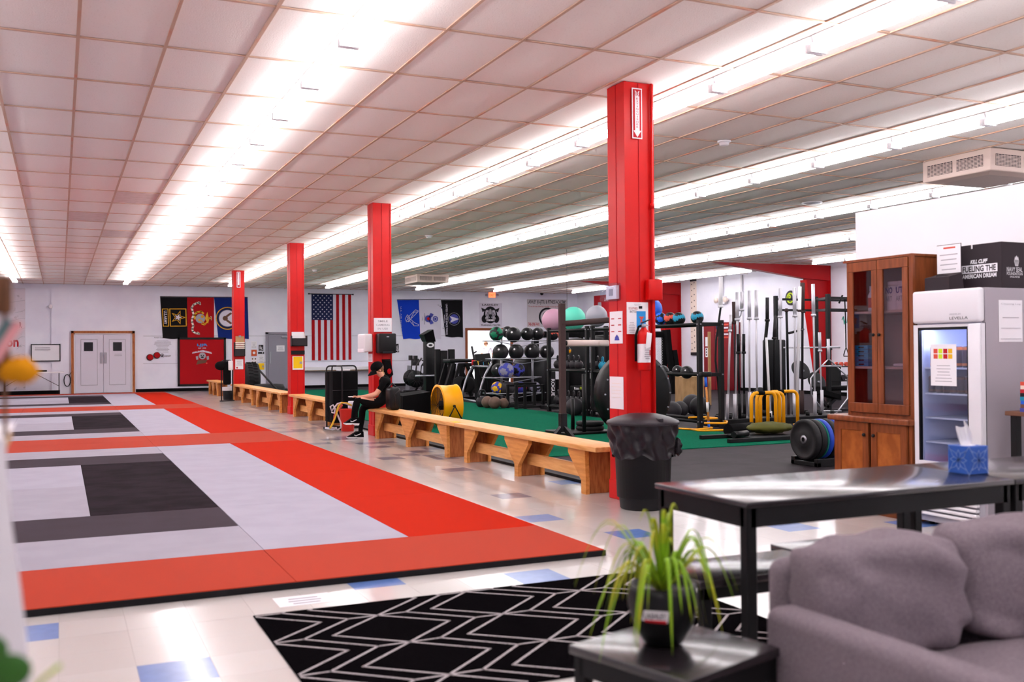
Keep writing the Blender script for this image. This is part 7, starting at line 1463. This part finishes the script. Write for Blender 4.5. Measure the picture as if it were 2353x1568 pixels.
# hands fingers
for nm in 'nf':
    h0 = N['ha'+nm][0]
    for k in range(4):
        off = (k-1.5)*.014; L = (.062, .07, .066, .052)[k]; a = h0+V((-.01, off, .002)); b = a+V((-L*.5, 0, .006)); c = b+V((-L*.35, 0, -.012)); m = MB(); m.path([a, b, c], .0085, 'skin', 6, rr=[.009, .0085, .007]); part('finger', m, t)
    m = MB(); a = h0+V((.0, -.03 if nm == 'n' else .03, 0)); m.path([h0, a+V((-.02, 0, .012)), a+V((-.045, 0, .016))], .009, 'skin', 6); part('thumb', m, t)
p = w_(811.5, 913); m = MB(); m.rbox((p.x-.07, YW-.035, p.z+.0), (p.x+.03, YW+.035, p.z+.012), .004, 'white_plastic', 2); solid('phone', m, 'small pale phone in the seated woman\'s hands', 'phone', (p.x, YW, p.z))
def shoe(tip, heel, top, dy, lb):
    """tip/heel sole px, top px"""
    a = w_(*tip, dy); b = w_(*heel, dy); d = (b-a); L = d.length; ex = d/L; up_ = V((0, 1, 0)).cross(ex); up_ = -up_ if up_.z < 0 else up_; T = frame(a, ex, up_); m = MB(T)
    m.poly([(0, .012), (.02, .0), (L*.45, .005), (L*.55, .012), (L*.8, .0), (L, .005), (L+.005, .035), (L*.7, .028), (L*.4, .032), (0, .022)], -.045, .045, 'white_plastic'); sl = part('shoe_sole', m, t)
    m = MB(T); m.add([(x, y, w) for w in (-.04, .04) for x, y in ((.005, .022), (L*.3, .07), (L*.55, .115), (L*.95, .12), (L, .035), (L*.4, .03))], [(5, 4, 3, 2, 1, 0), (6, 7, 8, 9, 10, 11), (0, 1, 7, 6), (1, 2, 8, 7), (2, 3, 9, 8), (3, 4, 10, 9), (4, 5, 11, 10), (5, 0, 6, 11)], 'black_matte'); part('shoe', m, t)
    m = MB(T); m.line([(L*.4, .06), (L*.5, .05), (L*.78, .085)], .012, -.047, -.0405, 'white_plastic'); m.line([(L*.4, .06), (L*.5, .05), (L*.78, .085)], .012, .0405, .047, 'white_plastic'); part('swoosh_mark', m, t)
shoe((797, 1008), (834, 1010), 0, .07, ''); shoe((790, 976), (823, 978), 0, -.04, '')
# backpack, hanging bag
a = w_(884, 940, .0); m = MB(); t = thing('backpack', 'dark hard shell backpack on the bench behind the seated woman', 'bag', (4.54, 14.2, .4505)); q0 = at_y(889, 945, 14.2); q1 = at_y(916, 890, 14.2)
m.rbox((q0.x+.02, 14.08, .4505), (q1.x, 14.36, q1.z), .05, 'black_plastic', 4); part('shell', m, t); m = MB(); m.path([(q1.x-.16, 14.2, q1.z-.01), (q1.x-.1, 14.2, q1.z+.06), (q1.x-.04, 14.2, q1.z+.0)], .014, 'dark_metal', 8); part('handle', m, t); m = MB(); m.path([(q0.x+.1, 14.075, .5), (q0.x+.08, 14.07, q1.z-.1), (q0.x+.16, 14.075, q1.z-.04)], .006, 'dark_metal', 6); part('zipper', m, t)
p0 = at_y(880, 826, 14.93); p1 = at_y(902, 868, 14.93); m = MB(); m.add([((p0.x+p1.x)/2-.08, 14.99, p0.z), ((p0.x+p1.x)/2+.06, 14.99, p0.z), (p1.x+.01, 14.99, p1.z+.02), (p1.x-.05, 14.99, p1.z-.04), (p0.x+.02, 14.99, p1.z+.1), ((p0.x+p1.x)/2-.05, 14.92, p0.z-.02), ((p0.x+p1.x)/2+.04, 14.9, p0.z-.03), (p1.x-.01, 14.86, p1.z+.05), (p1.x-.06, 14.87, p1.z-.0), (p0.x+.05, 14.88, p1.z+.12)], [(0, 1, 2, 3, 4), (9, 8, 7, 6, 5), (0, 5, 6, 1), (1, 6, 7, 2), (2, 7, 8, 3), (3, 8, 9, 4), (4, 9, 5, 0)], 'black_matte'); t = thing('hanging_bag', 'black jacket hanging on the column behind the woman\'s head', 'bag', (4.62, 14.95, p1.z)); part('cloth', m, t); m = MB(); m.ball((p1.x-.07, 14.87, p1.z+.1), .035, 'flag_red', (1, .3, 1.3), 8, 6); part('patch', m, t)
# black cart with bag
t = thing('laundry_cart', 'tall black fabric laundry cart on tube frame left of the woman', 'cart', (4.5, 16.75, 0)); yC = 16.75
xl = at_y(750.5, 900, yC).x; xr = at_y(819, 900, yC).x; zt = at_y(785, 841, yC).z
def arch(a, b, z, R=.06, z0=.04):
    a = V(a); b = V(b); d = (b-a).normalized(); P = [V((a.x, a.y, z0))]
    for k in range(5): g = k*PI/8; P.append(V((a.x, a.y, z-R+R*math.sin(g)))+d*(R-R*math.cos(g)))
    for k in range(5): g = PI/2-k*PI/8; P.append(V((b.x, b.y, z-R+R*math.sin(g)))-d*(R-R*math.cos(g)))
    return P+[V((b.x, b.y, z0))]
m = MB(); m.path(arch((xl, yC, 0), (xr, yC, 0), zt), .013, 'dark_metal', 8); part('frame_tube', m, t)
xm = (xl+xr)/2; m = MB(); m.path(arch((xm-.08, yC-.34, 0), (xm-.08, yC+.34, 0), zt, .07), .013, 'dark_metal', 8); part('frame_tube', m, t)
m = MB(); m.box((xl-.05, yC-.05, .0), (xr+.05, yC+.05, .04), 'black_metal'); m.box((xm-.12, yC-.36, 0), (xm-.04, yC+.36, .039), 'black_metal'); part('base', m, t)
zb = at_y(785, 853, yC).z; zm = at_y(785, 896, yC).z; zl = at_y(785, 945, yC).z
m = MB(); m.rbox((xl+.04, yC-.28, .12), (xr-.05, yC-.015, zb), .01, 'black_matte', 2); part('fabric_bag', m, t); m = MB(); m.rbox((xl+.04, yC+.015, .12), (xr-.05, yC+.28, zb-.01), .01, 'black_matte', 2); part('fabric_bag', m, t)
for z in (zm, zl): m = MB(); m.path([(xl+.03, yC-.29, z), (xr-.04, yC-.29, z)], .005, 'dark_metal', 6); part('crossbar', m, t)
m = MB(); m.rbox((xm-.1, yC-.2, zb+.002), (xm+.1, yC-.02, zb+.03), .006, 'white_plastic', 1); solid('folded_cloth', m, 'white folded cloth on top of the black laundry cart', 'cloth', (xm, yC-.1, zb))
# red bucket with straps
p = at_z(797, 990); bx, by = p.x-.02, p.y-.12
t = thing('bucket', 'red bucket with striped straps before the black cart', 'bucket', (bx, by, 0)); m = MB(); m.lathe((bx, by, 0), [(.1, 0), (.105, .01), (.135, .36), (.14, .37), (.13, .37), (.1, .02)], 'red_bucket', 28); part('body', m, t)
zz = lambda x, y, d=0: at_y(x, y, by-.16+d)
def strapm(pts, w, mt, lb):
    P = [at_y(x, y, by-.17-.02*i*.3) for i, (x, y) in enumerate(pts)]; m = MB()
    for q in P: q.z = max(q.z, .012)
    m.path(P, w, mt, 6); solid('strap', m, lb, 'strap', P[-1], group='straps around the red bucket')
strapm([(803, 932), (795, 928), (785, 926), (776, 928), (770, 935), (762, 945), (759, 935), (765, 931), (770, 940), (768, 950), (762, 948)], .014, 'belt_gray', 'pale grey strap looped at left of the red bucket')
strapm([(808, 932), (796, 927), (784, 926), (778, 933), (774, 945), (770, 960), (764, 975), (758, 985)], .016, 'belt_yellow', 'yellow and white strap draped over the bucket rim')
strapm([(786, 930), (782, 938), (775, 945), (769, 955), (768, 966)], .018, 'coral', 'orange strap hanging left of the red bucket')
strapm([(774, 950), (778, 960), (783, 972), (784, 983), (776, 988), (768, 984), (762, 983)], .014, 'belt_gray', 'grey strap curling on the floor beside the bucket')
strapm([(747, 984), (755, 985), (764, 987), (774, 984)], .02, 'flag_white', 'white strap lying flat on floor left of the bucket')
a = at_y(802, 945, by-.05); b = at_y(816, 922, by-.05); m = MB(); m.rbox((a.x, by-.13, .372), (b.x, by+.04, b.z), .02, 'flag_white', 2); solid('towel', m, 'white towel resting in the red bucket by the woman\'s knee', 'towel', (a.x, by-.05, .372))
m = MB(); p = at_z(852, 992); m.rbox((p.x-.03, 15.35, .0), (p.x+.16, 15.6, at_y(848, 894, 15.5).z), .01, 'dark_metal', 2); solid('speaker_cabinet', m, 'narrow dark grey cabinet behind the woman\'s legs', 'cabinet', (p.x, 15.5, 0))
# far column stand and bin
Y0 = 27.9; g = lambda x, y: at_y(x, y, Y0); t = thing('garment_stand', 'stand with black bags and cap left of the farthest column', 'stand', (g(519, 900).x, Y0, 0)); a = g(509, 905); b = g(530, 830)
m = MB(); m.path(arch((a.x, Y0, 0), (b.x+.05, Y0, 0), b.z+.02, .08, .02), .016, 'dark_metal', 8); part('frame_tube', m, t); m = MB(); m.rbox((a.x+.05, Y0-.1, .45), (b.x, Y0+.15, b.z), .05, 'black_matte', 3); part('bag', m, t); m = MB(); m.ball(g(508, 841), .14, 'black_matte', (1.2, .8, .9), 14, 10); part('cap', m, t); m = MB(); m.rbox((g(523, 850).x, Y0-.16, g(530, 851).z), (g(533, 850).x, Y0-.1, g(530, 829).z), .02, 'white_plastic', 2); part('white_bag', m, t); m = MB(); m.bar((a.x-.05, Y0-.1, .015), (b.x+.1, Y0+.1, .015), .05, .03, 'dark_metal'); part('base', m, t)
p = at_z(524, 919); t = thing('bin', 'small black bin with clear liner beside the farthest column', 'trash can', (p.x, p.y, 0)); m = MB(); m.lathe((p.x, p.y, 0), [(.13, 0), (.16, .34), (.15, .34), (.12, .02)], 'bin', 20); part('body', m, t); m = MB(); m.lathe((p.x, p.y, 0), [(.166, .26), (.17, .35), (.155, .36), (.15, .3)], 'banner_gray', 20, cap=False); part('liner', m, t)
# tires and bar behind the far benches
Y0 = 31.2; a = at_y(560, 880, Y0); b = at_y(601, 880, Y0); R_t = at_y(585, 835, Y0).z/2
t = thing('tractor_tire', 'big black tractor tire standing behind the far pine benches', 'tire', ((a.x+b.x)/2, Y0, FZ)); cxm = (a.x+b.x)/2-.05
m = MB(); m.lathe((cxm-.22, Y0, FZ+R_t), [(R_t*.55, .02), (R_t*.75, 0), (R_t*.95, .03), (R_t, .1), (R_t, .36), (R_t*.95, .42), (R_t*.75, .45), (R_t*.55, .42)], 'rubber', 44, Tx); part('casing', m, t)
m = MB()
for k in range(30):
    a_ = k*2*PI/30
    for s in (0, 1):
        r = R_t+.008; x0_ = cxm-.22+.08+s*.15; q = [(x0_, a_+s*.1), (x0_+.13, a_+s*.1+.05)]; m.bar((q[0][0], Y0+r*math.cos(q[0][1]), FZ+R_t+r*math.sin(q[0][1])), (q[1][0], Y0+r*math.cos(q[1][1]), FZ+R_t+r*math.sin(q[1][1])), .04, .03, 'rubber')
part('tread', m, t, kind='stuff')
p = at_y(618, 885, 30.2); m = MB(); m.lathe((p.x, 30.2, .023), [(.25, 0), (.42, .02), (.46, .1), (.46, .26), (.42, .34), (.25, .36)], 'rubber', 36); solid('tractor_tire', m, 'smaller tire lying flat beside the standing tractor tire', 'tire', (p.x, 30.2, .023))
a = at_y(596, 851, 29.8); b = at_y(637, 897, 29.3); m = MB(); m.path([a, b, (b.x+.3, 29.2, .04)], .03, 'black_metal', 8); solid('push_bar', m, 'long black bar slanting down beside the tires', 'bar', (b.x, 29.4, .02))
# man in back room
YM = 38.4
def mm_(px, py, dy=0): p = at_y(px, py, YM+dy); return V((p.x, YM+dy, p.z))
H = mm_(1116, 791); sc = 1
N = {'hip': (V((H.x+.02, YM, .95)), (.16, .12)), 'waist': (V((H.x+.03, YM, 1.12)), (.15, .11)), 'chest': (V((H.x+.05, YM, 1.35)), (.17, .11)), 'upch': (V((H.x+.05, YM, 1.46)), (.14, .08)), 'neck': (V((H.x+.02, YM, 1.55)), .055), 'head': (V((H.x, YM, H.z)), .085), 'jaw': (V((H.x-.03, YM-.03, H.z-.08)), .05)}
E_ = [('hip', 'waist'), ('waist', 'chest'), ('chest', 'upch'), ('upch', 'neck'), ('neck', 'head'), ('head', 'jaw')]
for s, nm in ((-1, 'l'), (1, 'r')):
    N.update({'sh'+nm: (V((H.x+.05+s*.19, YM, 1.46)), .06), 'ua'+nm: (V((H.x+.05+s*.24, YM-.02, 1.3)), .05), 'el'+nm: (V((H.x+.05+s*.26, YM-.05, 1.15)), .042), 'fa'+nm: (V((H.x+.05+s*.2, YM-.2, 1.08)), .036), 'ha'+nm: (V((H.x+.03+s*.12, YM-.32, 1.08)), .035),
              'hj'+nm: (V((H.x+.02+s*.1, YM, .88)), .1), 'kn'+nm: (V((H.x+.02+s*.11, YM-.02, .5)), .065), 'an'+nm: (V((H.x+.02+s*.12, YM+.02, .09)), .045), 'ft'+nm: (V((H.x+s*.13, YM-.14, .04)), .035)})
    E_ += [('upch', 'sh'+nm), ('sh'+nm, 'ua'+nm), ('ua'+nm, 'el'+nm), ('el'+nm, 'fa'+nm), ('fa'+nm, 'ha'+nm), ('hip', 'hj'+nm), ('hj'+nm, 'kn'+nm), ('kn'+nm, 'an'+nm), ('an'+nm, 'ft'+nm)]
def zm_(a, b, s):
    if a in ('neck', 'head') or a[:2] in ('el', 'fa'): return 'skin'
    if a[:2] == 'ua': return 'skin' if s > .5 else 'cloth_white'
    if a in ('upch', 'chest', 'waist') or b == 'waist' or a[:2] == 'sh': return 'cloth_white'
    return 'cloth_black'
t = figure('person', N, E_, 'hip', zm_, 'man in white t-shirt standing in the bright doorway room', (H.x, YM, 0), ['cloth_white', 'skin', 'cloth_black'])
m = MB(); m.ball((H.x+.012, YM+.015, H.z+.025), .092, 'hair', (1, 1, .9), 16, 10); part('hair', m, t)
m = MB(); m.ball((H.x-.03, YM-.1, H.z-.02), .014, 'skin', n=8, k=6); part('nose', m, t)
for s in (-1, 1): m = MB(); m.ball((H.x-.02+s*.03, YM-.085, H.z), .01, 'black_ink', n=8, k=6); part('eye', m, t); 
for s in (-1, 1): 
    for k in range(4): m = MB(); a = V((H.x+.03+s*.12+(k-1.5)*.018, YM-.33, 1.08)); m.path([a, a+V((0, -.04, -.01)), a+V((0, -.06, -.035))], .009, 'skin', 6); part('finger', m, t)
